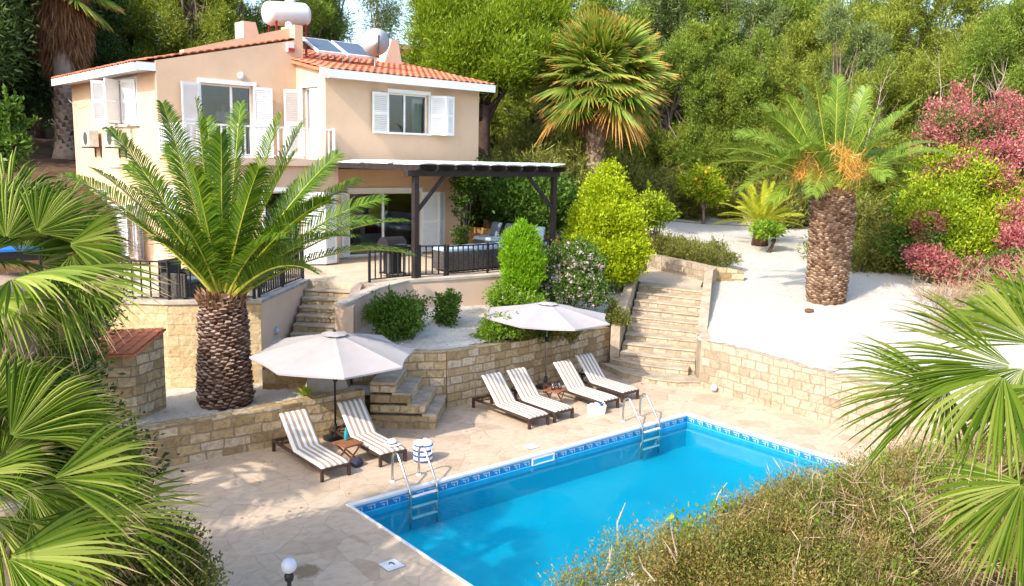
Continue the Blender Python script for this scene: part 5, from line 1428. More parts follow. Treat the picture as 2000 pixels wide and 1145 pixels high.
# jar, hoses, stones, stain
jr = empty('clay_jar', (6.3, 4.45, g1(6.3, 4.45)), 0, 'small ochre clay jar on the white gravel above the retaining wall', 'jar')
z_ = g1(6.3, 4.45)
MB().lathe([(0, 0), (.07, 0), (.11, .10), (.115, .2), (.07, .29), (.06, .33), (.085, .36), (.07, .36), (.05, .33), (0, .3)], (6.3, 4.45, z_), 18).build('body', M['clay'], jr, smooth=True)
for s in (-1, 1): MB().tube([(6.3 + s * .065, 4.45, z_ + .31), (6.3 + s * .12, 4.45, z_ + .29), (6.3 + s * .11, 4.45, z_ + .2)], .012, 6).build('handle', M['clay'], jr)
def hose(pts, label, r_=.014, h=.03):
    P_ = [(x, y, float(G(np.array([x]), np.array([y]))[0]) + h + .012) for x, y in pts]
    tag(MB().tube(P_, r_, 6).build('irrigation_hose', M['pipe']), label, 'hose', 'black hoses on the gravel')
hose([(23.5, 14.6), (25, 15.2), (26.6, 15.2), (28, 14.9), (29.2, 14.5), (31, 12.5), (31.6, 10), (30, 6), (28.5, 3)], 'long black irrigation hose lying along the back of the gravel slope')
hose([(11.9, 6.1), (12.2, 6.35), (12.4, 6.8), (12.9, 7.1)], 'short black hose curling on the gravel left of the stairway')
lump('stone', (15.5, .98, g1(15.5, .98) + .02), .13, M['boot'], 'single brown stone lying on the gravel before the right date palm', 'stone', 4, .5)
cb = empty('stone_block', (29.5, 11.5, g1(29.5, 11.5)), 0, 'grey concrete blocks stacked at the dark back edge of the gravel', 'blocks')
MB().box(30.3, 13.2, 2.8, 30.9, 13.8, 3.3).build('block', M['concrete'], cb); MB().box(31.0, 12.7, 2.8, 31.6, 13.2, 3.1).build('block', M['concrete'], cb)
# far house right of the satellite dish and the terraced bank beside the house
fh = empty('far_house', at(800, 106, 70), 0, 'distant pale flat house with reddish roof band beyond the tiled roof', 'house')
c = at(805, 108, 70)
MB().box(c.x - 4, c.y - 4, c.z - 5, c.x + 3.5, c.y + 3, c.z + .2).build('wall', M['plaster_pale'], fh); MB().box(c.x - 4.3, c.y - 4.3, c.z - .6, c.x + 3.8, c.y + 3.3, c.z - .2).build('roof', M['tile'], fh)
for i in range(3): MB().box(c.x - 3 + i * 2, c.y - 4.03, c.z - 2.4, c.x - 2 + i * 2, c.y - 3.99, c.z - 1.2).build('window', M['dark_grille'], fh)
for z, (a, b_), lb in ((.9, ((12.6, 12.6), (14.8, 11.6)), 'lower rough stone bank wall right of the house'), (1.7, ((13.0, 14.6), (15.8, 13.6)), 'middle rough stone bank wall right of the house'), (3.2, ((14.0, 20.5), (21, 20.0)), 'upper dry stone bank wall among the trees behind the pergola')):
    topped('bank_wall', lb, [a, ((a[0] + b_[0]) / 2, (a[1] + b_[1]) / 2 + .2), b_], .35, 1.5 + z * .3, [ZT + z + .15] * 3, M['stone_rough'])
# overhead wires
for k, (dz, lb) in enumerate(((0, 'upper overhead wire crossing the sky gap above the roof'), (-7.6, 'middle overhead wire crossing the sky gap'), (-8.9, 'lower overhead wire crossing the sky gap'))):
    p, q = at(470, 30, 75), at(1250, 18, 75)
    mb = MB(); mb.tube([p.lerp(q, t / 12) + Vector((0, 0, dz * .38 - .9 * (1 - (t / 6 - 1) ** 2))) for t in range(13)], .022, 5)
    tag(mb.build('overhead_wire', M['cable']), lb, 'wire', 'overhead wires')
# ------------------------------------------------------------------ vegetation builders
def nz(v): return v / np.maximum(np.linalg.norm(v, axis=-1, keepdims=True), 1e-9)
def cloud(C, out, L, W, rg, per, rc, up=.25, rnd=.9, ow=.8, flat=1.0):
    C = np.repeat(C, per, 0); out = np.repeat(out, per, 0); n = len(C)
    p = C + rg.standard_normal((n, 3)) * rc * np.array([1, 1, flat])
    ax = nz(out * ow + rg.standard_normal((n, 3)) * rnd * .6 + np.array([0, 0, up]))
    sd = nz(np.cross(ax, nz(rg.standard_normal((n, 3)) + out * .9)))
    l = (L * rg.uniform(.65, 1.25, n))[:, None]; w = (W * rg.uniform(.7, 1.2, n))[:, None]
    V = np.stack([p, p + ax * l * .45 + sd * w * .5, p + ax * l, p + ax * l * .45 - sd * w * .5], 1).reshape(-1, 3)
    return V, np.arange(n * 4).reshape(n, 4)
def lobe_points(lobes, n, rg, lo=.5):
    w_ = np.array([(l[3] * l[4] * l[5]) ** .667 for l in lobes]); w_ /= w_.sum()
    k = rg.choice(len(lobes), n, p=w_); A = np.array(lobes)[k]
    d = nz(rg.standard_normal((n, 3))); r = lo + (1 - lo) * rg.uniform(0, 1, n) ** .6
    return A[:, :3] + d * A[:, 3:6] * r[:, None], nz(d * .8 + np.array([0, 0, .12]))
def crown(name, lobes, nc, per, rc, L, W, mat, parent, seed, up=.25, rnd=.9, lo=.5, ow=.8, floor=None, flat=1.0):
    rg = np.random.default_rng(seed)
    C, o = lobe_points(lobes, nc, rg, lo)
    if floor is not None:
        m = C[:, 2] > floor; C, o = C[m], o[m]
    V, F = cloud(C, o, L, W, rg, per, rc, up, rnd, ow, flat)
    return npmesh(name, V, F, mat, parent)
def limbs(base, tops, r0, rg, trunk_to=None):
    mb = MB(); b = Vector(base)
    tt = Vector(trunk_to) if trunk_to is not None else b + Vector((0, 0, 1))
    pts = [b, b.lerp(tt, .35) + Vector((rg.uniform(-.1, .1), rg.uniform(-.1, .1), 0)), b.lerp(tt, .7) + Vector((rg.uniform(-.12, .12), rg.uniform(-.12, .12), 0)), tt]
    mb.tube(pts, [r0 * 1.25, r0, r0 * .85, r0 * .6], 9)
    for i, t in enumerate(tops):
        t = Vector(t); s = pts[1].lerp(tt, rg.uniform(.25, .95)); d = t - s
        m1 = s + d * .35 + Vector((rg.uniform(-.2, .2), rg.uniform(-.2, .2), -.06 * d.length)); m2 = s + d * .7 + Vector((rg.uniform(-.2, .2), rg.uniform(-.2, .2), .03 * d.length))
        mb.tube([s, m1, m2, t], [r0 * .5, r0 * .36, r0 * .22, r0 * .07], 6)
    return mb
def rnd_lobes(rg, h, r, n, z0=.12, taper=.75):
    L = []
    for i in range(n):
        t = z0 + (1 - z0 - .06) * (i + .5) / n; a = rg.uniform(0, 2 * PI); rr_ = r * (1 - taper * abs(t - .42) ** 1.3) * rg.uniform(.35, .75)
        s = r * rg.uniform(.32, .52) * (1.05 - .45 * t)
        L.append((rr_ * math.cos(a), rr_ * math.sin(a), h * t, s * .85, s * .85, s * rg.uniform(1.0, 1.5)))
    return L
LAB = {}
def rough(lobes, rg, n=2, k=.38):
    """small side lobes that break up a round outline"""
    out = list(lobes)
    for l in lobes:
        for _ in range(n):
            a_, e = rg.uniform(0, 2 * PI), rg.uniform(-.5, 1.3); s = rg.uniform(.6, 1.2) * k
            out.append((l[0] + l[3] * math.cos(a_) * math.cos(e) * .95, l[1] + l[4] * math.sin(a_) * math.cos(e) * .95, l[2] + l[5] * math.sin(e) * .95, l[3] * s, l[4] * s, l[5] * s))
    return out
def tree(name, loc, lobes, leaf, L, W, nc, per, rc, tr, bark, seed, label, cat='tree', group=None, up=.2, trunk_h=None, lo=.45, rnd=.9, ow=.8, flat=1.0, extra=None):
    loc = Vector(loc); rg = random.Random(seed)
    r = empty(name, loc, 0, label, cat, group)
    lw_ = [(l[0] + loc.x, l[1] + loc.y, l[2] + loc.z, l[3], l[4], l[5]) for l in lobes]
    hm = max(l[2] for l in lobes)
    tt = loc + Vector((rg.uniform(-.2, .2), rg.uniform(-.2, .2), trunk_h or hm * .72))
    tops = [(l[0], l[1], l[2]) for l in lw_]
    limbs(loc - Vector((0, 0, .3)), tops, tr, rg, tt).build('trunk', bark, r, smooth=True, fix=False)
    crown('crown', lw_, nc, per, rc, L, W, leaf, r, seed, up, rnd, lo, ow, loc.z + .05, flat)
    if extra: extra(r, loc, lw_, rg)
    return r
def bush(name, lobes, leaf, L, W, nc, per, rc, seed, label, cat='bush', group=None, up=.35, lo=.55, stems=True, rnd=.9, flowers=None, ow=.8, rgh=3):
    lobes = rough(lobes, random.Random(seed + 3), rgh, .36)
    zb = min(l[2] - l[5] for l in lobes); cx = sum(l[0] for l in lobes) / len(lobes); cy = sum(l[1] for l in lobes) / len(lobes)
    zb = g1(cx, cy) if name not in ('potted',) else zb
    r = empty(name, (cx, cy, zb), 0, label, cat, group); rg = random.Random(seed)
    mb = MB()
    for l in lobes[:len(lobes) // (rgh + 1)]:
        for k in range(3):
            mb.tube([(cx + rg.uniform(-.08, .08), cy + rg.uniform(-.08, .08), zb - .05), ((cx + l[0]) / 2, (cy + l[1]) / 2, (zb + l[2]) / 2), (l[0] + rg.uniform(-.5, .5) * l[3], l[1] + rg.uniform(-.5, .5) * l[4], l[2] + .4 * l[5])], [.025, .018, .006], 5)
    mb.build('stems', M['bark'], r, fix=False)
    crown('foliage', lobes, nc, per, rc, L, W, leaf, r, seed, up, rnd, lo, ow)
    if rgh:
        rg4 = np.random.default_rng(seed + 70); C4, o4 = lobe_points(lobes, 26, rg4, .98); o4 = nz(o4 + np.array([0, 0, .9])); t4 = np.linspace(0, 1, 7)
        P4 = (C4[:, None, :] + o4[:, None, :] * (t4 * L * 3.2)[None, :, None]).reshape(-1, 3); O4 = np.repeat(o4, 7, 0)
        V, F = cloud(P4, O4, L, W, rg4, 4, .02, .2, 1.1); npmesh('shoots', V, F, leaf, r)
    if flowers:
        m_, n_, s_ = flowers
        rg2 = np.random.default_rng(seed + 7); C, o = lobe_points(lobes, n_, rg2, .93)
        V, F = cloud(C, o, s_, s_ * .8, rg2, 5, s_ * .35, .3)
        npmesh('blossoms', V, F, M[m_], r)
    return r

# ------------------------------------------------------------------ background trees
def row_tree_protos():
    P = []
    specs = [('leaf_tamarisk', 11.5, 3.4, 1), ('leaf_tamarisk_warm', 10.5, 3.2, 2), ('leaf_gum', 12.5, 3.0, 3), ('leaf_tamarisk_warm', 12.0, 3.6, 4)]
    for lf_, h, r_, sd in specs:
        P.append((lf_, h, r_, sd))
    return P
TG = {'leaf_gum': ('soft grey green tree in the wood behind the garden', 'grey green trees of the wood'), 'leaf_tamarisk': ('feathery green tree in the wood behind the garden', 'green feathery trees of the wood'), 'leaf_tamarisk_warm': ('feathery yellowish green tree in the wood behind the garden', 'yellowish feathery trees of the wood')}
protos = []
for lf_, h, r_, sd in row_tree_protos():
    rg = random.Random(sd * 11)
    lobes = rough(rnd_lobes(rg, h, r_, 15, .10), rg, 2)
    t = tree('feathery_tree', (0, 0, 0), lobes, M[lf_], .25, .048, 540, 130, .21, .17, M['bark'], sd, TG[lf_][0], 'tree', TG[lf_][1], up=.35, lo=.5, rnd=1.1)
    protos.append(t); 
used = [False] * 4
def place_tree(i, u, d, s, rz, dz=-.2):
    p = at(u, 400, d); x, y = p.x, p.y; z = g1(min(max(x, -30), 60), min(max(y, -20), 45)) + dz
    if used[i]: o = copy_tree(protos[i])
    else: o = protos[i]; used[i] = True
    o.location = (x, y, z); o.scale = (s, s, s * random.Random(u * 7 + i).uniform(.92, 1.12)); o.rotation_euler.z = rz
    return o
rg = random.Random(77)
row1 = [(1215, 46, .82, 1), (1295, 48, .84, 0), (1375, 49, .9, 3), (1450, 48, .86, 0), (1545, 46, .88, 1), (1625, 43, .82, 2), (1700, 40, .74, 1), (1780, 40, .72, 3), (1860, 38, .74, 1), (1950, 36, .72, 0), (2040, 36, .76, 2)]
for u, d, s, i in row1: place_tree(i, u, d + rg.uniform(-.8, .8), s, rg.uniform(0, 6))
row2 = [(1100, 52, .98, 3), (1180, 50, 1.02, 0), (1265, 54, 1.2, 2), (1345, 55, 1.15, 0), (1425, 54, 1.18, 2), (1505, 54, 1.2, 0), (1590, 51, 1.08, 3), (1670, 48, 1.05, 1), (1750, 49, 1.04, 3), (1835, 47, 1.0, 1), (1920, 46, 1.02, 0), (2010, 46, 1.0, 3)]
for u, d, s, i in row2: place_tree(i, u, d + rg.uniform(-1, 1), s, rg.uniform(0, 6))
row0 = [(925, 46, .8, 1), (1000, 48, .85, 3), (1060, 47, .8, 0)]
for u, d, s, i in row0: place_tree(i, u, d, s, rg.uniform(0, 6))
row3 = [(1250, 62, 1.22, 0), (1370, 61, 1.25, 2), (1490, 62, 1.25, 0), (1620, 60, 1.22, 1), (1760, 60, 1.2, 0), (1900, 58, 1.12, 3), (2020, 58, 1.1, 2)]
for u, d, s, i in row3: place_tree(i, u, d, s, rg.uniform(0, 6))
left = [(215, 47, 1.0, 1), (300, 50, 1.05, 3), (385, 48, .98, 1), (455, 50, .98, 3), (530, 52, .96, 1), (600, 54, .92, 0), (655, 56, .92, 2), (130, 52, 1.1, 0), (40, 50, 1.1, 2), (-40, 46, 1.05, 0)]
for u, d, s, i in left: place_tree(i, u, d, s, rg.uniform(0, 6))

# dark trees on the far left; out-of-frame ones added to shade the bank
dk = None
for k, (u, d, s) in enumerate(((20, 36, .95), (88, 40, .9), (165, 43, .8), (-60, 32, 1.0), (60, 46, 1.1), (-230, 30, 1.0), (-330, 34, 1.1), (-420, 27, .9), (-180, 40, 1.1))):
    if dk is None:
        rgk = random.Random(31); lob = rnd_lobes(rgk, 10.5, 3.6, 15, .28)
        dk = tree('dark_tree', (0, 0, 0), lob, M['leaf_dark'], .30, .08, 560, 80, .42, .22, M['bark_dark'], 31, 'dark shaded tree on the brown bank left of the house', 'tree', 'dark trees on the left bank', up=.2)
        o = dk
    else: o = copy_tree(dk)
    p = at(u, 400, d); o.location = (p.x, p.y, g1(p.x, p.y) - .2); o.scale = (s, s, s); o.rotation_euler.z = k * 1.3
# tall gum pair at the sky gap
for k, (u, d, lb) in enumerate(((640, 58, 'tall thin gum tree behind the solar collectors, left of the pair'), (738, 60, 'tall thin gum tree behind the satellite dish, right of the pair'))):
    p = at(u, 200, d); z = g1(p.x, min(p.y, 45)); rgk = random.Random(50 + k)
    lob = [(rgk.uniform(-.8, .8) * (1 + .4 * (i % 3)), rgk.uniform(-.9, .9), 5.0 + i * .62, .85, .85, .75) for i in range(13 if k == 0 else 12)]
    tree('gum_tree', (p.x, p.y, z), lob, M['leaf_gum'], .30, .06, 330 if k == 0 else 250, 42, .40, .15, M['bark_pale'], 60 + k, lb, 'tree', None, up=-.2, lo=.2, trunk_h=10.5)
# umbrella pine right of the house
d = 35.0
def lp_(u, v, dd, r_, fz=.62): 
    q = at(u, v, d + dd); return q, r_, fz
pp = at(945, 300, d); zp = g1(pp.x, pp.y); Lb = []
for (u, v, dd, r_) in ((870, 40, 0, 1.25), (840, 75, -.8, .9), (905, 95, -1.0, 1.2), (960, 60, -.5, 1.35), (1010, 40, .4, 1.35), (1060, 30, .8, 1.1), (1035, 95, -.4, 1.1), (985, 120, -1.2, 1.05), (920, 145, -.9, .95), (870, 125, -1.1, .85), (835, 120, .3, .7), (900, 10, .3, 1.2), (970, -5, .8, 1.4), (1050, -20, 1.2, 1.3), (930, -40, 1.5, 1.5), (1015, 150, .4, .75), (850, 5, .8, .9), (895, 172, .2, .5), (1080, 70, 1.2, .8)):
    q = at(u, v, d + dd); Lb.append((q.x - pp.x, q.y - pp.y, q.z - zp, r_, r_, r_ * .62))
tree('pine_tree', (pp.x, pp.y, zp), Lb, M['leaf_pine'], .20, .045, 1150, 110, .24, .28, M['bark_dark'], 5, 'spreading bright green pine tree behind the right end of the house', 'tree', None, up=.75, trunk_h=Lb[3][2] - .8, lo=.6, rnd=.9)
# scrub at the foot of the trees
sc_ = None
for k, (u, v, d_, s, lf_) in enumerate(((985, 300, 33, 1.0, 0), (1060, 310, 34, 1.1, 0), (1020, 260, 38, 1.2, 0), (1240, 330, 42, 1.2, 0), (1310, 350, 45, 1.1, 0), (1430, 365, 46.5, 1.1, 0), (1530, 360, 43, 1.2, 0), (1690, 400, 32, 1.0, 0), (1110, 290, 36, 1.2, 0), (1480, 340, 47, 1.3, 0), (1740, 430, 30, .8, 0))):
    if sc_ is None:
        sc_ = bush('scrub_bush', [(0, 0, .9, 1.2, 1.2, .9), (.9, .2, .7, .9, .9, .7), (-.8, -.3, .8, .9, .9, .8), (.1, .5, 1.5, .8, .8, .7)], M['leaf_olive'], .26, .055, 260, 60, .26, 91, 'olive grey scrub bush at the foot of the wood', 'bush', 'olive scrub below the trees', up=.3)
        o = sc_
    else: o = copy_tree(sc_)
    p = at(u, v, d_); o.location = (p.x, p.y, g1(p.x, p.y) - .15); o.scale = (s, s, s); o.rotation_euler.z = k * 2.1

# ------------------------------------------------------------------ palms
UPV = np.array([0, 0, 1.0])
def frond_mesh(B, T, lift, pairs, ll, seed, lw_=.030):
    rg = np.random.default_rng(seed)
    B, T = np.array(B), np.array(T); hz_ = np.linalg.norm((T - B)[:2]) / np.linalg.norm(T - B); c1 = B + (T - B) * .56 + UPV * lift * (.12 + .72 * hz_ ** 1.5)
    bez = lambda s: ((1 - s) ** 2)[:, None] * B + (2 * s * (1 - s))[:, None] * c1 + (s ** 2)[:, None] * T
    dz_ = lambda s: nz((2 * (1 - s))[:, None] * (c1 - B) + (2 * s)[:, None] * (T - c1))
    s = np.linspace(.10, .995, pairs); p = bez(s); t = dz_(s)
    sd = nz(np.cross(t, UPV + .001)); n = np.cross(sd, t)
    rl = rg.uniform(-.55, .55); sd, n = sd * math.cos(rl) + n * math.sin(rl), n * math.cos(rl) - sd * math.sin(rl)
    prof = np.clip(.36 + .85 * np.sin(PI * np.clip(s * .98, 0, 1) ** .8) ** .6, .25, 1.12) * np.where(s > .92, 1 - (s - .92) * 3.0, 1)
    Vs = []
    for sg in (-1, 1):
        fw = .55 + .65 * s + rg.normal(0, .05, pairs); rise = .62 - .30 * s + rg.normal(0, .10, pairs)
        d = nz(sd * sg + t * fw[:, None] + n * rise[:, None])
        l = (ll * prof * rg.uniform(.9, 1.08, pairs))[:, None]
        wv = nz(np.cross(d, n)) * (lw_ * .5)
        q0 = p; q1 = p + d * l * .55; q2 = p + d * l - UPV * (l * .26) + t * l * .04
        Vs.append(np.stack([q0 - wv * .7, q0 + wv * .7, q1 + wv, q1 - wv, q2 + wv * .12, q2 - wv * .12], 1))
    V = np.concatenate(Vs, 0); m = len(V); V = V.reshape(-1, 3)
    b = np.arange(m)[:, None] * 6
    F = np.concatenate([b + np.array([0, 1, 2, 3]), b + np.array([3, 2, 4, 5])], 0)
    rp_ = [tuple(q) for q in bez(np.linspace(0, 1, 12))]
    L_ = np.linalg.norm(T - B)
    rr_ = [.042, .034, .027, .022, .019, .016, .014, .012, .010, .008, .006, .004]
    return V, F, rp_, rr_
def date_palm(name, base, h, top, prof, tips, label, leaf, boots_mat, nboots, ll, pairs, seed, extra=None):
    base = Vector(base); r = empty(name, base, 0, label, 'palm tree')
    rg = random.Random(seed)
    mb = MB(); mb.lathe([(0, -.1)] + [(rp * .93, z) for z, rp in prof] + [(0, prof[-1][0])], base, 26)
    zs = [z for z, _ in prof]; rs = [q for _, q in prof]
    V = []; F = []; MI = []
    for i in range(nboots):
        z = (i + .5) / nboots * (h - .02); a_ = i * 2.39996 + rg.uniform(-.09, .09); ra = float(np.interp(z, zs, rs)) * .93
        c, s = math.cos(a_), math.sin(a_); e = Vector((c, s, 0)); tt = Vector((-s, c, 0)); k = rg.uniform(.8, 1.2)
        wd, out_ = .105 * k, rg.uniform(.055, .10) * k
        P0 = Vector((0, 0, z)) + e * (ra - .015); sk_ = Vector((0, 0, rg.uniform(-.02, .02)))
        lip = P0 + e * out_ + Vector((0, 0, .045 * k))
        q = [P0 - Vector((0, 0, .115)), P0 - tt * wd - e * .02 + sk_, P0 + tt * wd - e * .02 - sk_, lip - tt * wd * .42, lip + tt * wd * .42, P0 + Vector((0, 0, .075)) - tt * wd * .45, P0 + Vector((0, 0, .075)) + tt * wd * .45]
        b = len(V); V += [base + x for x in q]
        F += [(b, b + 4, b + 3), (b, b + 3, b + 1), (b, b + 2, b + 4), (b + 1, b + 3, b + 5), (b + 2, b + 6, b + 4), (b + 3, b + 4, b + 6, b + 5)]
        MI += [0, 0, 0, 1, 1, 1]
    vb = [tuple(p) for p in mb.v]; k0 = len(V)
    npmesh('trunk', V + vb, F + [[k0 + i for i in f] for f in mb.f], boots_mat, r, extra=MI + [0] * len(mb.f))
    B = Vector(top)
    for i, (T, lift, age) in enumerate(tips):
        T = Vector(T); d = (T - B); hor = Vector((d.x, d.y, 0)); hor = hor.normalized() if hor.length > .01 else Vector((1, 0, 0))
        el = max(0.0, min(1.0, d.z / max(d.length, .01)))
        b0 = B + hor * (.34 * (1 - .75 * el)) + Vector((0, 0, -.10 + .2 * el))
        Vq, Fq, rp_, rr_ = frond_mesh(b0, T, lift, pairs, ll * (.72 + .28 * min(1, d.length / 2.7)), seed * 100 + i)
        mb = MB(); mb.tube(rp_, rr_, 5)
        V2 = np.concatenate([Vq, np.array(mb.v)]); k0 = len(Vq)
        F2 = [list(f) for f in Fq] + [[k0 + j for j in f] for f in mb.f]
        ex = [0] * len(Fq) + [1] * len(mb.f)
        npmesh('frond', V2, F2, [leaf, M['rachis']], r, extra=ex)
    rg3 = np.random.default_rng(seed + 40); an = rg3.uniform(0, 2 * PI, 150); zz3 = rg3.uniform(-.30, .02, 150); rad3 = prof[-1][1] + .06
    C3 = np.stack([base.x + rad3 * np.cos(an), base.y + rad3 * np.sin(an), base.z + h + zz3], 1); O3 = np.stack([np.cos(an) * .7, np.sin(an) * .7, np.ones(150)], 1)
    V3, F3 = cloud(C3, O3, .19, .05, rg3, 3, .03, .3, .3); npmesh('frond_stubs', V3, F3, M['dead_skirt'], r)
    if extra: extra(r)
    return r
def tipset(B, d0, lst, Lmax):
    out = []
    for u, v, dd, lift in lst:
        T = at(u, v, d0 + dd); out.append((T, lift, 0))
    return out
# the big date palm in front of the house
pb = Vector((-.31, 4.74, .70)); B1 = Vector((-.30, 4.74, 3.0))
lst = [(318, 203, .2, .75), (383, 196, -.6, .8), (470, 204, .5, .8), (432, 262, -1.1, .8), (548, 226, .4, .8), (592, 240, .9, .75), (660, 302, .8, .85), (215, 253, .3, .9), (128, 342, .5, .9), (185, 397, -.5, .8),
       (792, 432, .1, .95), (748, 388, .9, .85), (802, 496, -.7, .95), (690, 462, -1.5, .9), (622, 536, -1.9, .9), (645, 390, -1.6, .8), (505, 330, -1.7, .9), (250, 322, 1.3, .8), (330, 282, 1.6, .8), (640, 330, 1.5, .8), (345, 420, -1.7, .8),
       (404, 232, 1.1, .7), (700, 352, 1.5, .8), (180, 330, 1.2, .8), (575, 300, -1.0, .8), (300, 470, -1.3, .7), (560, 455, -2.2, .9), (265, 372, -1.2, .8), (378, 330, -1.6, .85), (720, 430, -.6, .9), (600, 420, 1.9, .7), (290, 420, 1.8, .7)]
date_palm('date_palm', pb, 2.3, B1, [(0, .52), (.15, .55), (.6, .535), (1.2, .50), (1.8, .48), (2.15, .42), (2.35, .32)], tipset(B1, 17.1, lst, 3), 'big date palm in the stone bed before the house with thick scaly trunk', M['date_leaf'], [M['boot'], M['boot_tip']], 620, .50, 76, 3)
# the right date palm on the gravel
pb2 = Vector((16.97, 1.33, g1(16.97, 1.33))); B2 = Vector((16.97, 1.33, 5.15))
lst2 = [(1378, 328, .2, 1.2), (1395, 292, .8, 1.0), (1442, 262, .3, 1.1), (1446, 372, -.4, 1.3), (1490, 205, .4, .9), (1502, 225, -.8, .9), (1565, 168, .4, .6), (1592, 160, -.4, .5), (1636, 150, .2, .5), (1662, 158, -.5, .5), (1690, 172, .6, .5), (1792, 196, .2, .7), (1760, 218, 1.2, .7), (1860, 304, .1, 1.3), (1835, 280, .9, 1.1), (1768, 368, -.6, .9),
        (1588, 380, -2.6, 1.3), (1730, 345, -1.6, 1.0), (1520, 320, -1.7, 1.2), (1740, 262, -1.2, .9), (1545, 250, 1.6, .8), (1680, 220, 1.8, .7), (1620, 190, 1.2, .6), (1720, 300, 1.6, 1.0), (1480, 300, 1.4, 1.0), (1470, 330, -1.2, 1.1), (1560, 290, -2.0, 1.1), (1800, 330, .9, 1.1), (1535, 190, -.2, .7), (1720, 215, -.4, .6), (1430, 300, -.5, 1.1), (1510, 395, -.8, 1.0)]
def stalks(r):
    rg = np.random.default_rng(4)
    C = []; D_ = []
    for (u, v, dd) in ((1583, 330, -1.5), (1560, 335, -1.2), (1655, 300, -1.6), (1675, 315, -1.3), (1665, 340, -1.5), (1600, 345, -1.7), (1640, 285, -1.2), (1690, 330, -1.1), (1575, 310, -1.3), (1650, 320, -1.6)):
        q = at(u, v, 25.05 + dd); C.append(tuple(q))
    V, F = cloud(np.array(C), np.tile(np.array([[0, 0, -.4]]), (len(C), 1)), .36, .016, rg, 110, .11, -.1, 1.0)
    npmesh('fruit_stalks', V, F, M['flower_stalk'], r)
date_palm('date_palm', pb2, 3.3, B2, [(0, .54), (.2, .58), (.8, .60), (1.5, .61), (2.2, .64), (2.9, .66), (3.2, .58), (3.42, .4)], tipset(B2, 25.05, lst2, 3), 'date palm on the white gravel slope with orange fruit stalks in its crown', M['date_leaf_pale'], [M['boot_mid'], M['boot_pale']], 860, .52, 74, 8, stalks)

def fan_arrays(hub, axis_, normal, Rd, ha, Ns, droop, rg, split=.5, petiole=.7, pet_dir=None, tipdroop=.18):
    hub = np.array(hub, float); a = nz(np.array(axis_, float)); n = np.array(normal, float); n = nz(n - a * (n @ a)); s = np.cross(n, a)
    th = np.linspace(-ha, ha, Ns) + rg.normal(0, .02, Ns); dth = 2 * ha / Ns
    r = np.array([.03, .18, .36, .52, .68, .84, 1.0]); wf = np.array([.03, .18, .36, .47, .36, .20, .02]) * math.tan(dth / 2) * 2.1
    wf = np.minimum(wf, .085)
    V = []; uv = []
    for i, t in enumerate(th):
        L_ = Rd * (.74 + .26 * math.cos(t * .9)) * rg.uniform(.93, 1.05)
        d = a * math.cos(t) + s * math.sin(t); side = -a * math.sin(t) + s * math.cos(t)
        dr = droop * rg.uniform(.7, 1.4); td = tipdroop * rg.uniform(.3, 1.8); tw = rg.normal(0, .25)
        sw = rg.normal(0, .03)
        for k, rk in enumerate(r):
            P = hub + d * L_ * rk + side * (sw * L_ * rk ** 2) - n * (.10 * Rd * abs(t) / ha * rk) - UPV * (dr * L_ * rk ** 2.2 + td * L_ * max(0, rk - .55) ** 1.6 * 2.0)
            w_ = wf[k] * Rd; f = .42 * w_ * (1.0 if k else 0)
            cs, sn = math.cos(tw * rk), math.sin(tw * rk); sv = side * cs + n * sn
            V += [P - sv * w_ * .5 - n * f, P + n * f, P + sv * w_ * .5 - n * f]; uv += [(0, rk), (.5, rk), (1, rk)]
    F = []
    K = len(r)
    for i in range(Ns):
        b = i * K * 3
        for k in range(K - 1):
            q = b + k * 3; F += [(q, q + 1, q + 4, q + 3), (q + 1, q + 2, q + 5, q + 4)]
    if petiole:
        pd = np.array(pet_dir if pet_dir is not None else -a); E = hub + pd
        mb = MB(); m_ = (hub + E) / 2 + UPV * .06
        mb.tube([tuple(E), tuple(m_), tuple(hub)], [.022, .016, .012], 6)
        b = len(V); V += [np.array(p) for p in mb.v]; uv += [(.5, .4)] * len(mb.v); F += mb.f
    return np.array(V), F, np.array(uv)
def fan(parent, hub, axis_, normal, Rd, ha, Ns, droop, seed, mat, **kw):
    rg = np.random.default_rng(seed)
    V, F, uv = fan_arrays(hub, axis_, normal, Rd, ha, Ns, droop, rg, **kw)
    return npmesh('fan_leaf', V, F, mat, parent, uv=uv)

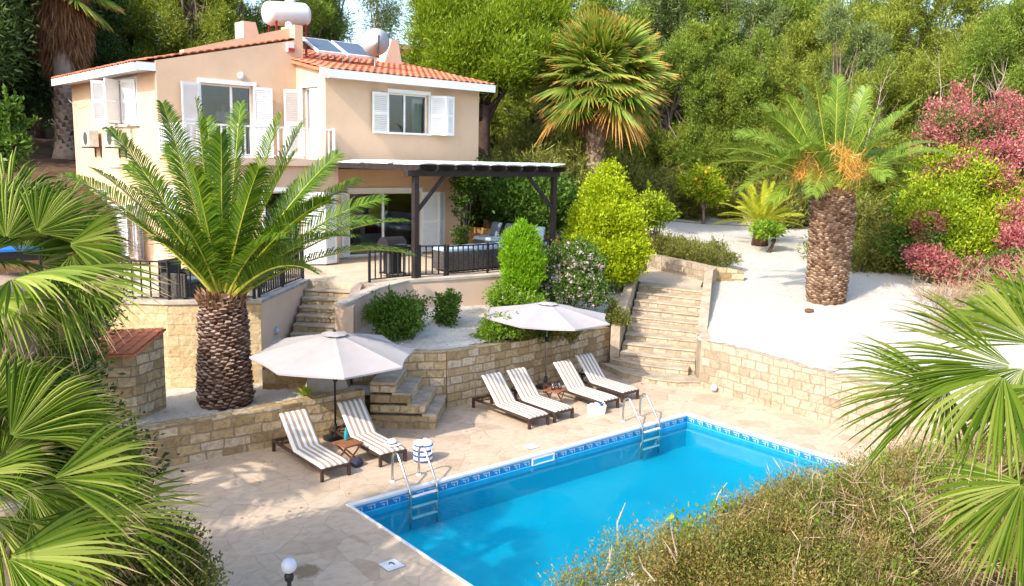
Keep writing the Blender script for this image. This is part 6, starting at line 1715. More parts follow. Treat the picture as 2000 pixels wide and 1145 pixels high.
def fan_palm(name, base, crown_c, tr, label, leaves, mat, seed, trunk_mat=None, Ns=40, side=-1):
    """near fan palms: leaves = (hub px u, v, depth, tip px u, v, tip depth offset, half angle deg, droop, normal bias)"""
    base = Vector(base); r = empty(name, base, 0, label, 'palm tree'); cc = Vector(crown_c)
    rg = random.Random(seed)
    mb = MB(); pts = [base + (cc - base) * (i / 9) + Vector((rg.uniform(-.02, .02), rg.uniform(-.02, .02), 0)) for i in range(10)]
    mb.tube(pts, [tr * (1.25 if i == 0 else 1 + .06 * (i % 2)) for i in range(10)], 14); mb.build('trunk', trunk_mat or M['palm_bark'], r, smooth=True, fix=False)
    for i, (hu, hv, hd, tu, tv, td, ha, dr, nb) in enumerate(leaves):
        h_ = at(hu, hv, hd); t_ = at(tu, tv, hd + td); ax = t_ - h_
        toc = (CAM - h_).normalized(); nrm = Vector((0, 0, 1)) * nb + toc * (1 - nb)
        pd = (cc - h_)
        fan(r, h_, ax, nrm, ax.length, R(ha), Ns, dr, seed * 50 + i, mat, petiole=1, pet_dir=np.array(pd))
    rt = Vector((.771, -.636, 0)) * side
    for i in range(16):
        a_ = math.atan2(rt.y, rt.x) + R(-75 + 150 * ((i * 7) % 16) / 15); el = R(-25 + 95 * (i / 15)); d = Vector((math.cos(el) * math.cos(a_), math.cos(el) * math.sin(a_), math.sin(el))); hub = cc + d * .75
        fan(r, hub, d + Vector((0, 0, -.15)), Vector((0, 0, 1)) + d * .2, .95, R(65), Ns, .1, seed * 70 + i, mat, petiole=1, pet_dir=np.array(cc - hub))
    return r
# near palms on the left
c1 = at(30, 540, 8.6); c2 = at(10, 985, 7.4)
up_left = [(12, 490, 9.4, 60, 345, .3, 62, .05, .35), (72, 478, 9.5, 172, 372, .2, 62, .08, .35), (135, 502, 9.6, 262, 462, -.1, 55, .12, .4), (95, 552, 9.2, 300, 606, -.3, 42, .10, .5), (140, 520, 9.8, 190, 650, .2, 55, .2, .4),
           (-20, 610, 9.0, 110, 640, -.3, 55, .15, .5), (40, 520, 10.2, 130, 400, .8, 60, .05, .4), (-30, 520, 9.6, -20, 380, .2, 60, .05, .4), (20, 570, 8.9, 120, 560, -.8, 60, .2, .5), (100, 590, 9.7, 170, 690, .2, 50, .25, .4), (60, 470, 10.3, 235, 395, .9, 50, .08, .4), (0, 590, 9.4, 30, 700, -.4, 60, .25, .4),
           (110, 470, 10.6, 205, 372, .6, 60, .06, .35), (165, 515, 10.2, 275, 540, .2, 55, .15, .45), (30, 440, 10.4, 110, 350, .4, 60, .04, .35), (80, 540, 10.4, 210, 480, .6, 60, .1, .45), (150, 560, 10.0, 250, 620, .3, 55, .2, .45), (-10, 450, 10.0, 30, 345, .2, 60, .04, .3), (60, 600, 9.8, 150, 640, .3, 60, .2, .45)]
up_left = [(a, b - 24, c * .87, d, e - 26, f * .87, g, h * .8, i) for a, b, c, d, e, f, g, h, i in up_left]
fan_palm('fan_palm', (c1.x - .2, c1.y + .1, g1(c1.x, c1.y) - .2), c1, .2, 'fan palm with yellowish upright leaves before the left terrace', up_left, M['fan_leaf'], 5, Ns=30)
low_left = [(15, 1090, 6.6, 278, 1068, .1, 62, .10, .55), (103, 936, 7.0, 318, 862, .1, 48, .06, .45), (165, 1010, 7.3, 424, 985, .3, 40, .05, .45), (20, 855, 7.2, 180, 690, .2, 52, .04, .3), (75, 806, 7.4, 250, 748, .3, 48, .05, .4), (-50, 930, 6.8, 92, 905, -.1, 40, .05, .4),
            (-30, 800, 7.3, 60, 660, .2, 55, .04, .35), (20, 960, 7.5, 180, 930, .5, 60, .15, .5), (60, 960, 7.2, 130, 1080, .0, 60, .25, .5), (-20, 1010, 7.0, 60, 1130, -.3, 60, .2, .5), (110, 860, 7.7, 305, 800, .6, 46, .05, .4), (0, 900, 7.6, 120, 800, .5, 60, .08, .4), (90, 960, 7.7, 270, 960, .5, 50, .15, .5), (-20, 760, 7.8, 10, 640, .4, 60, .03, .35),
            (130, 900, 8.0, 320, 900, .5, 50, .1, .45), (40, 830, 8.2, 215, 730, .6, 55, .05, .35), (110, 980, 8.0, 300, 1010, .6, 50, .12, .5), (60, 1020, 7.0, 200, 1110, .2, 60, .2, .5), (-10, 880, 7.9, 90, 760, .5, 60, .05, .35), (150, 950, 8.2, 360, 950, .6, 42, .06, .45), (30, 700, 8.6, 150, 640, .4, 60, .05, .35), (80, 1080, 7.2, 240, 1130, .3, 50, .15, .5)]
fan_palm('fan_palm', (c2.x - .1, c2.y, -.3), c2, .2, 'fan palm with broad glossy leaves in the lower left corner', low_left, M['fan_leaf'], 6, Ns=30)
c3 = at(2110, 800, 5.4)
right_leaves = [(1979, 717, 5.0, 1705, 625, .1, 34, .05, .25), (1960, 735, 5.0, 1800, 810, -.2, 75, .34, .45), (1850, 758, 5.1, 1603, 738, .1, 46, .07, .3), (1850, 760, 5.1, 1745, 830, 0, 80, .42, .4), (2022, 672, 5.4, 1872, 520, .3, 52, .04, .3), (1998, 945, 4.6, 1800, 1000, .0, 58, .12, .4),
                (2010, 950, 4.6, 1880, 1120, -.1, 50, .1, .4), (2040, 760, 5.0, 1960, 860, -.2, 80, .4, .45), (2060, 620, 5.8, 1960, 470, .4, 55, .04, .3), (2000, 720, 5.2, 1940, 820, -.1, 70, .45, .4), (2060, 900, 5.0, 1990, 1010, 0, 60, .2, .4)]
fan_palm('fan_palm', (c3.x + .1, c3.y, -.3), c3, .2, 'fan palm reaching in from the right edge over the gravel wall', right_leaves, M['fan_leaf'], 7, Ns=34, side=1)

# tall fan palms with skirts
def washingtonia(name, base, cc, tr, Rd, pet, nf, label, seed, skirt_len, tilt0=-38):
    base, cc = Vector(base), Vector(cc); r = empty(name, base, 0, label, 'palm tree'); rg = random.Random(seed); rgn = np.random.default_rng(seed)
    H_ = (cc - base).length; mb = MB(); n_ = 16
    mb.tube([base.lerp(cc, i / (n_ - 1)) for i in range(n_)], [tr * (1.5 if i == 0 else (1.12 if i == 1 else 1.0)) * (1 + .03 * (i % 2)) for i in range(n_)], 18); mb.build('trunk', M['palm_bark'], r, smooth=True, fix=False)
    # criss-cross leaf bases below the skirt
    V = []; F = []
    for i in range(150):
        z = H_ - skirt_len * (.95 + .75 * i / 150); a_ = i * 2.39996; e = Vector((math.cos(a_), math.sin(a_), 0)); t_ = Vector((-e.y, e.x, 0)); p = base + (cc - base).normalized() * z + e * tr
        q = [p - t_ * .09, p + t_ * .09, p + t_ * .03 + e * .09 + Vector((rg.uniform(-.04, .04), 0, .20)), p - t_ * .03 + e * .09 + Vector((0, 0, .20))]
        b = len(V); V += q; F.append((b, b + 1, b + 2, b + 3))
    npmesh('leaf_bases', V, F, M['boot_pale'], r)
    C = []; O = []
    for i in range(520):
        z = rg.uniform(0, 1); a_ = rg.uniform(0, 2 * PI); rad = tr * 1.2 + .42 * math.sin(PI * min(1, .25 + z * .8))
        C.append((cc.x + rad * math.cos(a_), cc.y + rad * math.sin(a_), cc.z - .15 - z * skirt_len * .72)); O.append((.22 * math.cos(a_), .22 * math.sin(a_), -1))
    V, F = cloud(np.array(C), np.array(O), .62, .045, rgn, 16, .10, -.35, .35)
    npmesh('dead_skirt', V, F, M['dead_skirt'], r)
    for i in range(nf):
        t = (i + .5) / nf; el = R(tilt0 + (86 - tilt0) * t ** .85); a_ = i * 2.39996 + rg.uniform(-.2, .2)
        d = Vector((math.cos(el) * math.cos(a_), math.cos(el) * math.sin(a_), math.sin(el)))
        pl = pet * rg.uniform(.85, 1.15); hub = cc + d * pl + Vector((0, 0, -.1))
        ax = (d + Vector((0, 0, -.24 * math.cos(el)))).normalized(); nrm = Vector((0, 0, .8)) + d * .45 + Vector((rg.uniform(-.35, .35), rg.uniform(-.35, .35), 0))
        old = el < R(-29)
        fan(r, hub, ax, nrm, Rd * rg.uniform(.9, 1.1), R(rg.uniform(68, 88)), 26, .07 if not old else .30, seed * 90 + i, M['fan_leaf_old'] if old else M['fan_leaf_far'], petiole=1, pet_dir=np.array(cc - hub), tipdroop=.10)
    return r
wp = at(1158, 390, 35.0); wc = at(1167, 160, 35.0)
washingtonia('tall_fan_palm', (wp.x, wp.y, min(wp.z, g1(wp.x, wp.y))), wc, .36, 1.75, 1.40, 84, 'tall fan palm with golden lower leaves and brown skirt behind the conical bush', 21, 2.0, -38)
wp2 = at(128, 300, 33.0); wc2 = at(118, -22, 33.0)
washingtonia('tall_fan_palm', (wp2.x, wp2.y, g1(wp2.x, wp2.y) - .2), wc2, .36, 1.3, 1.1, 34, 'tall fan palm with long dead skirt at the left end of the house', 22, 4.0, -30)

# cycad and young trees on the gravel
def rosette(name, base, h, tr, n, L, label, cat, leaf, seed, stemmat):
    base = Vector(base); r = empty(name, base, 0, label, cat); rg = random.Random(seed)
    MB().tube([base - Vector((0, 0, .1)), base + Vector((0, 0, h * .5)), base + Vector((0, 0, h))], [tr * 1.25, tr, tr * .8], 12).build('trunk', stemmat, r, smooth=True, fix=False)
    for i in range(n):
        a_ = i * 2.39996; el = R(10 + 65 * (i / n)); d = Vector((math.cos(a_) * math.cos(el), math.sin(a_) * math.cos(el), math.sin(el)))
        T = base + Vector((0, 0, h)) + d * L * rg.uniform(.85, 1.1) - Vector((0, 0, .25 * L * math.cos(el)))
        Vq, Fq, rp_, rr_ = frond_mesh(base + Vector((0, 0, h)), T, .35, 34, .24, seed * 9 + i, .03)
        mb = MB(); mb.tube(rp_, [q * .5 for q in rr_], 4); k0 = len(Vq)
        npmesh('frond', np.concatenate([Vq, np.array(mb.v)]), [list(f) for f in Fq] + [[k0 + j for j in f] for f in mb.f], [leaf, M['rachis']], r, extra=[0] * len(Fq) + [1] * len(mb.f))
    return r
gz = lambda x, y, dz=0: (x, y, g1(x, y) + dz)
rosette('cycad', gz(24.6, 8.9), .95, .30, 36, 2.0, 'yellow green cycad between the young tree and the right date palm', 'cycad', M['cycad_leaf'], 14, M['boot'])
t2 = gz(23.3, 7.75)
tree('young_tree', t2, [(0, 0, .98, .62, .62, .22), (.35, .1, .92, .35, .35, .18), (-.35, -.1, .95, .38, .38, .18)], M['leaf_bright'], .16, .07, 70, 26, .10, .07, M['bark_dark'], 15, 'young standard tree with flat bright crown left of the right date palm', trunk_h=.9)
t1 = gz(28.6, 15.0)
def oranges(r, loc, lobes, rg):
    for i in range(16):
        l = lobes[rg.randrange(len(lobes))]; a_ = rg.uniform(0, 2 * PI); e = rg.uniform(-.5, .7)
        c = (l[0] + l[3] * math.cos(a_) * .95, l[1] + l[4] * math.sin(a_) * .95, l[2] + l[5] * e)
        MB().lathe([(0, -.085), (.055, -.065), (.085, 0), (.055, .065), (0, .085)], c, 9).build('fruit', M['fruit'], r, smooth=True)
tree('orange_tree', t1, [(0, 0, 2.0, .75, .75, .7), (-.9, .3, 2.1, .5, .5, .5), (.4, -.3, 1.6, .55, .55, .5), (.1, .1, 2.6, .5, .5, .4)], M['leaf_yellow'], .20, .085, 170, 28, .14, .09, M['bark'], 16, 'small orange tree with ripe fruit at the back of the gravel', cat='tree', trunk_h=1.3, extra=oranges)
# ------------------------------------------------------------------ bushes round the house and stairs
g_ = g1
def L4(u, v, z, rx, rz, ry=None):
    """lobe centred where the sight line meets height z"""
    p = pz(u, v, z); return (p.x, p.y, z, rx, ry or rx, rz)
SCL = 1.0
def LD(u, v, d, rx, rz, ry=None):
    p = at(u, v, d); return (p.x, p.y, p.z, rx * SCL, (ry or rx) * SCL, rz * SCL)
d_ = 27.0
bush('conical_bush', [LD(1185, 515, d_, 1.05, .55), LD(1180, 480, d_, 1.22, .65), LD(1182, 430, d_, 1.02, .65), LD(1185, 385, d_ + .1, .72, .6), LD(1190, 350, d_ + .2, .36, .46), LD(1140, 495, d_ - .4, .6, .55), LD(1226, 495, d_ - .4, .6, .55), LD(1150, 430, d_ - .3, .55, .55), LD(1220, 440, d_ - .3, .5, .55), LD(1150, 530, d_ - .2, .6, .4)], M['leaf_lime'], .105, .06, 1250, 62, .12, 101, 'large conical yellow green bush beside the top of the stairway', up=.5, lo=.7, rgh=0)
d_ = 23.0
bush('thuja', [LD(1020, 540, d_, .50, .41), LD(1020, 505, d_, .56, .46), LD(1018, 475, d_, .43, .37), LD(1024, 455, d_, .24, .24)], M['leaf_thuja'], .10, .028, 420, 70, .07, 102, 'rounded bright lime thuja in front of the right terrace railing', up=.9, lo=.7, rnd=.7, rgh=0)
d_ = 24.3
bush('flowering_bush', [LD(1085, 520, d_, .55, .45), LD(1130, 525, d_, .65, .5), LD(1095, 560, d_ - .4, .7, .4), LD(1145, 560, d_ - .3, .55, .35), LD(1070, 565, d_ - .2, .4, .3), LD(1120, 500, d_ + .2, .5, .35), LD(1160, 580, d_ - .4, .35, .25)], M['leaf_bush'], .085, .05, 420, 44, .11, 103, 'big white flowering shrub between thuja and conical bush', up=.3, lo=.65, flowers=('petal', 620, .085))
d_ = 22.9
bush('low_shrub', [LD(1000, 580, d_, .5, .25), LD(975, 583, d_ - .2, .3, .2), LD(1030, 590, d_ - .2, .4, .22), LD(1015, 565, d_ + .2, .35, .25)], M['leaf_bright'], .09, .045, 200, 36, .09, 104, 'low bright shrub spilling over the gravel below the thuja', up=.3, flowers=('petal', 60, .05))
d_ = 20.6
bush('dark_shrub', [LD(772, 615, d_, .48, .32), LD(790, 632, d_ - .2, .4, .25), LD(748, 610, d_, .3, .28), LD(800, 605, d_ + .1, .28, .25), LD(770, 640, d_ - .2, .4, .2)], M['leaf_bush'], .085, .045, 260, 40, .09, 105, 'dense dark green shrub against the terrace wall above the left parasol', up=.3)
d_ = 21.6
bush('rose_bush', [LD(872, 600, d_, .22, .22), LD(872, 620, d_, .26, .2), LD(878, 590, d_, .18, .15)], M['leaf_bush'], .08, .05, 90, 30, .07, 106, 'small rounded rose bush standing alone on the white gravel', up=.3, flowers=('petal', 10, .05))
d_ = 21.0
bush('rose_bush', [LD(962, 645, d_, .24, .20), LD(985, 640, d_, .22, .2), LD(1000, 650, d_, .2, .12), LD(950, 655, d_, .15, .12)], M['leaf_bright'], .075, .045, 110, 28, .07, 107, 'pink rose bush on top of the retaining wall beside the clay jar', up=.4, flowers=('petal', 40, .05))
for k, (us, lb) in enumerate((((1020, 652), 'low leafy plant on the wall top left of the right parasol pole'), ((1060, 648), 'low dark plant on the wall top behind the right parasol pole'), ((1105, 650), 'low plant on the wall top right of the parasol pole'))):
    p = pz(us[0], us[1], 1.45)
    bush('wall_plant', [(p.x, p.y, 1.42, .3, .18, .14), (p.x + .3, p.y + .08, 1.40, .25, .15, .12)], M['leaf_olive'] if k != 1 else M['leaf_bush'], .07, .035, 60, 30, .06, 110 + k, lb, up=.2, flowers=('petal', 14, .04))
d_ = 24.0
bush('silver_plant', [LD(1212, 628, d_, .22, .14), LD(1200, 612, d_, .16, .18), LD(1196, 600, d_, .10, .2)], M['leaf_olive'], .07, .03, 70, 34, .06, 114, 'grey green plant at the lower end of the left stair cheek wall', up=.4)
# bushes behind the pergola, bank creepers
d_ = 31.0
bush('leafy_bush', [LD(1005, 405, d_, 1.0, .8), LD(1045, 400, d_, 1.0, .85), LD(1085, 385, d_ + .5, .9, .6), LD(985, 380, d_ + .4, .8, .5), LD(1060, 440, d_ - .3, .9, .5), LD(1020, 365, d_ + .6, .8, .5), LD(970, 400, d_, .5, .4), LD(1100, 420, d_, .6, .6)], M['leaf_bush'], .16, .085, 480, 40, .17, 120, 'large leafy bush behind the pergola post and bamboo screen', up=.3, lo=.55)
d_ = 29
bush('wall_creeper', [LD(905, 370, d_, .22, .5), LD(912, 345, d_, .3, .3), LD(902, 410, d_, .18, .4), LD(900, 455, d_ - .2, .15, .4), LD(925, 350, d_ + .2, .35, .25)], M['leaf_bush'], .12, .07, 120, 30, .1, 121, 'dark creeper climbing the right corner of the house', up=-.1)
d_ = 32
bush('leafy_bush', [LD(955, 355, d_, .9, .35), LD(925, 345, d_, .5, .3), LD(985, 350, d_ + .4, .6, .4)], M['leaf_dark'], .16, .08, 130, 40, .16, 122, 'dark bush on the stone bank behind the pergola beam', up=.3)
b0 = pz(1277, 432, 2.7)
bush('small_bush', [LD(1275, 405, 33, .55, .4), LD(1262, 420, 33, .4, .35), LD(1288, 425, 33, .4, .3)], M['leaf_yellow'], .16, .07, 120, 34, .12, 123, 'sparse yellowish bush behind the clipped hedge', up=.4)
h0, h1 = Vector((18.55, 11.6)), Vector((17.75, 6.7))
hl = []
for i in range(9):
    t = i / 8; p = h0.lerp(h1, t) + Vector((.75, -.1)); hl.append((p.x, p.y, 2.62 - .12 * t, .62, .52, .36 + .05 * ((i * 7) % 3)))
bush('clipped_hedge', hl, M['leaf_olive'], .10, .03, 620, 54, .10, 124, 'low clipped hedge on the wall at the back of the stair landing', cat='hedge', up=.6, lo=.6)
# agave by the left stone bed
ag = empty('succulent', (1.2, 4.15, .7), 0, 'yellowish succulent in the stone bed under the left parasol', 'plant')
V = []; F = []
for i in range(16):
    a_ = i * 2.4; el = .4 + .06 * i; d = np.array([math.cos(a_) * math.cos(el), math.sin(a_) * math.cos(el), math.sin(el)]); s = np.array([-math.sin(a_), math.cos(a_), 0]); o_ = np.array([1.2, 4.15, .72]); b = len(V); l = .34
    V += [o_ - s * .03, o_ + s * .03, o_ + d * l * .55 + s * .04, o_ + d * l * .55 - s * .04, o_ + d * l + s * .004 - np.array([0, 0, .05]), o_ + d * l - s * .004 - np.array([0, 0, .05])]; F += [(b, b + 1, b + 2, b + 3), (b + 3, b + 2, b + 4, b + 5)]
npmesh('leaves', V, F, M['agave'], ag)
# pink-leaved and yellow-green shrubs on the right
SCL = 1.18
d_ = 29.0
bush('green_shrub', [LD(1830, 440, d_, .95, .8), LD(1880, 480, d_ - .3, .9, .7), LD(1850, 390, d_ + .3, .8, .6), LD(1925, 440, d_, .9, .8), LD(1900, 360, d_ + .6, .9, .7), LD(1960, 400, d_ + .4, .8, .8), LD(1800, 400, d_ + .4, .6, .5), LD(1950, 500, d_ - .5, .8, .5), LD(1845, 330, d_ + 1, .7, .5)], M['leaf_yellow'], .13, .065, 1050, 62, .17, 130, 'broad yellow green shrub among the pink leaved shrubs at the right', up=.4, lo=.6)
SCL = 1.13
d_ = 30.6
bush('pink_shrub', [LD(1850, 260, d_, .8, .7), LD(1900, 300, d_, .7, .5), LD(1945, 250, d_, .6, .6), LD(1985, 300, d_ - .4, .6, .7), LD(1865, 200, d_ + .8, .35, .55), LD(1960, 200, d_ + .6, .4, .35), LD(1815, 300, d_ + .6, .6, .5), LD(2010, 230, d_, .6, .6), LD(1990, 370, d_ - .5, .6, .6), LD(1835, 230, d_ + .6, .4, .5), LD(1920, 230, d_ + .3, .4, .3)], M['leaf_red'], .12, .06, 420, 30, .14, 131, 'tall pink leaved shrub at the right edge behind the green shrub', up=.2, lo=.55)
ps_ = [o for o in COL.objects if o.name.startswith('pink_shrub')][0]
crown('green_foliage', [LD(1850, 270, 30.8, .8, .8), LD(1900, 320, 30.6, .9, .6), LD(1945, 260, 30.9, .8, .8), LD(1985, 320, 30.4, .8, .9), LD(1990, 390, 30.0, .7, .6), LD(1820, 330, 31.0, .7, .6)], 420, 40, .16, .12, .055, M['leaf_bush'], ps_, 333, .2, .9, .5)
crown('side_foliage', [LD(1880, 330, 29.2, .5, .35), LD(1945, 350, 28.8, .55, .4), LD(1985, 430, 28, .5, .6), LD(1905, 300, 30, .5, .35), LD(1960, 300, 29.6, .6, .5), LD(1820, 350, 29.6, .35, .3)], 230, 30, .15, .12, .06, M['leaf_red'], ps_, 334, .2, .9, .4)
SCL = 1.22
d_ = 27.5
bush('pink_shrub', [LD(1800, 505, d_, .35, .28), LD(1830, 520, d_ - .3, .45, .25), LD(1875, 535, d_ - .5, .5, .25), LD(1950, 530, d_ - .6, .6, .3), LD(1990, 480, d_, .45, .5), LD(1812, 440, d_ + .5, .3, .35), LD(1905, 545, d_ - .7, .5, .22)], M['leaf_red'], .12, .06, 380, 34, .12, 132, 'low reddish pink shrub at the edge of the white gravel', up=.2, lo=.6)
ps2 = [o for o in COL.objects if o.name == 'pink_shrub.001'][0]
crown('green_foliage', [LD(1830, 525, 27.4, .5, .3), LD(1900, 540, 26.9, .6, .3), LD(1960, 520, 26.9, .6, .35), LD(1815, 470, 28, .35, .35)], 240, 36, .12, .11, .055, M['leaf_bush'], ps2, 335, .2, .9, .5)
d_ = 28.5
bush('dark_shrub', [LD(1770, 470, d_ + 1, .6, .5), LD(1790, 420, d_ + 2, .7, .6), LD(1760, 490, d_ + .4, .4, .3)], M['leaf_bush'], .16, .09, 170, 36, .14, 133, 'dark glossy shrub between right date palm and the pink shrubs', up=.3)
SCL = 1.5
d_ = 21.8
bush('dry_shrub', [LD(1840, 590, d_, .35, .22), LD(1900, 600, d_, .4, .25), LD(1950, 620, d_, .4, .25), LD(1870, 630, d_, .35, .2)], M['twig'], .3, .012, 110, 40, .1, 134, 'dry leafless shrub behind the right fan palm leaves', up=.5)
SCL = 1.0
# left foreground bushes
d_ = 10.6
bush('corner_bush', [LD(300, 1110, d_, .62, .4), LD(340, 1125, d_ - .2, .45, .3), LD(260, 1090, d_, .5, .4), LD(330, 1060, d_ + .2, .3, .25), LD(370, 1150, d_ - .3, .3, .2), LD(240, 1140, d_ - .3, .6, .4)], M['leaf_olive'], .07, .03, 420, 50, .09, 140, 'loose olive green bush at the lower left corner beside the paving', up=.4, lo=.4)
d_ = 14.5
bush('leafy_bush', [LD(120, 700, d_, .6, .55), LD(80, 640, d_, .9, .6), LD(30, 720, d_ - .4, .8, .7), LD(120, 600, d_ + .4, .8, .4)], M['leaf_bush'], .10, .05, 520, 44, .14, 141, 'dark green bush between the fan palms and the tile topped wall', up=.3)
d_ = 9.3
bush('filler_bush', [LD(40, 880, d_, .75, .6), LD(140, 960, d_, .7, .55), LD(60, 1010, d_ - .3, .7, .5), LD(20, 760, d_ + .3, .7, .6), LD(180, 1030, d_ - .3, .5, .35), LD(200, 900, d_ + .2, .5, .4), LD(120, 830, d_ + .5, .6, .5)], M['leaf_dark'], .09, .04, 420, 50, .12, 143, 'dark filler bush added inside the lower left fan palm', up=.3, lo=.3)  # filler put in to darken the gaps between the palm leaves
d_ = 22
bush('glossy_bush', [LD(8, 240, d_, .38, .28), LD(-10, 290, d_, .55, .5), LD(22, 285, d_ - .2, .3, .25)], M['leaf_bush'], .16, .08, 200, 34, .10, 142, 'glossy green bush at the upper left edge before the brown bank', up=.5)

# dry hedge in the lower right
hg = empty('dry_hedge', (5.0, -6.9, -.1), 0, 'tall half dry hedge along the near side of the pool', 'hedge')
rgn = np.random.default_rng(9); lob = []
for i in range(26):
    x = -.2 + i * .46; top = np.interp(x, [-.4, 1, 2.5, 4, 6, 8, 11.5], [1.55, 1.58, 1.68, 1.66, 1.46, 1.14, .75]); y = -6.75 - .15 * math.sin(i * 1.7)
    lob.append((x, y, top * .62 + rgn.uniform(-.05, .05), .42, .62, top * .42)); lob.append((x + .2, y - .75, top * .52, .45, .6, top * .42))
lob += [(x, -6.35 - .1 * (k % 2), z, .26, .22, .20) for k, (x, z) in enumerate(((-.95, 1.45), (-.6, 1.52), (-.25, 1.60), (.1, 1.56), (.45, 1.52)))]
for i in range(26):
    x = .75 + i * .42; top = np.interp(x, [-.4, 1, 2.5, 4, 6, 8, 11.5], [1.42, 1.48, 1.58, 1.56, 1.36, 1.05, .68]); lob.append((x, -6.15 + .12 * math.sin(i * 2.3), top - .36, .34, .36, .34))
lob2 = rough([l for l in lob if l[0] > .7 or l[2] > 1.4], random.Random(4), 2, .3)
lob2 = [l for l in lob2 if l[2] + l[5] < 2.0]
crown('dry_foliage', lob2[::3], 1700, 100, .11, .042, .016, M['leaf_dry'], hg, 150, .3, 1.0, .6)
crown('olive_foliage', lob2[1::3] + lob2[2::3] + lob2[::6], 4000, 100, .11, .042, .016, M['leaf_olive'], hg, 151, .3, 1.0, .65)
C, o_ = lobe_points([l for l in lob2 if l[0] > 1.0], 170, rgn, .9)
V, F = cloud(C, o_, .075, .045, rgn, 60, .10, .4); npmesh('fresh_leaves', V, F, M['leaf_bright'], hg)
C, o_ = lobe_points([l for l in lob2 if l[0] > 1.5], 900, rgn, .35)
V, F = cloud(C, o_, .26, .011, rgn, 7, .13, .05, 1.1); npmesh('twigs', V, F, M['twig'], hg)
C, o_ = lobe_points([l for l in lob2 if l[0] > 2.0 and l[1] < -6.6], 650, rgn, .75)
V, F = cloud(C, o_, .34, .014, rgn, 8, .13, -.05, 1.3); npmesh('dry_twigs', V, F, M['twig'], hg)
mb = MB(); rg = random.Random(12)
for k in range(110):
    l = lob2[rg.randrange(8, len(lob2) - 5)]; x, y = l[0] + rg.uniform(-.4, .4), l[1] + rg.uniform(-.5, .4); z = l[2] + l[5] * rg.uniform(-.4, .35); h = rg.uniform(.25, .5)
    d = Vector((rg.uniform(-.5, .5), rg.uniform(-.4, .4), 1)).normalized(); p = Vector((x, y, z)); q = p + d * h * .5 + Vector((rg.uniform(-.06, .06), rg.uniform(-.06, .06), 0)); e = q + (d + Vector((rg.uniform(-.3, .3), rg.uniform(-.3, .3), 0))).normalized() * h * .5
    mb.tube([p, q, e], [.011, .008, .003], 5)
    if rg.random() < .6: mb.tube([q, q + (d + Vector((rg.uniform(-1, 1), rg.uniform(-1, 1), 0))).normalized() * h * .3], [.006, .003], 4)
for x in np.arange(.6, 11.6, .35): mb.tube([(x, -7.0, -.15), (x + .05, -6.9, .6), (x + .1, -6.95, 1.0)], [.03, .022, .012], 6)
mb.build('branches', M['bark_pale'], hg, fix=False)

# bare branches standing in front of the wood and at the pink shrub
bb_ = MB(); rg = random.Random(6)
for (u, v, d_, h) in ((1895, 330, 32.0, 4.0), (1925, 300, 32.2, 3.8), (1840, 280, 32.5, 3.6), (1700, 260, 37, 3.0), (1985, 260, 31.5, 3.8)):
    p = at(u, v, d_); lean = Vector((rg.uniform(-.15, .3), rg.uniform(-.2, .2), 1)).normalized(); pts = [p - lean * 1.6] + [p + lean * (h * t / 5) + Vector((rg.uniform(-.1, .1), rg.uniform(-.1, .1), 0)) for t in range(6)]
    bb_.tube(pts, [.028, .024, .02, .016, .012, .008, .004], 6)
    for k in range(9):
        s = pts[1 + k % 5]; dr = Vector((rg.uniform(-1, 1), rg.uniform(-1, 1), rg.uniform(.3, 1.1))).normalized(); m_ = s + dr * .4; bb_.tube([s, m_, m_ + (dr + Vector((0, 0, .4))).normalized() * rg.uniform(.2, .6)], [.010, .007, .003], 5)
tag(bb_.build('bare_branches', M['bark_pale'], fix=False), 'bare pale branches rising from the pink shrubs at the right', 'branches')

# palms outside the frame whose shade falls on the paving
def shade_palm(x, y, z, seed, label):
    r = empty('fan_palm', (x, y, -.2), 0, label, 'palm tree'); rg = random.Random(seed); cc = Vector((x, y, z))
    MB().tube([(x, y, -.2), (x, y, z * .5), (x, y, z)], [.22, .18, .17], 12).build('trunk', M['palm_bark'], r, smooth=True, fix=False)
    for i in range(22):
        el = R(-25 + 100 * (i / 22)); a_ = i * 2.39996; d = Vector((math.cos(el) * math.cos(a_), math.cos(el) * math.sin(a_), math.sin(el))); hub = cc + d * .8
        fan(r, hub, d + Vector((0, 0, -.2)), Vector((0, 0, 1)) + d * .2, 1.25, R(80), 30, .15, seed * 40 + i, M['fan_leaf'], petiole=1, pet_dir=np.array(cc - hub))
shade_palm(-8.3, -1.7, 3.7, 31, 'fan palm left of the view whose shade lies by the globe lamp')
shade_palm(-7.4, 1.3, 5.0, 32, 'fan palm left of the view whose shade lies by the left lounger')

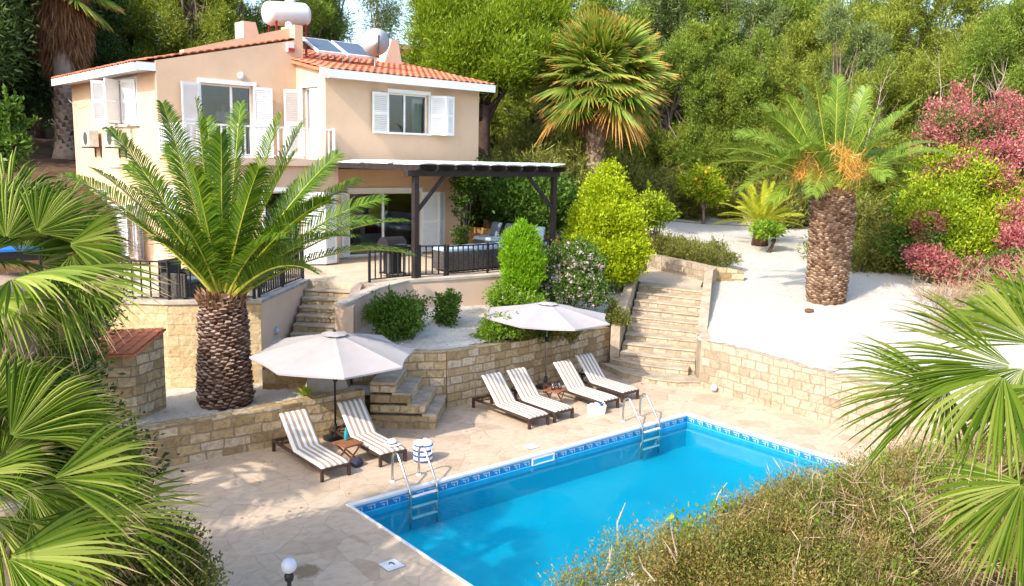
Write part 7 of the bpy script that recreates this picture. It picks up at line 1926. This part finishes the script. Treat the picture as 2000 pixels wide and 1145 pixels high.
# ------------------------------------------------------------------ people (H frame)
def person(label, x, y, z0, face, hgt, skin, cloth, hair, long_hair, arm_bend, trousers):
    r = empty('person', H(x, y, z0), YH + face, label, 'person'); k = hgt / 1.72
    f = lambda p, q, h: Vector(H(x + k * (p * math.cos(face) - q * math.sin(face)), y + k * (p * math.sin(face) + q * math.cos(face)), z0 + k * h))
    J = {}; E = []; RAD = {}
    def j(n, p, rx, par=None):
        J[n] = (f(*p), rx * k); 
        if par: E.append((par, n))
    j('pelvis', (0, 0, .95), .13); j('waist', (0, 0, 1.10), .115, 'pelvis'); j('chest', (0, 0, 1.30), .135, 'waist'); j('neck0', (0, .0, 1.44), .065, 'chest'); j('neck', (0, -.01, 1.50), .052, 'neck0'); j('jaw', (0, -.025, 1.56), .066, 'neck'); j('head', (0, -.015, 1.63), .083, 'jaw'); j('top', (0, -.005, 1.695), .055, 'head')
    j('nose', (0, -.105, 1.605), .012, 'head')
    for s, nm in ((-1, 'l'), (1, 'r')):
        j('ear' + nm, (s * .082, 0, 1.61), .014, 'head')
        j('sh' + nm, (s * .17, 0, 1.40), .06, 'chest'); j('el' + nm, (s * .22, .02, 1.14), .042, 'sh' + nm)
        b = arm_bend; w3 = (s * (.20 - .08 * b), -.22 * b, .90 + .20 * b); j('wr' + nm, w3, .028, 'el' + nm)
        dn = Vector((0, -.75 * b, -1 + .75 * b)).normalized()
        hd = tuple(Vector(w3) + dn * .05); j('hand' + nm, hd, .030, 'wr' + nm)
        for q in range(4):
            o_ = Vector(hd) + Vector((s * 0, (q - 1.5) * .019, (q - 1.5) * .008 * b)) + dn * (.045); j('f%d%s' % (q, nm), tuple(o_), .0095, 'hand' + nm); j('g%d%s' % (q, nm), tuple(o_ + dn * (.042 - .006 * abs(q - 1.2)) + Vector((-s * .012, 0, 0))), .008, 'f%d%s' % (q, nm))
        j('t' + nm, tuple(Vector(hd) + Vector((-s * .03, -.035, -.01))), .011, 'hand' + nm); j('u' + nm, tuple(Vector(hd) + Vector((-s * .035, -.05, -.04))), .009, 't' + nm)
        j('hip' + nm, (s * .09, 0, .88), .095, 'pelvis'); j('kn' + nm, (s * .10, -.01, .48), .06, 'hip' + nm); j('an' + nm, (s * .10, .02, .09), .038, 'kn' + nm); j('toe' + nm, (s * .11, -.13, .03), .032, 'an' + nm)
    names = list(J); Minv = WM[r.name].inverted()
    me = bpy.data.meshes.new('body'); me.from_pydata([tuple(Minv @ J[n][0]) for n in names], [(names.index(a), names.index(b)) for a, b in E], [])
    o = bpy.data.objects.new('body', me); COL.objects.link(o); o.parent = r; WM[o.name] = WM[r.name]; me.materials.append(skin)
    sk = o.modifiers.new('skin', 'SKIN'); sv = me.skin_vertices[0].data
    for i, n in enumerate(names): sv[i].radius = (J[n][1], J[n][1]); sv[i].use_root = (n == 'pelvis')
    o.modifiers.new('sub', 'SUBSURF').levels = 1; o.modifiers['sub'].render_levels = 2; sk.use_smooth_shade = True
    def ring(mb, z, rx, ry, n=16, cy=0): return [(rx * math.cos(2 * PI * i / n), cy + ry * math.sin(2 * PI * i / n), z) for i in range(n)]
    def shell(name, secs, mat, n=16):
        V = []; F = []
        for z, rx, ry in secs: V += [f(*p) for p in ring(None, z, rx, ry, n)]
        for i in range(len(secs) - 1):
            for q in range(n): F.append((i * n + q, i * n + (q + 1) % n, (i + 1) * n + (q + 1) % n, (i + 1) * n + q))
        return npmesh(name, V, np.array(F), mat, r, smooth=True)
    shell('shirt', [(.90, .185, .145), (1.05, .17, .135), (1.2, .185, .145), (1.33, .205, .145), (1.41, .175, .11), (1.455, .085, .075)], cloth)
    for s in (-1, 1): MB(lambda p, q, h: tuple(f(p, q, h))).tube([(s * .13, 0, 1.41), (s * .185, .0, 1.37), (s * .215, .012, 1.19)], [.085, .078, .066], 12).build('sleeve', cloth, r, smooth=True)
    tm = MB(lambda p, q, h: tuple(f(p, q, h)))
    for s in (-1, 1): tm.tube([(s * .085, 0, .99), (s * .095, 0, .80), (s * .10, -.01, .48), (s * .10, .02, .10)], [.125, .115, .08, .062], 14)
    tm.build('trousers', trousers, r, smooth=True)
    bm = bmesh.new(); bmesh.ops.create_uvsphere(bm, u_segments=18, v_segments=12, radius=1)
    V = []; 
    for v in bm.verts:
        c = Vector(v.co); cut = c.y < -.25 and c.z < .45
        sc_ = Vector((.098, .105, .105)); p = Vector((c.x * sc_.x, .012 + c.y * sc_.y, 1.648 + c.z * sc_.z))
        if cut: p.y = max(p.y, -.035)
        if long_hair and c.z < -.1 and c.y > -.2: p.z -= .20 * min(1, (-c.z)); p.y = max(p.y, .0)
        V.append(f(*p))
    F = [[v.index for v in q.verts] for q in bm.faces]; bm.free()
    npmesh('hair', V, F, hair, r, smooth=True)
    for s in (-1, 1): MB(lambda p, q, h: tuple(f(p, q, h))).lathe([(0, -.008), (.009, 0), (0, .008)], (s * .033, -.092, 1.635), 8).build('eye', M['dark_cloth'], r)
    MB(lambda p, q, h: tuple(f(p, q, h))).box(-.024, -.096, 1.562, .024, -.084, 1.570).build('mouth', M['red'], r)
    return r
person('woman with long brown hair and an orange top standing in the garden doorway', 3.72, 9.78, 3.36, .1, 1.66, M['skin'], M['top_orange'], M['hair'], True, .3, M['trousers'])
person('man in a pale grey shirt beside the woman in the garden doorway', 3.28, 9.95, 3.36, .5, 1.74, M['skin'], M['shirt_grey'], M['hair'], False, .4, M['trousers'])
person('person in a light shirt standing behind the balcony glass door', 2.95, 12.1, 6.475, 0, 1.66, M['skin'], M['shirt_grey'], M['hair'], False, .8, M['trousers'])

# fallen leaves on gravel and paving
rgn = np.random.default_rng(55); C = []
for k in range(420):
    x, y = rgn.uniform(11.5, 30), rgn.uniform(-5, 18)
    if k < 260:
        if inside(np.array([x]), np.array([y]), [(11.6, 1.2), (11.5, -5), (24, -5), (31, 5), (38, 24), (27, 20), (20.5, 9.0), (15.3, 4.2)])[0]: C.append((x, y, g1(x, y) + .05))
    elif k < 340:
        x, y = rgn.uniform(-4, 10.5), rgn.uniform(.3, 3.2); C.append((x, y, .012))
    else:
        x, y = rgn.uniform(4.8, 11), rgn.uniform(4.8, 6.2); C.append((x, y, g1(x, y) + .05))
C = np.array(C); V, F = cloud(C, np.tile(np.array([[.3, .2, 0]]), (len(C), 1)), .075, .04, rgn, 1, .0, .0, 1.2)
V[:, 2] = np.repeat(C[:, 2], 4) + np.tile(np.array([0, .008, .012, .004]), len(C))
tag(npmesh('fallen_leaves', V, F, M['dead_skirt']), 'dry brown leaves scattered over the gravel and paving', 'leaves', kind='stuff')
